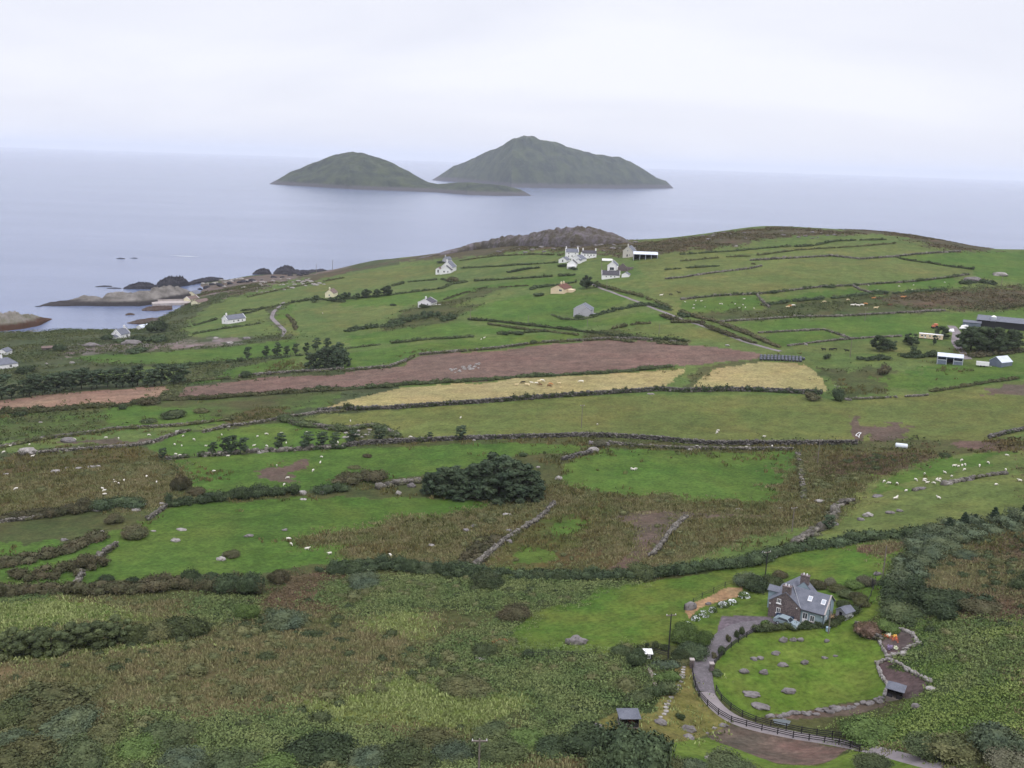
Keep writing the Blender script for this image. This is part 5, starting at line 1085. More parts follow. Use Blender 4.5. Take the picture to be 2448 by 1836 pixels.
m = MB(); m.box(-6.9,-2.2,-3.6,-3.5,-1.5,2.2); part(m,'front_boarding','bluegrey',e); m = MB(); m.box(2.2,6.9,-3.6,-3.5,-1.5,2.2); part(m,'front_boarding','bluegrey',e)
m = MB(); m.box(-6.9,-2.2,-3.72,-3.61,2.2,2.7); m.box(2.2,6.9,-3.72,-3.61,2.2,2.7); part(m,'rail','steel',e)
m = MB(); m.box(-7.0,7.0,-3.7,-3.45,3.6,4.55); part(m,'fascia','blueplastic',e)
e = house('grey shed with a white sheet roof standing end on at the right', *C(14,1900,735), 55, 'shed', 'shed'); e.scale = (.76,)*3; gable(e, 9, 7.4, 2.4, 2.6, wall='bluegrey', roof='tin')
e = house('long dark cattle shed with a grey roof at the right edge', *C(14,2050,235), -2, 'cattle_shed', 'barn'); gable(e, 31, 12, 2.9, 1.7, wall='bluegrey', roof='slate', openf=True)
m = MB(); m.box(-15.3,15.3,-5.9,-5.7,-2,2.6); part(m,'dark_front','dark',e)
e = house('tall pale silo in front of the cattle shed', *C(14,1795,228), 0, 'silo', 'silo'); m = MB(); m.tube((0,0,-2),(0,0,5.0),1.3,n=20); part(m,'tank','steel',e); m = MB(); m.tube((0,0,5.0),(0,0,5.6),1.3,.35,n=20); part(m,'cap','frame',e)
e = house('low grey lean to shed left of the cattle shed', *C(14,1520,215), 0, 'shed', 'shed'); gable(e, 8, 4, 1.8, .8, wall='bluegrey', roof='slate')
# small vehicles
def car(e, L=4.2, W=1.75, paint=None, van=False):
    paint = paint or PM['frame']; h = .95 if not van else 1.9
    prof = [(-L/2,.35),(-L/2,.85),(-L/2+.15,.98),(-L*.20,1.02),(-L*.08,1.46),(L*.27,1.48),(L*.42,1.05),(L/2,.95),(L/2,.35)] if not van else [(-L/2,.35),(-L/2,.95),(-L*.36,1.1),(-L*.24,1.95),(L/2-.05,2.0),(L/2,1.0),(L/2,.35)]
    n = len(prof); m = MB(); V = [(x, s*W/2*(1 if z_ < 1.1 else .84), z_) for s in (-1, 1) for x, z_ in prof]
    m.add(V, [tuple(range(n)), tuple(range(2*n-1, n-1, -1))]+[(i, n+i, n+(i+1) % n, (i+1) % n) for i in range(n)]); b = part(m, 'body', paint, e)
    m = MB()
    for s in (-1, 1):
        y = s*(W/2*.92+.0); g = [(-L*.15,1.06),(-L*.07,1.40),(L*.25,1.42),(L*.36,1.08)]
        m.add([(x, s*(W/2*(.985 if z_ < 1.2 else .86)+.012), z_) for x, z_ in g], [(0,1,2,3)])
    part(m, 'window', 'glass', e); m = MB(); m.add([(-L*.205,-.7,1.045),(-L*.205,.7,1.045),(-L*.09,.62,1.44),(-L*.09,-.62,1.44)],[(0,1,2,3)]); part(m, 'windscreen', 'glass', e)
    for x in (-L*.31, L*.30):
        for s in (-1, 1): m = MB(); m.tube((x, s*(W/2-.2), .32), (x, s*(W/2+.02), .32), .32, n=14); wl = part(m, 'wheel', 'dark', e); m = MB(); m.tube((x, s*(W/2+.021), .32), (x, s*(W/2+.03), .32), .18, n=10); part(m, 'rim', 'steel', wl)
    for s in (-1, 1): m = MB(); m.box(-L/2-.02,-L/2+.05,s*.6-.16,s*.6+.16,.66,.82); part(m, 'headlight', 'frame', e)
e = house('small white van parked left of the cattle shed', *C(14,1415,262), 60, 'parked_van', 'van'); car(e, 4.6, 1.9, van=True)
e = house('white farm trailer beside the shed with the white roof', *C(14,1660,755), 5, 'trailer', 'trailer'); e.scale = (.8,)*3; m = MB(); m.box(-3,3,-1.1,1.1,.7,.9); m.box(-3,3,-1.1,-1.0,.9,2.6); m.box(-3,3,1.0,1.1,.9,2.6); m.box(-3,-2.9,-1,1,.9,2.6); m.box(2.9,3,-1,1,.9,2.6); m.tube((3,0,.7),(4.4,0,.6),.08); part(m,'body','frame',e)
for x in (-.8,.8):
    for s in (-1,1): m = MB(); m.tube((x,s*1.12,.4),(x,s*1.32,.4),.42,n=12); part(m,'wheel','dark',e)
# heap under white sheeting, orange tractor scoop
def blob(name, label, cat, u, v, sx, sy, sz, mat, rough=.25, seed=1, k=8, sink=.25, group=None, rz=None):
    p = hit1(u, v); V, F = _cubesphere(k); V = V.copy(); n = np.array([fbm(V[:, 0]*1.5+seed*3.1+V[:, 2], V[:, 1]*1.5+V[:, 2]*.8+seed, 5, 3)]).T
    ed = np.array([fbm(np.round(V[:, 0]*2)+seed, np.round(V[:, 1]*2)+np.round(V[:, 2]*2), 9, 1)]).T
    V = V*(1+rough*n*2.2+rough*.5*ed)*np.array([sx, sy, sz]); V[:, 2] += sz*(1-sink*2)*.5
    q = (p[0]+p[0]/np.hypot(p[0], p[1])*sy*.7, p[1]+p[1]/np.hypot(p[0], p[1])*sy*.7)
    return tag(link(name, mesh(name, V, F, mat, True), None, (q[0], q[1], gz(*q)), (0, 0, random.random()*6.3 if rz is None else rz)), label, cat, group)
blob('sheeted_heap', 'white plastic sheeted heap in the farm yard', 'heap', *C(14,1245,295), 1.8, 1.5, 1.1, PM['frame'], .3, 3)
e = house('orange red farm machine behind the mobile home', *C(14,1028,250), 20, 'farm_machine', 'farm machine'); om = plain('orange_paint', (206,120,96), .5)
m = MB(); m.box(-1.3,.6,-.6,.6,.8,1.6); m.box(-.2,1.3,-.8,.8,1.61,2.4); m.tube((-1.0,0,1.6),(-1.0,0,2.5),.07); part(m,'body',om,e)
for x, r_ in ((-1.0,.45),(.8,.75)):
    for s in (-1,1): m = MB(); m.tube((x,s*.7,r_),(x,s*1.0,r_),r_,n=14); part(m,'wheel','dark',e)
# ---------------------------------------------------------------- the stone house
HOUSE_YAW = 14
hp = hit1(*C(10,840,866))
e = empty('stone_house', (hp[0], hp[1], hp[2]), 'slate roofed house with a dark stone gable and blue grey walls by the curved drive', 'house', -math.atan2(hp[0], hp[1])-R(HOUSE_YAW))
# local frame: origin at the foot of the corner between stone gable and blue front; +x along the front to the right, +y back
LB, WB, LS = 4.3, 6.9, 6.1; HW, RI = 2.8, 2.4
m = MB()  # blue wing: front, right gable end, back
m.add([(0,0,-2),(LB,0,-2),(LB,WB,-2),(0,WB,-2),(0,0,HW),(LB,0,HW),(LB,WB,HW),(0,WB,HW),(LB,WB/2,HW+RI),(0,WB/2,HW+RI)],[(0,1,5,4),(1,2,6,8,5),(2,3,7,6)])
part(m,'wing_wall','blue',e)
SG = -LS; xm = -LS/2; YB = 8.6
m = MB(); m.add([(SG,-.25,-2),(0,-.25,-2),(0,-.25,HW),(xm,-.25,HW+RI),(SG,-.25,HW),(SG,.3,-2),(0,.3,-2),(0,.3,HW),(xm,.3,HW+RI),(SG,.3,HW)],[(0,1,2,3,4),(9,8,7,6,5),(1,6,7,2),(0,4,9,5)]); part(m,'stone_gable','stonewall',e)
m = MB(); m.add([(SG+.02,.3,-2),(SG+.02,YB,-2),(SG+.02,YB,HW),(SG+.02,.3,HW)],[(3,2,1,0)]); m.add([(SG,YB,-2),(-.05,YB,-2),(-.05,YB,HW),(xm,YB,HW+RI),(SG,YB,HW)],[(4,3,2,1,0)]); part(m,'side_wall','blue',e)
t = .14
def roofq(q, name='roof', mat='slate', th=t):
    m = MB(); m.slab(q, (0, 0, th)); return part(m, name, mat, e)
ov = .25; dz = ov*RI/(WB/2)
# front slope of the wing, back slope, slopes of the stone gabled range (meeting in a valley)
front = roofq([(-.02,-ov,HW-dz),(LB+.15,-ov,HW-dz),(LB+.15,WB/2,HW+RI),(xm+.3,WB/2,HW+RI)])
roofq([(LB+.15,WB+ov,HW-dz),(-.2,WB+ov,HW-dz),(xm+.3,WB/2,HW+RI),(LB+.15,WB/2,HW+RI)])
roofq([(xm,-.35,HW+RI+.01),(0.05,-.35,HW-.02),(-.03,-ov,HW-dz+.05),(xm+.05,WB/2,HW+RI+.02)])
roofq([(SG-ov,-.35,HW-dz),(xm,-.35,HW+RI+.01),(xm,YB+.2,HW+RI+.01),(SG-ov,YB+.2,HW-dz)])
roofq([(xm+.01,WB/2+.05,HW+RI+.015),(.1,WB+.2,HW-.1),(.1,YB+.2,HW-.1),(xm+.01,YB+.2,HW+RI+.015)])
def stick(name, mat, p, q, r, par=e, n=6): m = MB(); m.tube(p, q, r, n=n); return part(m, name, mat, par)
stick('valley_flashing','lead',(-.02,-ov,HW-dz+t+.03),(xm+.3,WB/2,HW+RI+t+.03),.06)
m = MB(); m.slab([(LB+.02,-ov-.05,HW-dz+t),(LB+.28,-ov-.05,HW-dz+t),(LB+.28,WB/2,HW+RI+t),(LB+.02,WB/2,HW+RI+t)],(0,0,.10)); m.slab([(LB+.02,WB/2,HW+RI+t),(LB+.28,WB/2,HW+RI+t),(LB+.28,WB+ov,HW-dz+t),(LB+.02,WB+ov,HW-dz+t)],(0,0,.10)); part(m,'verge_coping','conc',e)
stick('gutter','wood',(0,-ov-.06,HW-dz),(LB+.15,-ov-.06,HW-dz),.07)
stick('downpipe','wood',(LB-.05,-.09,-.2),(LB-.05,-.09,HW-.2),.06); stick('downpipe','wood',(LB+.1,WB*.52,-.2),(LB+.1,WB*.52,HW+1.2),.05)
# taller back block with its own gable and chimney
bx0, bx1, by0, by1, bh, br = -3.3, 1.1, WB/2+1.0, WB/2+2.6, HW+1.3, 2.0
m = MB(); bm = (bx0+bx1)/2; m.add([(bx0,by0,-2),(bx1,by0,-2),(bx1,by0,bh),(bm,by0,bh+br),(bx0,by0,bh),(bx0,by1,-2),(bx1,by1,-2),(bx1,by1,bh),(bm,by1,bh+br),(bx0,by1,bh)],[(0,1,2,3,4),(9,8,7,6,5),(1,6,7,2),(0,4,9,5)]); part(m,'rear_wall','blue',e)
roofq([(bx0-.2,by0-.05,bh-.2),(bm,by0-.05,bh+br+.02),(bm,by1+.1,bh+br+.02),(bx0-.2,by1+.1,bh-.2)],'rear_roof'); roofq([(bm+.005,by0-.05,bh+br+.02),(bx1+.2,by0-.05,bh-.2),(bx1+.2,by1+.1,bh-.2),(bm+.005,by1+.1,bh+br+.02)],'rear_roof')
def stack(x, y, zb, zt, w, d):
    m = MB(); m.box(x-w,x+w,y-d,y+d,zb,zt); m.box(x-w-.08,x+w+.08,y-d-.08,y+d+.08,zt+.001,zt+.16); c_ = part(m,'chimney','stonewall',e)
    for dx in (-.3,.3): m = MB(); m.tube((x+dx,y,zt+.16),(x+dx,y,zt+.5),.13,.1); part(m,'chimney_pot','frame',c_)
stack(xm, .25, HW+RI-1.6, HW+RI+1.05, .78, .45); stack(bm, by0+.5, bh+br-.8, bh+br+1.2, .78, .45)
# left side dormer and porch
gable(e, 2.6, 1.8, HW+1.0, .6, wall='blue', roof='slate', x0=SG+.3, y0=3.2, rotz=0, skirt=0)
# openings
Tn = lambda P: [tuple(p) for p in P]
def win(al, zz, w_, h_, kd='window', y=0.0): window(e, lambda P: [(p[0], p[1]+y, p[2]) for p in P], 0, 0, 'F', al, zz, w_, h_, kd)
win(xm-1.15, 2.75, .75, .85, y=-.25); win(xm-1.1, .75, .75, 1.05, y=-.25)
for al, zz in ((xm-1.15, 2.64), (xm-1.1, .64)): m = MB(); m.box(al-.5,al+.5,-.42,-.255,zz-.06,zz+.1); part(m,'window_sill','frame',e)
win(.85, 0, .95, 2.15, 'door'); win(2.2, .7, .85, 1.25)
m = MB(); m.box(1.65,2.65,-.16,-.003,.6,.74); part(m,'window_sill','conc',e)
for yy, zz, ww, hh in ((WB*.5, HW-.3, .7, 1.3), (WB*.25, .5, .6, 1.3)): window(e, lambda P: [(p[0]+LB, p[1], p[2]) for p in P], 0, 0, 'R', yy, zz, ww, hh)
sk = lambda x, f0, f1, w_: [(x, f0*WB/2, HW+RI*f0+t+.02), (x+w_, f0*WB/2, HW+RI*f0+t+.02), (x+w_, f1*WB/2, HW+RI*f1+t+.02), (x, f1*WB/2, HW+RI*f1+t+.02)]
for x in (.6, 3.1):
    m = MB(); m.slab(sk(x, .42, .68, .8), (0, 0, .07)); s_ = part(m, 'skylight', 'frame', e); m = MB(); m.slab([(p[0]*.8+(x+.4)*.2, p[1], p[2]+.072) for p in sk(x, .45, .65, .8)], (0, 0, .012)); part(m, 'skylight_pane', 'steel', s_)
for x, zz, y in ((xm+2.3, 2.6, -.3), (3.9, 2.1, -.05), (SG+.25, 2.2, -.3)): m = MB(); m.box(x-.09,x+.09,y-.12,y,zz,zz+.2); part(m,'wall_lamp','frame',e)
def at_house(x, y, zz=0): 
    c_, s_ = math.cos(e.rotation_euler.z), math.sin(e.rotation_euler.z); return (hp[0]+x*c_-y*s_, hp[1]+x*s_+y*c_, hp[2]+zz)
hz = e.rotation_euler.z; HE = e; e.scale = (.94,)*3
# bench, tank and pots by the stone gable
b = empty('garden_bench', at_house(xm+.6,-1.1), 'long dark blue bench against the stone gable', 'bench', hz); m = MB(); m.box(-1.6,1.6,-.3,.3,.42,.5); part(m,'seat','blueplastic',b); m = MB(); m.box(-1.6,1.6,.25,.32,.51,1.0); part(m,'backrest','blueplastic',b)
for x in (-1.5,1.5):
    for y in (-.25,.25): m = MB(); m.box(x-.06,x+.06,y-.05,y+.05,-.3,.42); part(m,'leg','wood',b)
b = empty('stone_trough', at_house(-.9,-.9), 'pale stone trough at the corner of the stone gable', 'trough', hz); m = MB(); m.box(-.5,.5,-.25,.25,-.2,.5); m.box(-.56,.56,-.31,.31,.501,.58); part(m,'trough_body','conc',b)
b = empty('blue_barrel', at_house(LB+.7,-.3), 'pale blue water butt at the right corner of the house', 'barrel', hz); m = MB(); m.tube((0,0,-.3),(0,0,.55),.34,n=14); m.tube((0,0,.55),(0,0,.62),.38,n=14); part(m,'barrel_body',plain('pale_blue_plastic',(150,176,200),.4),b)
cp = at_house(-1.6,-2.5); b = empty('parked_car', (cp[0], cp[1], gz(cp[0], cp[1])+.05), 'silver blue car parked behind the clipped hedge', 'car', hz+R(172)); car(b, 4.3, 1.75, plain('silver_blue_paint', (142,158,170), .25, .6))
# wood shed right of the house
b = house('small wood shed with a grey pitched roof and stacked logs', *C(10,1430,800), -20, 'wood_shed', 'shed'); b.scale = (.78,)*3; gable(b, 3.0, 2.6, 1.7, .75, wall='grey', roof='slate', over=.25, rotz=R(75), wins=[('L',0,.1,.8,1.5,'opening')])
lg = empty('log_pile', tuple(hit1(*C(10,1330,810))), 'pile of cut pale logs left of the wood shed', 'logs', .4); lm = noisy('cut_logs', alb((176,150,120), KP), alb((110,90,76), KP), 3, .9, 0, island=.4); m = MB()
for i in range(46):
    x, y = random.uniform(-1.6,1.2), random.uniform(-.8,.8); zz = max(.05, .75-abs(x)*.35-abs(y)*.4)*random.random(); a = random.random()*3.1
    m.tube((x-math.cos(a)*.3,y-math.sin(a)*.3,zz+.1),(x+math.cos(a)*.3,y+math.sin(a)*.3,zz+.1+random.uniform(-.15,.2)),.11,n=6)
part(m,'logs',lm,lg)
# ---------------------------------------------------------------- drive, fences, gardens
def strip(name, uv, widths, mat, label, cat, lift=.06, step=1.0, ww=None):
    q = path_xy(uv, step)
    for _ in range(6): q[1:-1] = (q[:-2]+2*q[1:-1]+q[2:])/4
    t_ = tang(q); nr = np.stack([-t_[:, 1], t_[:, 0]], -1); n = len(q); wv = np.interp(np.linspace(0, 1, n), np.linspace(0, 1, len(widths)), widths)
    K = 7; V = []
    for j in range(K):
        o = (j/(K-1)-.5)*wv; x = q[:, 0]+nr[:, 0]*o; y = q[:, 1]+nr[:, 1]*o; V.append(np.stack([x, y, height(x, y)+lift+.05*math.sin(math.pi*j/(K-1))], -1))
    for j in (0, K-1): V[j][:, 2] -= .25
    V = np.array(V); ii = np.arange(K*n).reshape(K, n); F = np.stack([ii[:-1, :-1], ii[:-1, 1:], ii[1:, 1:], ii[1:, :-1]], -1).reshape(-1, 4)[:, ::-1]
    return tag(link(name, mesh(name, V.reshape(-1, 3), F, mat, True)), label, cat, kind='structure')
tar = noisy('tarmac', alb((124,119,122), 1.15), alb((107,102,105), 1.15), .35, .95, 0, .35, .65, alb((142,134,140), 1.15), 6); cnc = noisy('pale_drive_concrete', alb((164,156,158), 1.2), alb((146,138,140), 1.2), .4, .95, 0, .35, .65, alb((140,132,130), KP), 5)
strip('driveway', Z(9,(640,718),(520,735),(400,745),(300,800),(225,865),(165,930),(135,990),(135,1070),(160,1172)), [4.0,5.0,5.5,5.2,4.6,4.5,4.4,4.2,3.9], tar, 'mauve grey tarmac drive curving down from the parking space by the house', 'driveway')
strip('concrete_track', Z(9,(160,1172),(195,1235),(260,1300),(350,1355),(500,1402),(750,1450),(1000,1490),(1200,1532),(1400,1582),(1650,1650),(1900,1725)), [3.6,3.4,3.2,3.2,3.2,3.2,3.2,3.2,3.2,3.2,3.2], cnc, 'pale concrete track running under the two fences to the right corner', 'track')
strip('lane', Z(2,(1600,590),(1680,625),(1780,660),(1900,705),(2000,745),(2100,785),(2212,828))+Z(3,(200,880),(400,960),(560,1005),(645,1025)), [2.6,2.6,2.6,3.0], noisy('lane_surface', alb((128,120,124), KP), alb((110,104,104), KP), .3), 'straight narrow lane running down between hedges from the hamlet', 'lane', step=4)
strip('lane', Z(4,(1830,60),(1765,120),(1750,160),(1790,200),(1840,245),(1810,285)), [3,3.4,3.4,3.2,3], MATS['lane_surface'], 'short winding grey lane on the coast slope', 'lane', step=3)
strip('farm_track', Z(14,(1250,215),(1330,300),(1290,430),(1340,500),(1440,600),(1480,660)), [5,5,4,4,4], MATS['lane_surface'], 'grey yard track between the mobile home and the dark farm trees', 'track', step=2)
fw_ = plain('black_fence_timber', (40,38,42), .8)
def fence(label, uv, sp=2.2, h=1.05, rails=(.4,.68,.98), pr=.06, mat=None, name='post_and_rail_fence', rail_t=.055, cat='fence'):
    mat = mat or fw_; q = path_xy(uv, sp); zz = height(q[:, 0], q[:, 1]); o = (q[0][0], q[0][1], zz[0]); e_ = empty(name, o, label, cat)
    pm = MB(); pm.box(-pr,pr,-pr,pr,-.4,h+.08); me = mesh('post', pm.V, pm.F, mat)
    for i in range(len(q)): link('post', me, e_, (q[i, 0]-o[0], q[i, 1]-o[1], zz[i]-o[2]))
    for rh in rails:
        m = MB()
        for i in range(len(q)-1):
            a = Vector((q[i, 0]-o[0], q[i, 1]-o[1], zz[i]-o[2]+rh)); b_ = Vector((q[i+1, 0]-o[0], q[i+1, 1]-o[1], zz[i+1]-o[2]+rh)); d = (b_-a); sd = Vector((-d.y, d.x, 0)).normalized()*.03
            m.slab([a-sd-Vector((0,0,rail_t)), b_-sd-Vector((0,0,rail_t)), b_+sd-Vector((0,0,rail_t)), a+sd-Vector((0,0,rail_t))], (0,0,rail_t*2))
        m.build('rail', mat, e_)
    return e_
fence('dark three rail fence along the outer edge of the drive', Z(9,(70,995),(72,1060),(85,1120),(105,1185),(150,1240),(210,1300),(330,1370),(510,1418),(740,1472),(1000,1508),(1085,1530),(1150,1555)))
fence('dark three rail fence between the pale track and the pond', Z(9,(225,1165),(260,1225),(330,1290),(430,1352),(600,1398),(820,1445),(1000,1468),(1070,1475)))
fence('dark fence climbing from the gate pillar to the garden hedge', Z(9,(480,785),(390,835),(310,895),(250,955),(212,1005)))
fence('short dark fence behind the little hut', Z(11,(860,175),(930,195),(1010,220),(1090,232)), 2.0)
wire = dict(rails=(.55,.95), pr=.05, rail_t=.012, sp=3.2, name='wire_fence')
fence('post and wire fence behind the sandy bank', Z(9,(20,640),(80,600),(140,560),(185,540),(235,515),(290,490),(375,470)), **wire)
fence('post and wire fence along the foot of the house field', Z(8,(1170,950),(1290,945),(1450,945),(1550,940),(1630,925)), **wire)
fence('low wire fence round the back garden of the house', Z(9,(1070,690),(1160,640),(1200,605),(1230,540),(1250,470),(1255,420)), **wire)
def pillar(label, u, v):
    p = hit1(u, v); b = empty('gate_pillar', tuple(p), label, 'pillar'); m = MB(); m.box(-.3,.3,-.3,.3,-.4,1.35); part(m,'shaft','stonewall',b); m = MB(); m.box(-.38,.38,-.38,.38,1.351,1.5); part(m,'cap','conc',b)
pillar('stone gate pillar on the outer side of the drive', *C(9,68,1010)); pillar('stone gate pillar on the lawn side of the drive', *C(9,195,1035))
gp = hit1(*C(10,1905,405)); b = empty('field_gate', tuple(gp), 'dark metal field gate below the pole at the top of the grass track', 'gate', -.25); m = MB()
for i in range(5): m.box(-1.3,1.3,-.025,.025,.25+i*.22,.31+i*.22)
m.box(-1.36,-1.301,-.03,.03,.1,1.25); m.box(1.301,1.36,-.03,.03,.1,1.25); part(m,'gate_bars','wood',b)
for x in (-1.5,1.5): m = MB(); m.box(x-.09,x+.09,-.09,.09,-.3,1.5); part(m,'gate_post','wood',b)
# summer houses: square hipped roof on posts
def kiosk(label, u, v, yaw, W, D, hw, rise, roof='slate', back=True, name='garden_shelter'):
    b = house(label, u, v, yaw, name, 'shelter'); a, d, o = W/2, D/2, .35
    b.scale = (.74,)*3; b.location.z += .35 if 'by the' in label else .2; m = MB(); rd = W*.16; V = [(-a-o,-d-o,hw),(a+o,-d-o,hw),(a+o,d+o,hw),(-a-o,d+o,hw),(-rd,0,hw+rise),(rd,0,hw+rise)]; V2 = [(x,y,zz-.1) for x,y,zz in V[:4]]
    m.add(V+V2, [(0,1,5,4),(1,2,5),(2,3,4,5),(3,0,4),(6,7,1,0),(7,8,2,1),(8,9,3,2),(9,6,0,3),(9,8,7,6)]); part(m,'roof',roof,b)
    m = MB(); m.box(-a-.1,a+.1,-d-.1,d+.1,-1.0,.08); part(m,'floor','plank',b)
    for x in (-a+.06,a-.06):
        for y in (-d+.06,d-.06): m = MB(); m.box(x-.06,x+.06,y-.06,y+.06,.081,hw-.1); part(m,'post','wood',b)
    if back:
        m = MB(); m.box(-a+.12,a-.12,d-.09,d-.03,.081,hw-.1); m.box(-a+.03,-a+.09,-d+.12,d-.12,.081,hw*.98-.1); m.box(a-.09,a-.03,-d+.12,d-.12,.081,hw*.98-.1); part(m,'boarding','wood',b)
        m = MB(); m.box(-a+.13,-a*.25,-d+.03,-d+.09,.081,.9); part(m,'front_boarding','wood',b); m = MB(); m.box(a*.25,a-.13,-d+.03,-d+.09,.081,.9); part(m,'front_boarding','wood',b)
    return b
b = kiosk('open garden shelter with a pale grey hipped roof above the dark trees', *C(11,560,1120), 12, 3.5, 3.0, 2.1, 1.0)
t1 = empty('deck_chair', tuple(Vector(b.location)+Vector((.4,-.2,.1))), 'reddish folding chair inside the open garden shelter', 'chair', .5); m = MB(); m.box(-.35,.35,-.35,.35,.38,.46); part(m,'seat',plain('faded_red_cloth',(150,96,90),.9),t1); m = MB(); m.slab([(-.35,.3,.46),(.35,.3,.46),(.35,.55,1.2),(-.35,.55,1.2)],(0,.04,.02)); part(m,'backrest',MATS['faded_red_cloth'],t1)
for x in (-.3,.3):
    for y in (-.3,.3): m = MB(); m.box(x-.025,x+.025,y-.025,y+.025,0,.38); part(m,'leg','wood',t1)
kiosk('dark garden shelter with a blue grey hipped roof by the stone edged bed', *C(12,1165,1225), -6, 2.9, 2.6, 2.0, .95)
b = house('tiny dark hut with a flat white roof at the head of the vegetable plot', *C(11,815,272), 12, 'hut', 'hut'); b.scale = (.72,)*3; m = MB(); m.box(-.85,.85,-.8,.8,-.6,2.1); part(m,'wall','wood',b); m = MB(); m.slab([(-1.05,-1.05,2.1),(1.05,-1.05,2.1),(1.05,1.0,2.35),(-1.05,1.0,2.35)],(0,0,.1)); part(m,'roof','frame',b); window(b, Tn, .85, .8, 'F', .1, 1.0, .8, .8)
# vegetable plot, white cloche tunnel, small bench, stepping stones
b = house('long white cloche tunnel across the vegetable plot', *C(11,1045,490), 8, 'cloche', 'cloche'); m = MB()
for i in range(8):
    t0, t1_ = math.pi*i/8, math.pi*(i+1)/8; m.add([(-1.7,-.4*math.cos(t0),.45*math.sin(t0)),(1.7,-.4*math.cos(t0),.45*math.sin(t0)),(1.7,-.4*math.cos(t1_),.45*math.sin(t1_)),(-1.7,-.4*math.cos(t1_),.45*math.sin(t1_))],[(0,1,2,3)])
for sx in (-1.7,1.7): m.add([(sx,-.4*math.cos(math.pi*i/8),.45*math.sin(math.pi*i/8)) for i in range(9)],[tuple(range(9))])
part(m,'cover','frame',b)
b = house('small pale timber frame at the foot of the vegetable plot', *C(11,1065,660), 6, 'timber_frame', 'frame'); m = MB(); m.box(-.7,.7,-.05,.05,.55,.65); m.box(-.7,-.6,-.05,.05,-.3,.549); m.box(.6,.7,-.05,.05,-.3,.549); part(m,'frame_bars','conc',b)
strip('garden_path', Z(11,(800,310),(850,390),(890,480),(915,570),(935,660)), [.8,.8], noisy('path_slabs', alb((150,140,134), KP), alb((128,116,110), KP), 1.0), 'narrow grey path down the left side of the vegetable plot', 'path', step=.8)
SSt = [(1300,362),(1290,395),(1285,430),(1275,465),(1278,495),(1258,550),(1233,605),(1205,650),(1165,690),(1160,512),(1130,760),(1105,810),(1075,852),(1060,895),(1065,943),(1040,982),(990,1020)]
for x, y in SSt:
    p = hit1(*C(11,x,y)); s = random.uniform(.32,.5); m = MB(); V = [(math.cos(i*.785)*s*random.uniform(.8,1.15), math.sin(i*.785)*s*.8*random.uniform(.8,1.15)) for i in range(8)]
    m.add([(a_,b_,-.1) for a_,b_ in V]+[(a_,b_,.09) for a_,b_ in V], [tuple(range(8,16))]+[(i,(i+1)%8,8+(i+1)%8,8+i) for i in range(8)])
    tag(link('stepping_stone', mesh('stepping_stone', m.V, m.F, ROCKW), None, tuple(p)), 'flat stepping stone in the garden path below the hut', 'stepping stone', 'stepping stones of the garden path')
for lb, pts_, mt, k_ in (('dense green vegetable rows above the cloche', [(920,340),(1150,350),(1140,385),(925,380)],'blue',1), ('leafy vegetable bed below the cloche', [(960,520),(1140,500),(1130,600),(960,600)],'green',1), ('bushy dark edge under the vegetable plot', [(650,820),(900,740),(1090,680)],'hedge',2)):
    hedge('vegetable_bed' if k_ == 1 else 'hedge', lb, Z(11, *(pts_[:2] if k_ == 1 else pts_)), 1.8 if k_ == 1 else 2.0, .8 if k_ == 1 else 1.3, mt, leaf=.16, cat='vegetable bed' if k_ == 1 else 'hedge')
# raised beds with stone edging and flowers
ed = dict(st=.22, step=.42, mat=ROCKW, name='stone_edging', cat='stone edging')
wall('pale stone edging round the large bare soil bed', Z(9,(1262,990),(1330,962),(1400,990),(1500,1050),(1612,1110)), .45, .4, **ed)
wall('stone edging on the lawn side of the large bare soil bed', Z(9,(1262,990),(1285,1062),(1332,1130),(1312,1190),(1340,1215)), .4, .35, **ed)
wall('stone edging below the flower bed', Z(9,(1330,950),(1400,928),(1460,890),(1530,860)), .5, .45, **ed)
wall('stone edging between lawn and flower bed', Z(9,(1275,842),(1300,890),(1328,945)), .4, .35, **ed)
wall('stone edging on the right of the flower bed', Z(9,(1415,770),(1490,795),(1532,858)), .5, .4, **ed)
wall('curved retaining wall at the corner of the lawn', Z(9,(1130,745),(1140,790),(1180,815),(1240,828),(1285,832)), 1.0, .5, st=.3, step=.45, mat=STONED)
for nm, lb, (a_, b_, c_), cc, k_ in (('orange_flowers','bank of orange and red flowers in the stone edged bed',((955,270),(1200,300),(1230,390)),((196,98,66),(150,80,60)),130),('yellow_flowers','clump of yellow flowers at the top of the stone edged bed',((1130,275),(1190,290),(1170,310)),((226,190,90),(220,160,70)),60),('purple_flowers','purple and lilac flowers at the low point of the bed',((1050,450),(1120,450),(1085,505)),((140,124,160),(112,96,130)),150),('white_flowers','white flowers among the purple ones',((1150,460),(1200,470),(1180,500)),((226,226,214),(190,200,160)),50),('white_flowers','white flowers behind the orange ones',((1030,255),(1100,260),(1080,300)),((206,214,200),(150,170,130)),60)):
    q = hit(Z(12,a_,b_,c_)); w3 = rng.dirichlet((1,1,1), k_); P = w3@q; P = P[:, :2]+rng.normal(0,.12,(k_,2)); zz = height(P[:,0],P[:,1])+.15+.4*rnd(k_)
    V, F = leaves(np.c_[P, zz], np.tile([0,-.3,1.0],(k_,1)), .11); o = P.mean(0); z0 = gz(*o)
    tag(link(nm, mesh(nm, origin(V,o[0],o[1],z0), F, noisy(nm+lb[:9].replace(' ','_')+'_petals', alb(cc[0],1.9), alb(cc[1],1.9), 1.5, .8, island=.3)), None, (o[0],o[1],z0)), lb, 'flowers')
    k2 = k_; V, F = leaves(np.c_[P, zz-.25], np.tile([0,0,1.0],(k_,1)), .18)
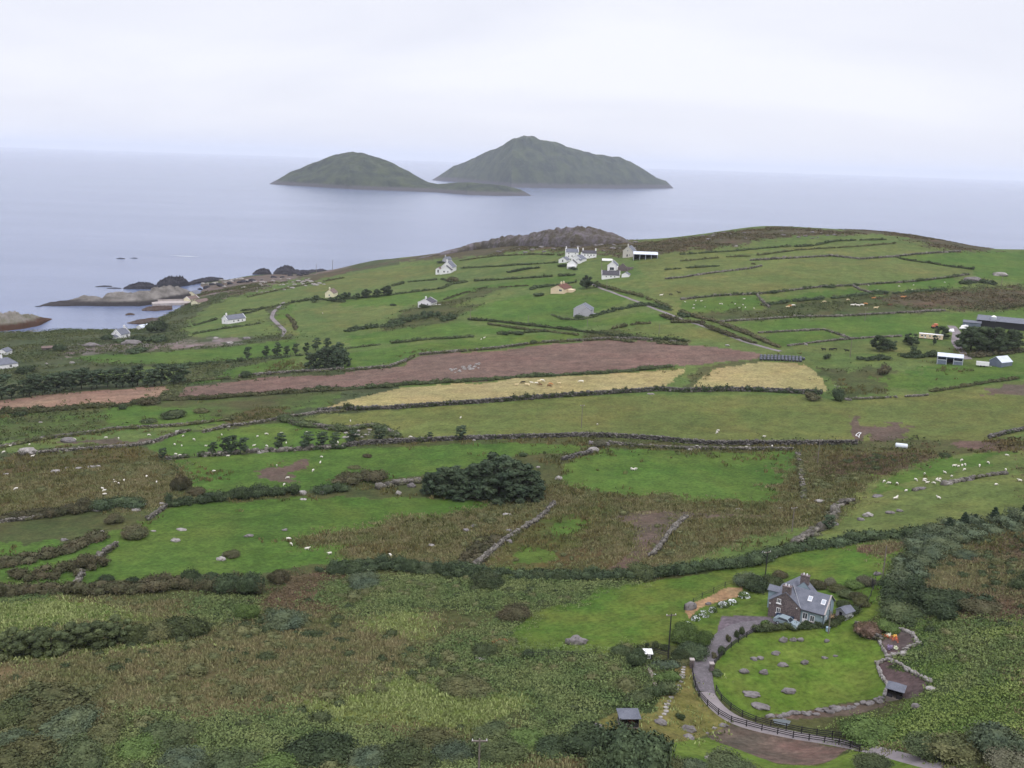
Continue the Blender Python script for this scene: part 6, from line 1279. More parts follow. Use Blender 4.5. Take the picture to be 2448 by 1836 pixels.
# pond
pz = hit(Z(9,(590,1352),(640,1348),(750,1358),(765,1372),(720,1388),(640,1385),(600,1375))); zl = float(np.median(pz[:,2]))+.10
m = MB(); m.add([(p[0],p[1],zl) for p in pz],[tuple(range(len(pz)))[::-1]]); wm = plain('pond_water',(74,84,90),.08,.5); tag(m.build('pond', wm),'small pale pond between the track fence and the rock ledge','pond',kind='structure')
# ---------------------------------------------------------------- poles
def pole(label, base, top, kind='T', rz=0.0, hmin=None):
    p = hit1(*base); d = ray(*top); t_ = np.hypot(p[0], p[1])/np.hypot(d[0], d[1]); zt = HC+d[2]*t_; h = max(zt-p[2], 3.0)
    e = empty('utility_pole', tuple(p), label, 'utility pole', rz); far = np.hypot(p[0], p[1]); r = max(.13, far*.00026)
    m = MB(); m.tube((0,0,-.8),(0,0,h),r,r*.7,8); part(m,'pole_shaft','plank' if kind != 'D' else 'wood',e)
    if kind != 'P':
        m = MB(); m.box(-.85,.85,-.07,.07,h-.35,h-.2); c_ = part(m,'crossarm','plank',e)
        for x in (-.75,0,.75) if kind in 'TD' else (-.6,.6): m = MB(); m.tube((x,0,h-.2),(x,0,h-.02),.06,.04,6); part(m,'insulator','frame',c_)
    return e
PL = [('tall pale utility pole rising from the near scrub below the meadow',(1142,1938),z(8,(870,1470))[0],'T'),
 ('dark utility pole at the edge of the garden shrubs left of the drive',z(8,(2095,962))[0],z(8,(2097,662))[0],'D'),
 ('utility pole behind the hydrangeas above the sandy bank',z(9,(543,425))[0],z(9,(543,258))[0],'D'),
 ('dark pole without a crossarm beside the field gate',z(9,(1300,430))[0],z(9,(1300,222))[0],'P'),
 ('thin pole on the lawn edge right of the house',z(9,(950,792))[0],z(9,(950,645))[0],'P'),
 ('utility pole in the brown rush above the house field',z(6,(715,1000))[0],z(6,(715,840))[0],'T'),
 ('utility pole below the farm track by the rush',z(6,(880,560))[0],z(6,(880,405))[0],'T'),
 ('lone pole standing in the long olive pasture',z(5,(1537,332))[0],z(5,(1540,183))[0],'H'),
 ('utility pole beside the dark bush at the end of the hay field wall',z(6,(996,155))[0],z(6,(1000,58))[0],'T'),
 ('pole in the hedge right of the black bales',z(3,(1090,1062))[0],z(3,(1090,932))[0],'H'),
 ('thin pole among the cattle on the rough ground',z(3,(1185,830))[0],z(3,(1190,742))[0],'H'),
 ('pole at the right end of the hill pastures',z(3,(2066,602))[0],z(3,(2066,522))[0],'P'),
 ('pole on the lane hedge below the bright central field',z(2,(1193,845))[0],z(2,(1193,792))[0],'P'),
 ('pole at the left end of the valley lane',z(2,(820,825))[0],z(2,(820,752))[0],'P'),
 ('pole below the grey gabled house',z(2,(1575,862))[0],z(2,(1575,812))[0],'P'),
 ('pole in the small olive field beside the lane',z(2,(2037,922))[0],z(2,(2037,848))[0],'P'),
 ('pole in front of the low dark roofed cottage',z(13,(760,512))[0],z(13,(760,350))[0],'P'),
 ('pole at the top of the straight lane',z(13,(830,735))[0],z(13,(830,612))[0],'P'),
 ('pole on the skyline above the far shore rocks',z(1,(2145,935))[0],z(1,(2145,868))[0],'H'),
 ('pole on the low skyline left of the other skyline pole',z(1,(2040,955))[0],z(1,(2040,893))[0],'H')]
for lb, b_, t_, k_ in PL: pole(lb, b_, t_, k_, random.uniform(-.5,.5))
# ---------------------------------------------------------------- trees
TG = 'row of small wind bent trees'
for i, (x, y, h_, k_) in enumerate(((1595,430,80,'pine'),(1715,415,72,'pine'),(1788,412,90,'pine'),(1845,408,62,'pine'),(1905,400,72,'pine'),(1975,390,68,'pine'),(2035,372,82,'pine'),(2105,370,75,'pine'))):
    tree(['leftmost dark tree of the row on the green strip','second tree of the row on the green strip, beside a bush','tallest middle tree of the row on the green strip','thin small tree of the row on the green strip','round headed tree of the row on the green strip','slender tree near the right end of the row on the green strip','tree of the row just left of the dark clump','last tree of the row behind the dark clump'][i], *C(4,x,y), h_*.3707, k_, 1.15, group=TG, name='pine_tree')
for x, y, h_ in ((2010,500,110),(2060,500,125),(2120,490,130),(2170,490,120),(2212,480,120),(2150,430,95),(2090,445,95),(2190,425,110)):
    tree('dark pine in the dense clump at the right end of the tree row', *C(4,x,y), h_*.3707, 'clump', 1.3, group='dark pine clump by the ploughed field')
for i, x in enumerate(range(430,1180,52)):
    yb = 640-(x-430)*.052; tree('dark pine in the unbroken row above the tilled strip', *C(4,x+random.uniform(-14,14),yb+random.uniform(-22,-6)), random.uniform(98,125)*.3707, 'pine', 1.35, group='unbroken pine row above the tilled strip')
for i, (x, y, h_) in enumerate(((10,690,150),(75,680,80),(150,670,100),(190,665,125),(230,660,120),(290,650,105),(330,650,120),(365,640,110))):
    tree('dark tree at the left end of the row above the tilled strip', *C(4,x,y), h_*.3707, 'pine', 1.25, group='left trees above the tilled strip')
TL = ['low round tree at the left end of the wall row','two stemmed tree in the tight group on the wall','tallest tree in the tight group on the wall','right hand tree of the tight group on the wall','tree standing alone in the middle of the wall row','spreading tree over the pale wall blocks','dense tree right of the spreading one on the wall','leaning tree beside the heap of stones','wind bent tree in front of the heap of stones','thin tree at the right end of the stone heap']
for i, (k, x, y, h_, w_) in enumerate(((4,1368,1040,75,1.3),(4,1450,1035,100,1.1),(4,1495,1040,120,1.15),(4,1565,1035,100,1.2),(4,1797,1012,108,1.15),(4,1970,1008,112,1.3),(4,2070,1000,100,1.3),(4,2150,995,95,1.2),(5,50,440,95,1.5),(5,230,425,90,1.4))):
    tree(TL[i], *C(k,x,y), h_*.3707, 'pine', w_, name='pine_tree', group='wind bent trees along the stone wall')
tree('single small tree by the low wall stub', *C(4,1045,1075), 26, 'pine', 1.2)
tree('dense dark tree standing on the long dry stone wall', *C(5,752,412), 36, 'pine', 1.25)
tree('sparse flat topped tree on the long dry stone wall', *C(5,552,412), 20, 'pine', 1.4)
CG = 'conifer clump in the middle pastures'
for x, y, h_, w_ in ((560,760,150,1.15),(640,768,190,1.1),(700,775,205,1.1),(770,780,190,1.15),(850,785,230,1.05),(930,790,260,1.0),(1000,795,290,.95),(1080,800,270,1.0),(1150,800,250,1.0),(1210,790,190,1.05),(960,700,215,1.0),(1050,705,200,1.0),(880,710,150,1.1),(1130,720,180,1.0),(1240,720,120,1.2),(720,720,150,1.1),(600,720,110,1.2),(1190,740,180,1)):
    tree('dark pine in the big dense clump in the middle pastures', *C(5,x,y), h_*.3707, 'clump', w_*1.3, group=CG)
for i, (x, y, h_) in enumerate(((1725,985,75),(1825,955,78),(1895,950,62),(2018,935,88),(2205,915,85))):
    tree(['dark rounded spruce at the left end of the spruce row','second spruce from the left above the scrub belt','smallest spruce of the row above the scrub belt','tallest pointed spruce above the scrub belt','spruce cut by the right edge of the view'][i], *C(6,x,y), h_*.3707, 'spruce', 1.3, group='spruces above the scrub belt')
for i, (x, y, h_, w_) in enumerate(((1500,545,330,1.05),(1620,560,350,1.0),(1800,560,345,1.0),(1950,540,320,1.0),(2060,500,240,1.0),(1420,470,200,1.0))):
    tree('big dark broadleaf tree in the clump beside the farm track', *C(14,x,y), h_*.1808, 'broad', 1.15, group='dark trees beside the farm track')
for lb, x, y, h_, k_ in (('bushy dark tree left of the mobile home yard',300,545,220,'broad'),('narrow dark tree right of the bushy one',440,540,170,'broad'),('round headed tree at the left end of the mobile home',720,470,190,'broad'),('small tree in front of the mobile home',1015,470,120,'pine'),('low tree in the yard below the mobile home',750,560,90,'broad'),('dark tree behind the mobile home',1130,380,170,'broad')):
    tree(lb, *C(14,x,y), h_*.1808, k_, 1.1)
tree('dark rounded tree beside the hamlet lane', *C(13,560,715), 40, 'broad', .9); tree('brown leafed tree right of the dark lane tree', *C(13,700,700), 17, 'willow', 1.2)
tree('bare stunted thorn on the stones in the sheep pasture', *C(6,945,985), 32, 'pine', 1.6, name='thorn_tree')
for lb, x, y, h_ in (('round tree left of the yellow house',2030,1140,55),('low round tree right of the yellow house',2140,1140,42),('spreading tree at the right of the yellow house',2190,1135,48)): tree(lb, *C(1,x,y), h_*.37, 'broad', 1.2)
for lb, x, y, h_ in (('left round tree of the small coast copse',20,690,60),('middle round tree of the small coast copse',150,680,70),('right round tree of the small coast copse',285,665,75),('low tree between those of the small coast copse',85,690,50),('tree behind the small coast copse',220,675,58)): tree(lb, *C(2,x,y), h_*.37, 'broad', 1.25)
for lb, x, y, h_, w_ in (('dark round bush left of the cottage above the cove',1415,410,85,150),('dense dark bushes right of the cottage above the cove',1830,430,120,260),('dark bush below the cottage above the cove',1560,435,60,160),('big dark tree mass above the boat shed',2080,300,190,260),('dark bush mass right of the cottage',2080,430,110,240),('bush beside the stone byre',780,530,70,150)): bush(lb, *C(16,x,y), w_*.1808, h_*.1808, 'dark')
# willows of the lower left and the near scrub
WL = ['left end willow','second willow','third willow','fourth willow','fifth willow','right end willow']
for i, (x, y, h_) in enumerate(((80,930,170),(190,935,170),(330,920,180),(470,890,190),(610,880,200),(760,850,180))):
    tree(WL[i]+' of the grey green row in the lower left', *C(7,x,y), h_*.3707, 'willow', 1.15, group='willow row in the lower left')
for i, (k, x, y, w_, h_, mt, lb) in enumerate((
 (7,860,840,150,110,'willow','low willow filling the right end of the willow row'),(7,990,825,190,120,'olive','olive scrub willow right of the willow row'),(7,1180,800,230,150,'willow','rounded grey willow between the rows and the heather'),(7,1290,790,120,90,'willow','small willow on the right of the rounded one'),
 (7,690,475,90,75,'dark','round dark bush, leftmost on the long brown hedge'),(7,850,475,70,50,'dark','small dark bush on the long brown hedge'),(7,1030,475,90,70,'dark','pointed dark bush on the long brown hedge'),(7,1215,480,130,120,'dark','dark tree like bush on the long brown hedge'),(7,1340,480,130,115,'dark','dark bush between two larger ones on the hedge'),(7,1480,530,200,150,'dark','very large dark bush on the long brown hedge'),(7,1620,540,150,180,'dark','tall dark bush at the right of the largest one'),
 (7,1800,460,130,95,'brown','brown bush left of the heather slope'),(7,2060,395,60,45,'dark','tiny dark bush above the heather slope'),(7,2180,400,110,85,'dark','dark bush on the top of the heather slope'),(8,50,400,130,90,'dark','dark bush at the left end of the bramble hedge'),(8,440,390,120,100,'dark','pointed dark tree bush on the bramble hedge'),(8,560,400,130,70,'blue','low bluish bush on the bramble hedge'),(8,130,480,200,80,'blue','broad bluish bush below the bramble hedge'),
 (7,1590,690,130,120,'green','fresh green bush below the long brown hedge'),(7,1830,750,270,110,'blue','broad bluish gorse below the heather slope'),(8,930,480,220,90,'hedge','wide dark gorse in the bracken below the hedge'),(8,1400,450,110,70,'hedge','dark bush right in the bramble hedge'),(8,1930,430,170,110,'willow','rounded grey bush at the end of the earth track'),(8,1090,690,200,100,'brown','rounded grey brown bush at the tip of the house field'),(8,910,930,130,90,'hedge','dark bush left of the orange earth patch'),(8,1195,945,80,50,'dark','dark bush on the foot fence of the house field'),(8,1900,1000,130,130,'dark','dark bush left of the tiny hut'),(8,1800,920,110,60,'hedge','low bush at the lower corner of the house field'),
 (8,800,1170,300,90,'olive','broad olive bush on the edge of the pale meadow'),(7,230,1330,420,160,'olive','large olive scrub mound at the far lower left'),(7,60,1360,240,140,'willow','grey scrub at the left edge of the view'),(7,420,1420,280,110,'blue','grey green scrub below the large mound'),(7,1060,1510,280,150,'hedge','dark rounded bush in the near bracken'),(7,900,1570,220,90,'green','fresh green bush beside the dark rounded one'),(7,650,1480,200,80,'olive','pale twiggy shrub in the near scrub'),(7,2030,1600,360,190,'dark','large dark bush left of the tall pale pole'),(7,2180,1560,170,150,'dark','dark bush touching the large one by the pole'),
 (7,120,1650,330,150,'olive','near scrub mound at the lower left corner'),(7,480,1640,300,140,'hedge','dark near scrub right of the corner mound'),(7,300,1560,260,110,'blue','grey near scrub between the two mounds'),(7,80,1510,200,100,'blue','dull scrub above the corner mound'),(7,1200,1660,300,100,'blue','pale green near scrub at the lower centre'),(7,1500,1700,320,140,'hedge','dark near scrub at the bottom of the view'),(7,1750,1720,300,110,'green','green near scrub at the bottom of the view'),
 (8,560,1540,260,110,'olive','olive near scrub left of the pole'),(8,720,1600,250,110,'blue','grey near scrub left beside the pole'),(8,950,1480,260,80,'willow','willow scrub behind the pole top'),(8,1010,1600,260,150,'willow','rounded willow right of the pole'),(8,400,1650,300,140,'hedge','dark near scrub at the bottom left of the pole'),(8,150,1640,260,120,'blue','dull near scrub below the meadow'),(8,1180,1520,220,80,'green','pale green bramble mound behind the dark trees'),
 (8,1350,1560,240,110,'dark','low dark bush at the left of the big dark tree'),(8,1600,1560,320,170,'dark','wide dark tree crown below the garden shelter'),(8,1880,1690,470,300,'dark','biggest dark round tree crown in the near scrub'),(8,2120,1690,160,120,'olive','olive scrub right of the biggest dark crown'),(8,1720,1690,260,160,'hedge','dark scrub in front of the biggest dark crown'),
 (9,80,1690,180,90,'blue','pale green scrub at the bottom left of the drive slope'),(9,330,1670,300,70,'hedge','low dark scrub under the reddish slope'),(9,1250,1660,200,60,'hedge','low scrub beside the pale track'),(9,1850,1600,330,130,'olive','grey olive scrub at the right bottom corner'),(9,2080,1560,280,180,'blue','bluish scrub at the right edge above the corner'),(9,2130,1660,240,110,'grey','pale twiggy scrub in the right bottom corner'),(9,1620,1580,260,100,'hedge','dark bramble mound above the pale track'),(9,1250,1480,300,100,'green','green bramble mound below the rock ledge'),(9,1150,1430,200,70,'green','green bramble at the end of the track fence'),
 (9,1700,620,300,100,'dark','dark scrub between brown heath and bracken'),(9,1450,680,250,90,'hedge','dark scrub along the top of the bracken'),(9,1950,640,220,70,'brown','brown scrub in the right hand heath'),(9,1680,240,200,70,'blue','blue green scrub at the corner of the house field'),(9,1830,300,160,50,'blue','low bluish scrub on the heath'),
 (9,1205,800,150,90,'heather','mound of heather on the curved retaining wall'),(9,1340,770,140,70,'green','green shrub right of the heather mound'),(9,1000,700,1,1,'green',''),
 (9,440,480,150,90,'blue','grey green shrub left above the hydrangeas'),(9,500,500,170,100,'dark','large dark shrub behind the front lawn'),(9,590,480,120,80,'hedge','shrub between the dark shrub and the house'),(9,640,430,90,50,'brown','purple leaved shrub above the hydrangeas'),(9,600,520,90,50,'green','bright shrub beside the left dormer'),
 (9,20,850,160,110,'green','green shrub mass at the left side of the drive'),(9,110,870,150,110,'green','leafy shrub beside the upper drive'),(9,60,930,170,90,'dark','dark shrub below the leafy ones by the drive'),(9,170,830,90,70,'green','small shrub on the drive edge'),(9,0,960,120,70,'hedge','shrub by the outer gate pillar'),(9,30,780,120,70,'green','shrub under the hydrangeas'),
 (9,550,745,55,55,'green','round clipped shrub beside the car'),(9,360,820,34,75,'hedge','upright shrub left on the fence by the drive'),(9,395,800,34,60,'hedge','second upright shrub on the fence by the drive'),(9,305,845,34,55,'brown','red leaved shrub on the fence by the drive'),(9,258,925,52,60,'dark','dark shrub on the inner fence of the drive'),(9,215,950,36,40,'brown','small reddish shrub near the gate pillar'),(9,230,1050,70,40,'dark','dark low shrub beside the lawn gate pillar'),(9,820,735,60,60,'dark','tall clipped shrub in the garden hedge'),
 (9,880,500,110,60,'brown','brown shrub behind the house chimney'),(9,960,480,80,60,'grey','pale plumed grass clump behind the house'),(9,1010,520,100,60,'olive','olive shrub in the back garden'),(9,1070,560,110,60,'hedge','shrub in the middle of the back garden'),(9,1120,500,100,60,'green','green shrub right in the back garden'),(9,1190,480,110,90,'grey','grey twiggy shrub at the top of the back garden'),(9,1160,610,100,70,'olive','olive shrub by the back garden fence'),(9,1050,620,90,50,'hedge','low shrub behind the wood shed'),(9,1140,570,90,50,'brown','brown shrub above the wood shed'),
 (11,1260,1050,105,110,'dark','round dark shrub alone on the tan garden slope'),(11,1280,1430,1,1,'hedge',''),(11,640,290,150,130,'dark','dark bush right beside the tiny hut'),(11,930,110,90,120,'hedge','narrow shrub behind the short fence'),(11,810,90,60,80,'dark','tiny conifer behind the hut'),(11,1060,130,130,90,'hedge','shrub right behind the short fence'),(11,1290,290,200,90,'olive','low olive shrub left of the outer gate pillar'),
 (3,600,650,50,22,'dark','bush on the wall above the sheep field'),(3,940,610,75,24,'dark','pair of bushes on the hill wall'),(3,1125,600,40,26,'dark','small dark bush at a wall corner on the hill'),(3,1300,650,90,24,'dark','dark bush at the foot of the sheep field on the hill'),(3,1310,1180,80,75,'brown','brown thorn bush in the rough green field'),(3,850,1340,90,52,'brown','round brown bush on the hay field wall'),(3,1008,1345,60,90,'dark','dark bush at the pole by the hay field corner'),
 (4,125,795,70,50,'dark','lone dark bush on the bank below the tilled strip'),(4,790,750,60,36,'dark','dark bush on the bank right of the lone one'),(4,960,720,110,50,'brown','brown scrub at the bank between tilled strips'),(4,1580,545,70,42,'dark','dark bush at the left end of the pale tumbled wall'),(4,955,835,90,32,'hedge','low gorse mound in the mottled pasture'),(4,1110,800,150,45,'hedge','wide gorse mound in the mottled pasture'),(4,1300,772,90,24,'olive','small gorse mound in the mottled pasture'),(4,870,385,110,50,'dark','dark scrub above the long green strip'),(4,380,375,90,50,'dark','bush by the byre at the far left'),(4,160,520,130,50,'dark','dark scrub left of the pine row'),(4,1160,1275,110,130,'brown','brown bush at the right edge of the rushy ground'),(4,1260,1300,100,55,'brown','low brown bush above the thick hedge'),(4,740,1485,90,70,'brown','round brown bush in the left pasture'),(4,860,1580,150,85,'brown','brown gorse around pale boulders in the left pasture'),
 (5,155,520,60,26,'brown','rush mound left of the conifer clump'),(5,70,590,70,18,'olive','flat rush mound left in the pasture'),(5,1165,515,45,30,'dark','small dark bush at the top right of the conifer clump'),(5,1655,450,80,60,'grey','grey thorn between the split boulders'),(7,1490,300,90,55,'brown','brown bush behind the pale double boulder'),
 (2,705,575,80,48,'brown','brown bush below the two storey white house'),(2,520,745,65,42,'dark','dark bush in front of the white bungalow'),(2,320,730,50,20,'dark','bush left of the white bungalow'),(2,1265,668,65,28,'dark','bush on the lawn of the peach bungalow'),(2,1230,975,40,28,'hedge','lone bush above the ploughed field'),(2,1045,920,40,28,'dark','left of two round bushes below the lane'),(2,1130,918,60,24,'dark','right of two round bushes below the lane'),(2,1520,815,60,36,'dark','bush before the grey gabled house'),(2,630,455,70,24,'dark','dark shrub left of the small grey cottage'))):
    if lb: bush(lb, *C(k,x,y), w_*ZO[k][2], h_*ZO[k][2], mt)
for i, (x, y, w_) in enumerate(((410,560,70),(330,600,60),(270,620,70),(205,650,60),(150,680,70),(95,705,60),(40,745,60),(5,775,60))):
    bush('white flowering hydrangea in the border along the sandy bank', *C(9,x,y), w_*.3707, w_*.6*.3707, 'green', 'hydrangea', 'hydrangea', 'hydrangeas along the sandy bank', flowers=True)
# ---------------------------------------------------------------- boulders and stones
def boulder(label, k, x, y, w_, hf=.55, mat=None, group=None, df=.7, name='boulder'):
    u, v = C(k,x,y); r = math.dist(hit1(u,v), CAM); s = w_*ZO[k][2]*r/FP/2*.9
    return blob(name, label, 'boulder', u, v, s, s*df, s*hf, mat or ROCKM, .34, random.randint(0,999), 7, .22, group, random.uniform(-.5,.5))
BL = [(9,660,848,58,.8,'tall furrowed boulder, left of the cluster near the top of the lawn'),(9,722,842,50,.6,'middle boulder of the cluster near the top of the lawn'),(9,772,842,52,.6,'right boulder of the cluster near the top of the lawn'),(9,940,848,46,.6,'lone boulder below the thin pole on the lawn'),(9,470,965,46,.6,'left boulder of a touching pair on the lawn'),(9,512,960,48,.6,'right boulder of a touching pair on the lawn'),(9,612,930,58,.5,'furrowed boulder right above the touching pair'),(9,655,1005,74,.4,'slanting boulder in the middle of the lawn'),(9,795,990,58,.55,'smooth round boulder right of the slanting one'),(9,925,955,42,.35,'low sunken stone on the right of the lawn'),(9,995,942,34,.35,'smallest sunken stone on the right of the lawn'),(9,405,1052,70,.55,'domed boulder on the left of the lawn'),(9,533,1055,66,.5,'domed boulder right of the leftmost one'),(9,455,1200,112,.18,'wide flat slab set in the lawn'),(9,697,1180,96,.4,'long smooth boulder low on the lawn'),(9,512,1280,114,.28,'mossy flat boulder at the bottom of the lawn'),(9,1435,935,58,.6,'big pale boulder at the corner of the flower bed'),(9,1620,1165,84,.4,'big pale boulder at the tip of the soil bed'),(9,1515,1278,62,.75,'rounded grey boulder in the bracken below the beds'),(9,190,1605,74,.4,'pale boulder on the grass below the reddish slope'),(11,1370,1215,200,.6,'largest mossy boulder at the foot of the tan garden slope'),(11,1360,1300,160,.4,'boulder leaning under the largest mossy one'),(11,985,1120,190,.45,'broad boulder at the end of the stepping stones'),(11,140,1170,180,.4,'sunken boulder left of the open garden shelter'),(11,1700,1180,70,.6,'pale stone under the outer fence'),(11,1820,1150,130,.4,'flat stone under the outer fence'),(11,1610,1240,50,.6,'small stone right of the largest mossy boulder'),
 (9,1250,828,52,.7,'bright round stone on the curved retaining wall'),(9,60,640,90,.8,'purple grey boulder at the end of the sandy bank'),(9,175,608,46,.6,'small dark rock on the sandy bank'),(10,1870,250,120,.4,'flat topped rock beside the dark gate pole'),(8,1505,865,150,.5,'big furrowed rock alone in the house field'),(8,890,965,80,.35,'pale rock in the bracken below the house field'),
 (5,1390,665,56,.6,'pale angular boulder right of the conifer clump'),(5,1258,590,34,.5,'small oval boulder above the pale angular one'),(5,1615,490,80,.75,'large pale split block below the long wall'),(5,1605,440,50,.8,'upper left block of the split boulders'),(5,1695,450,60,.8,'right hand block of the split boulders'),(5,570,1095,46,.5,'small pale boulder in the brown rush'),(5,795,1000,46,.7,'left boulder of a leaning pair in the rush'),(5,850,975,54,.5,'right boulder of a leaning pair in the rush'),(5,1060,898,70,.28,'flat white stones in the upper rush'),(5,1072,1075,52,.6,'boulder in the diagonal stone wall'),(5,1070,1000,44,.5,'grey boulder left of the diagonal wall'),(5,360,762,50,.8,'square pale boulder by the conifer clump'),(5,440,715,60,.7,'grey boulder in the tumbled boulder wall'),(5,845,416,24,.7,'white round stone under the long dry stone wall'),(5,1985,1302-0,1,1,''),(5,1985,117,46,.3,'pale slab on the hay field wall'),
 (7,1135,200,62,.5,'pale boulder in the left pasture'),(7,1170,128,72,.22,'flat slab above the pale boulder in the left pasture'),(7,1425,322,66,.5,'pale double boulder above the long brown hedge'),(7,1445,292,40,.5,'small boulder on the double boulder'),(7,1605,168,60,.3,'flat grey slab in the right of the left pasture'),(7,1838,130,42,.4,'small grey boulder near the rush edge'),(7,810,168,34,.7,'upright pale stone by brown gorse'),(7,990,135,34,.35,'low pale stone right of brown gorse'),(7,660,138,36,.35,'low pale stone left of brown gorse'),(7,415,195,50,.4,'grey stones in the left scrub'),
 (4,615,1408,74,.4,'pale boulder left of the gorse hedge'),(4,880,1408,58,.45,'pale boulder right of the gorse hedge'),(4,928,1372,36,.5,'small boulder above the right hand pale one'),(4,1042,1364,38,.5,'pale boulder at the left end of the thick hedge'),(4,1950,1300,60,.65,'pair of pale boulders at the gateway'),(4,2080,1300,46,.8,'upright boulder on the other side of the gateway'),(4,1955,1336,50,.2,'flat white slab below the gateway'),(4,360,1158,58,.4,'pale boulder in the left rushy ground'),(4,512,1135,42,.4,'first of three pale boulders in the rushy ground'),(4,590,1128,50,.4,'second of three pale boulders in the rushy ground'),(4,635,1122,38,.4,'third of three pale boulders in the rushy ground'),(4,432,1132,34,.3,'small pale stone left of three boulders'),(4,35,1175,44,.3,'pale flat stone at the far left edge'),(4,440,965,100,.4,'pinkish rock heap on the mottled pasture'),(4,180,1040,120,.45,'pinkish rock heap at the left end of the pale wall'),(4,1165,905,70,.4,'grey stones at the right end of the pale wall'),(4,1470,868,40,.4,'pale block on the sheep field wall'),(4,1840,802,40,.6,'big block at the wall corner'),(4,1680,1035,50,.5,'big pale block in the row wall'),(4,2110,880,30,.6,'pale stone in the curved wall'),
 (4,1390,297,40,.45,'pale white rock on the coast heath'),(4,1590,300,56,.45,'brown rounded rock on the coast heath'),(4,1480,330,50,.5,'white rocks right of the cottage above the cove'),(4,590,350,110,.35,'pinkish slab of bare rock above the left green strip'),(4,850,335,130,.35,'grey dome of bare rock above the left green strip'),(4,300,460,16,.8,'small white boulder left of the green strips'),(4,465,455,30,.6,'pale round boulder at the end of the green strip'),(4,262,838,26,.4,'white stone in the mottled pasture'),
 (6,1205,905,66,.6,'pale pointed boulder in the middle of the sheep pasture'),(6,1160,930,50,.5,'low boulder left of the pointed one'),(6,1410,872,44,.5,'grey boulder right of the pointed one'),(6,1715,700,62,.6,'pale rounded boulder in the string of boulders'),(6,1550,730,60,.4,'dark boulder left in the string of boulders'),(6,1850,672,70,.4,'grey boulder right in the string of boulders'),(6,900,812,86,.25,'flat pale stones above the stony bank'),(6,1045,822,70,.35,'long pale stone at the top of the stony bank'),(6,1270,778,70,.25,'grey slab in the left of the sheep pasture'),(6,985,960,70,.35,'grey slab under the thorn'),(6,375,862,50,.2,'white slab beside the earth track'),(6,645,856,50,.15,'thin white slab right of the earth track'),(6,1080,335-0,46,.5,'grey boulder by the hay field corner pole') if False else (3,1080,1342,40,.5,'grey boulder by the hay field corner pole'),(6,60,478,40,.5,'pale boulder left under the long wall'),(6,1350,885,60,.35,'brown mossy stone in the sheep pasture'),
 (3,355,350,24,.6,'white boulder on the hill hedge'),(3,300,990,34,.5,'pale stone on the lane wall'),(3,806,985,24,.7,'white round stone on the small field wall'),(3,2060,540,90,.4,'pale rock heap at the right of the hill'),(3,1880,575,110,.35,'grey rock heap among gorse on the hill')]
for k, x, y, w_, hf, lb in BL:
    if lb: boulder(lb, k, x, y, w_, hf, ROCKW if ('pale' in lb or 'white' in lb) else ROCKM)
for i in range(34):
    t_ = i/33; x = 575+(1300-575)*t_+random.uniform(-14,14); y = 1340-(1340-1225)*t_**1.2+random.uniform(-14,20); boulder('angular rock in the ledge above the pond', 9, x, y, random.uniform(30,62), .4, None, 'rocks of the ledge above the pond', name='ledge_rock')
for i in range(26):
    x = 690+(880-690)*random.random(); y = 1160-(x-690)*.22+random.uniform(-16,16); boulder('pale stone in the clearance heap on the ploughed field', 2, x, y, random.uniform(14,30), .6, ROCKW, 'stones heaped on the ploughed field', name='field_stone')
for i in range(22): boulder('pale stone in the heap inside the curved wall', 5, random.uniform(0,240), random.uniform(335,400), random.uniform(16,34), .6, ROCKW, 'stones heaped inside the curved wall', name='field_stone')
for i in range(80):
    x = random.uniform(1250,2100); y = 985+random.uniform(5,95)*(1-abs(x-1700)/700); boulder('pale outcrop stone on the rocky coast behind the harbour', 1, x, y, random.uniform(14,40), .4, ROCKW, 'outcrops behind the harbour', name='outcrop')
for i in range(46):
    t_ = random.random(); x = 1225+920*t_; y = 1062-(1062-930)*t_**.8+random.uniform(-6,16); boulder('dark jagged rock along the outer shore behind the harbour', 1, x, y, random.uniform(18,50), .5, rkd, 'jagged rocks of the outer shore', name='shore_rock')
for i in range(30):
    t_ = random.random(); x = 860+360*t_; y = 1290-145*t_+random.uniform(-14,14); boulder('brown weedy rock on the inner shore of the cove', 1, x, y, random.uniform(14,40), .4, rkw, 'weedy rocks of the inner shore', name='shore_rock')
for i in range(14):
    x = random.uniform(-20,330); y = 1338-x*.05+random.uniform(-8,10); boulder('grey rock on the near shore of the cove', 1, x, y, random.uniform(14,34), .4, rk, 'rocks of the near shore', name='shore_rock')
for i in range(30):
    x = random.uniform(900,1900); y = 350+random.uniform(-12,38)+(1400-x)*.03; boulder('grey outcrop stone on the heath below the rocky hill', 2, x, y, random.uniform(14,44), .4, None, 'outcrops below the rocky hill', name='outcrop')
for i in range(26):
    x = random.uniform(60,1000); y = 262+random.uniform(-18,28)+abs(x-650)*.05; boulder('grey outcrop stone on the brown brow of the hill', 3, x, y, random.uniform(12,36), .4, None, 'outcrops on the brow of the hill', name='outcrop')
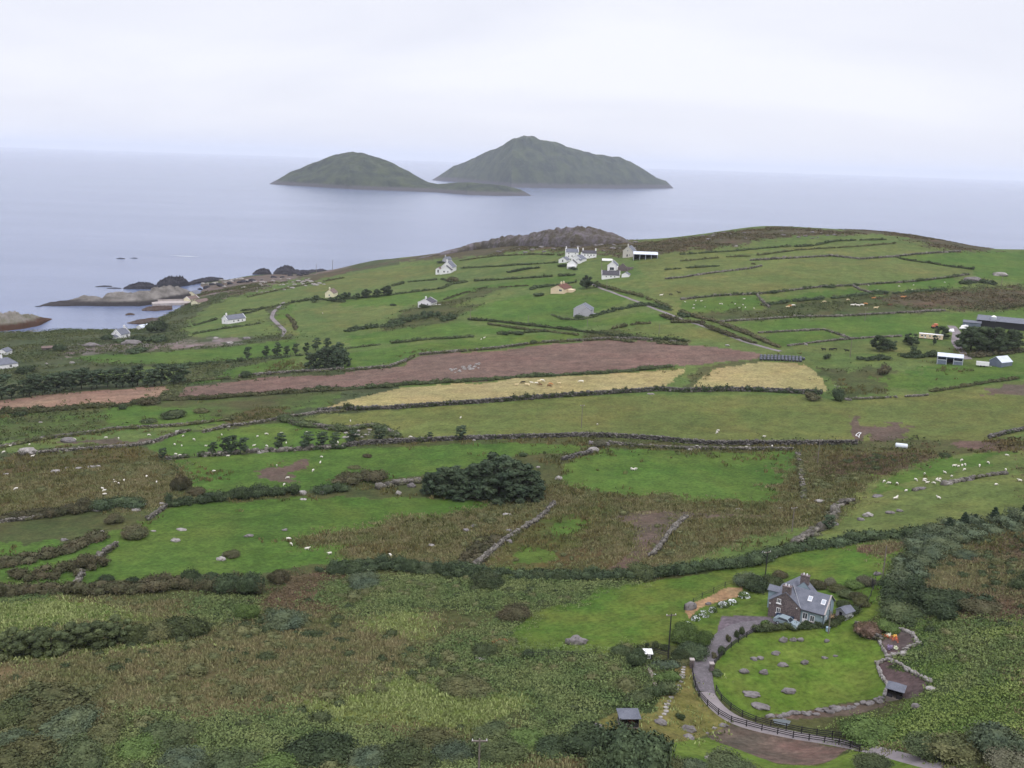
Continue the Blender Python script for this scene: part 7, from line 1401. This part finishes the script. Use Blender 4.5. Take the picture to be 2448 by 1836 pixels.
# ---------------------------------------------------------------- animals: one skinned body each
def skin_body(name, J, E, mat, sub=1):
    me = bpy.data.meshes.new(name); me.from_pydata([j[0] for j in J], E, []); o = bpy.data.objects.new(name, me); COL.objects.link(o)
    sm_ = o.modifiers.new('s', 'SKIN'); 
    for v, j in zip(me.skin_vertices[0].data, J): v.radius = (j[1], j[1]*(j[2] if len(j) > 2 else 1))
    me.skin_vertices[0].data[0].use_root = True
    o.modifiers.new('d', 'SUBSURF').levels = sub
    dg = bpy.context.evaluated_depsgraph_get(); m2 = bpy.data.meshes.new_from_object(o.evaluated_get(dg)); m2.name = name
    bpy.data.objects.remove(o); m2.materials.clear(); m2.materials.append(mat)
    m2.polygons.foreach_set('use_smooth', np.ones(len(m2.polygons), bool)); return m2
def beast(name, mat, L, H, bw, head_down, fleece=1.0):
    hz = H*.62; J = [((-L*.42,0,hz),bw*.92),((0,0,hz-.02),bw*1.05),((L*.36,0,hz+.02),bw*.9),((L*.52,0,hz+(.02 if head_down else H*.18)),bw*.55)]
    hd = (L*.72,0,H*.16) if head_down else (L*.68,0,H*.98); J += [((L*.62,0,(hz+hd[2])/2+.02),bw*.38),(hd,bw*.34),((hd[0]+L*.13,0,hd[2]-H*.06),bw*.22)]
    E = [(0,1),(1,2),(2,3),(3,4),(4,5),(5,6)]
    for x, b_, back in ((-L*.36,0,1),(L*.34,2,0)):
        for s in (-1,1):
            k = len(J); y = s*bw*.55; J += [((x,y,hz-bw*.45),bw*.42),((x+(-.06*L if back else .01*L),y,H*.26),bw*.17),((x+(0 if back else .0),y,.02),bw*.13)]; E += [(b_,k),(k,k+1),(k+1,k+2)]
    k = len(J); J += [((-L*.5,0,hz+bw*.3),bw*.16),((-L*.54,0,hz-bw*.5),bw*.09)]; E += [(0,k),(k,k+1)]
    for s in (-1,1): J.append(((hd[0]-L*.04,s*bw*.42,hd[2]+bw*.22),bw*.10)); E.append((5,len(J)-1))
    return skin_body(name, J, E, mat)
woolm = noisy('sheep_wool', alb((240,236,226),1.4), alb((216,210,196),1.4), 6, .95, .01)
coatm = {n: noisy(n+'_coat', alb(a,1.7), alb(b_,1.7), 2, .8) for n, a, b_ in (('white',(238,234,224),(220,214,200)),('cream',(224,206,172),(206,186,150)),('tan',(196,140,92),(170,116,76)),('brown',(112,74,54),(90,60,46)),('black',(34,32,34),(24,24,26)))}
SHEEP = [beast('sheep', woolm, 1.25, .95, .30, hd) for hd in (True, True, False)]
COW = {n: [beast('cow', m_, 2.3, 1.5, .40, hd) for hd in (True, False)] for n, m_ in coatm.items()}
def animal(name, label, cat, me, u, v, s=1.0, group=None, rz=None):
    p = hit1(u, v); o = link(name, me, None, (p[0], p[1], p[2]-.01), (0, 0, random.random()*6.28 if rz is None else rz)); o.scale = (s,)*3; return tag(o, label, cat, group)
FLOCK = [('white sheep in the narrow strip above the pale wall on the left',4,[(65,992),(190,983),(485,953),(685,938),(765,942),(960,921),(25,1032),(210,1060)]),
 ('white sheep in the bright field around the wind bent trees',4,[(1180,928),(1250,950),(1127,983),(1172,991),(1135,1046),(1163,1053),(1328,992),(1470,1058),(1430,920),(1717,915),(1660,931),(1815,910),(1720,993),(1846,973),(1637,991),(1980,903),(2145,963),(2180,973)]),
 ('white sheep on the brown rushy ground at the left',4,[(735,1213),(740,1226),(765,1235),(800,1216),(945,1191),(1010,1225),(660,1269),(675,1281),(675,1306),(105,1270)]),
 ('white sheep spread over the green field left of the conifer clump',4,[(1785,1120),(2065,1101),(2075,1063),(2020,1150),(1857,1198),(1833,1241),(1382,1156)]),
 ('white sheep in the pasture above the long brown hedge',7,[(1860,188),(1877,220),(1980,253),(2127,283)]),
 ('white sheep in the long olive pasture',5,[(758,271),(1640,314),(437,396),(48,290)]),
 ('white sheep of the close trio right of the conifer clump',5,[(1860,600),(1873,606),(1887,602)]),
 ('white sheep in the right hand boulder strewn pasture',6,[(1810,545),(1760,583),(1788,585),(1812,580),(1831,573),(1828,606),(1980,561),(2100,513),(1925,580),(1570,633),(1702,625),(1512,671),(1570,671),(1586,691),(1632,693),(1648,671),(1668,668),(1662,680),(1745,651),(1310,681),(1342,693),(1393,698),(1450,743),(1380,793),(1391,786),(1662,790),(2030,703),(2185,678),(2093,606),(1571,680)]),
 ('white sheep along the foot of the olive field by the long wall',6,[(240,353),(233,367),(535,393),(150,433),(102,455),(587,455),(422,460)]),
 ('tiny white sheep in the bright field left of the short hill wall',3,[(85,728),(80,750),(155,742),(250,722),(265,723),(348,723),(375,748),(408,690),(400,728),(415,747),(470,750),(95,703),(130,705),(25,708)]),
 ('tiny white sheep in the bright field right on the hill',3,[(1405,608),(1500,600),(1700,583),(1265,633),(1445,637),(1490,630),(1210,603)]),
 ('white sheep alone at the foot of the brown rush',5,[(305,1159)]),('white sheep pair in the field above the ploughed land',2,[(892,950),(910,942)]),('white sheep alone on the green slope by the winding lane',4,[(2080,135)])]
for lb, k, ps in FLOCK:
    for x, y in ps: animal('sheep', lb, 'sheep', random.choice(SHEEP), *C(k,x,y), random.uniform(.68,.85), lb.replace('white sheep','sheep').replace('tiny ','') if len(ps) > 1 else None)
for c_, lb, k, x, y, s in (('black','dark cow standing in the hay field',2,1162,1232,1),('cream','cream cow below the dark cow in the hay field',2,1191,1248,1),('cream','cream cow at the left of the hay field herd',2,1118,1246,.8),('white','white calf in the middle of the hay field herd',2,1218,1232,.7),('white','white calf right of the middle one in the hay field',2,1245,1234,.7),('cream','cream cow at the back of the hay field herd',2,1263,1226,.9),('white','white cow farthest back in the hay field herd',2,1283,1218,.9),('brown','brown cow lying low in the hay field herd',2,1272,1246,.9),('brown','dark brown cow at the right of the hay field herd',2,1328,1254,.95),('tan','tan cow beside the dark brown one in the hay field',2,1338,1241,.9),('cream','cream calf right of the hay field herd',2,1395,1236,.7),('white','white cow alone at the right of the hay field',2,1537,1226,1),
 ('black','black cow, left of two on the hill pasture',2,2112,664,1.1),('black','black cow, right of two on the hill pasture',2,2167,652,1.1),('white','white cow left of the two black ones',2,2051,668,1.0),
 ('cream','cream cow at the left end of the rough cattle ground',3,687,745,1.1),('tan','tan cow beside the cream one at the left end',3,703,738,1.1),('white','white cow with the tan one at the left end',3,722,735,1.1),('cream','cream cow alone below the gorse bank',3,925,712,1.1),('white','white cow left of the central cattle group',3,1105,734,1.2),('white','white cow lying in the central cattle group',3,1140,736,1.2),('tan','orange tan cow in the central cattle group',3,1190,726,1.2),('white','white cow under the orange tan one',3,1168,732,1.1),('cream','cream cow right of the central cattle group',3,1255,752,1.2),('brown','brown cow right in the rough cattle ground',3,1345,732,1.1),('tan','orange cow at the upper edge of the rough cattle ground',3,1240,688,1.1),('tan','long orange cow right at the upper edge of the cattle ground',3,1430,683,1.3),('cream','pale cow left at the upper edge of the cattle ground',3,1075,698,1.0),
 ('black','dark horse like cow at the left of the four by the bales',3,920,1020,1.1),('black','second dark cow of the four by the bales',3,965,1020,1.1),('black','third dark cow of the four by the bales',3,991,1018,1.1),('black','dark cow at the right of the four by the bales',3,1070,1028,1.1)):
    animal('cow', lb, 'cow', random.choice(COW[c_]), *C(k,x,y), s*.8, None, random.choice((0,3.14))+random.uniform(-.5,.5))
# ---------------------------------------------------------------- bales, tank, gate frame, pier
bm_ = bpy.data.meshes.new('silage_bale'); m = MB(); rr_ = [(0,.45),(.06,.56),(.14,.62),(.6,.64),(1.06,.62),(1.14,.56),(1.2,.45)]; nn = 16
V = [(x-.6, r_*math.cos(2*math.pi*i/nn), .62+r_*math.sin(2*math.pi*i/nn)) for x, r_ in rr_ for i in range(nn)]; F = [(a*nn+i, a*nn+(i+1)%nn, (a+1)*nn+(i+1)%nn, (a+1)*nn+i) for a in range(6) for i in range(nn)]+[tuple(range(nn-1,-1,-1)), tuple(range(6*nn,7*nn))]
bm_ = mesh('silage_bale', V, F, noisy('black_wrap', alb((92,98,118),1.2), alb((60,64,80),1.2), 1.5, .35, .03, spec=.5), True)
a0, a1 = hit1(*C(3,515,1085)), hit1(*C(3,770,1096)); a2 = hit1(*C(3,570,1058))
for r_ in range(3):
    for c_ in range(12):
        f = c_/11; q = a0*(1-f)+a1*f+(a2-a0)*(.1+.42*r_)*np.array([.35,1,0]); zz = gz(q[0],q[1])
        o = link('silage_bale', bm_, None, (q[0], q[1], zz-.05), (0,0,random.uniform(-.06,.06)+1.57*0)); tag(o, 'black wrapped silage bale in the closely stacked rows', 'silage bale', 'black silage bales beside the hay field')
p = hit1(*C(3,790,1080)); tag(link('silage_bale', bm_, None, (p[0],p[1],p[2]-.05), (0,0,1.2)), 'black wrapped silage bale lying apart at the right of the rows', 'silage bale')
e = house('white cylindrical water tank lying beside the farm track', *C(6,1420,462), 4, 'water_tank', 'tank'); m = MB(); m.tube((-1.6,0,.75),(1.6,0,.75),.75,n=20); m.tube((-1.75,0,.75),(-1.601,0,.75),.5,.74,20); m.tube((1.601,0,.75),(1.75,0,.75),.74,.5,20); part(m,'tank_body',plain('pale_tank_paint',(214,222,230),.5),e); m = MB(); m.box(-1.2,-.9,-.7,.7,-.4,.3); m.box(.9,1.2,-.7,.7,-.4,.3); part(m,'cradle','wood',e)
e = house('bent white pipe loop lying on the muddy gully', *C(6,1150,385), 25, 'pipe_loop', 'pipe'); m = MB(); lp = [(-1.2,-2.5),(-.6,-1.0),(-1.3,-.2),(-.2,1.6),(1.5,3.6),(1.9,3.0),(.4,1.0),(-.3,-.6),(-.9,-1.5)]
for (x0,y0),(x1,y1) in zip(lp[:-1],lp[1:]): m.tube((x0,y0,.25),(x1,y1,.25),.11,n=6)
part(m,'pipe','frame',e)
e = house('pale blue grey water trough beside the pole above the house field', *C(9,570,300), 6, 'water_trough', 'trough'); m = MB(); m.box(-1.6,1.6,-.6,.6,-.4,.9); m.box(-1.75,1.75,-.75,.75,.901,1.05); part(m,'trough_body','grey',e)
e = house('pale concrete pier in front of the harbour houses', *C(18,80,375), 6, 'pier', 'pier'); m = MB(); m.box(-16,13,-5,9,-6,1.8); part(m,'deck','conc',e); m = MB(); m.box(-16,13,8,9,1.801,2.9); part(m,'parapet','conc',e)
e = house('small orange earth patch heap in the corner of the house field', *C(8,1022,845), 0, 'earth_heap', 'heap'); V, F = _cubesphere(6); part_ = link('earth', mesh('earth', V*np.array([1.9,1.0,.28])*(1+.2*rng.normal(0,1,(len(V),1)).clip(-1,1)), F, noisy('orange_earth', alb((176,118,82)), alb((150,100,72)), 1.2), True), e)
ob = [o for o in SC.objects]
print('objects', len(ob))
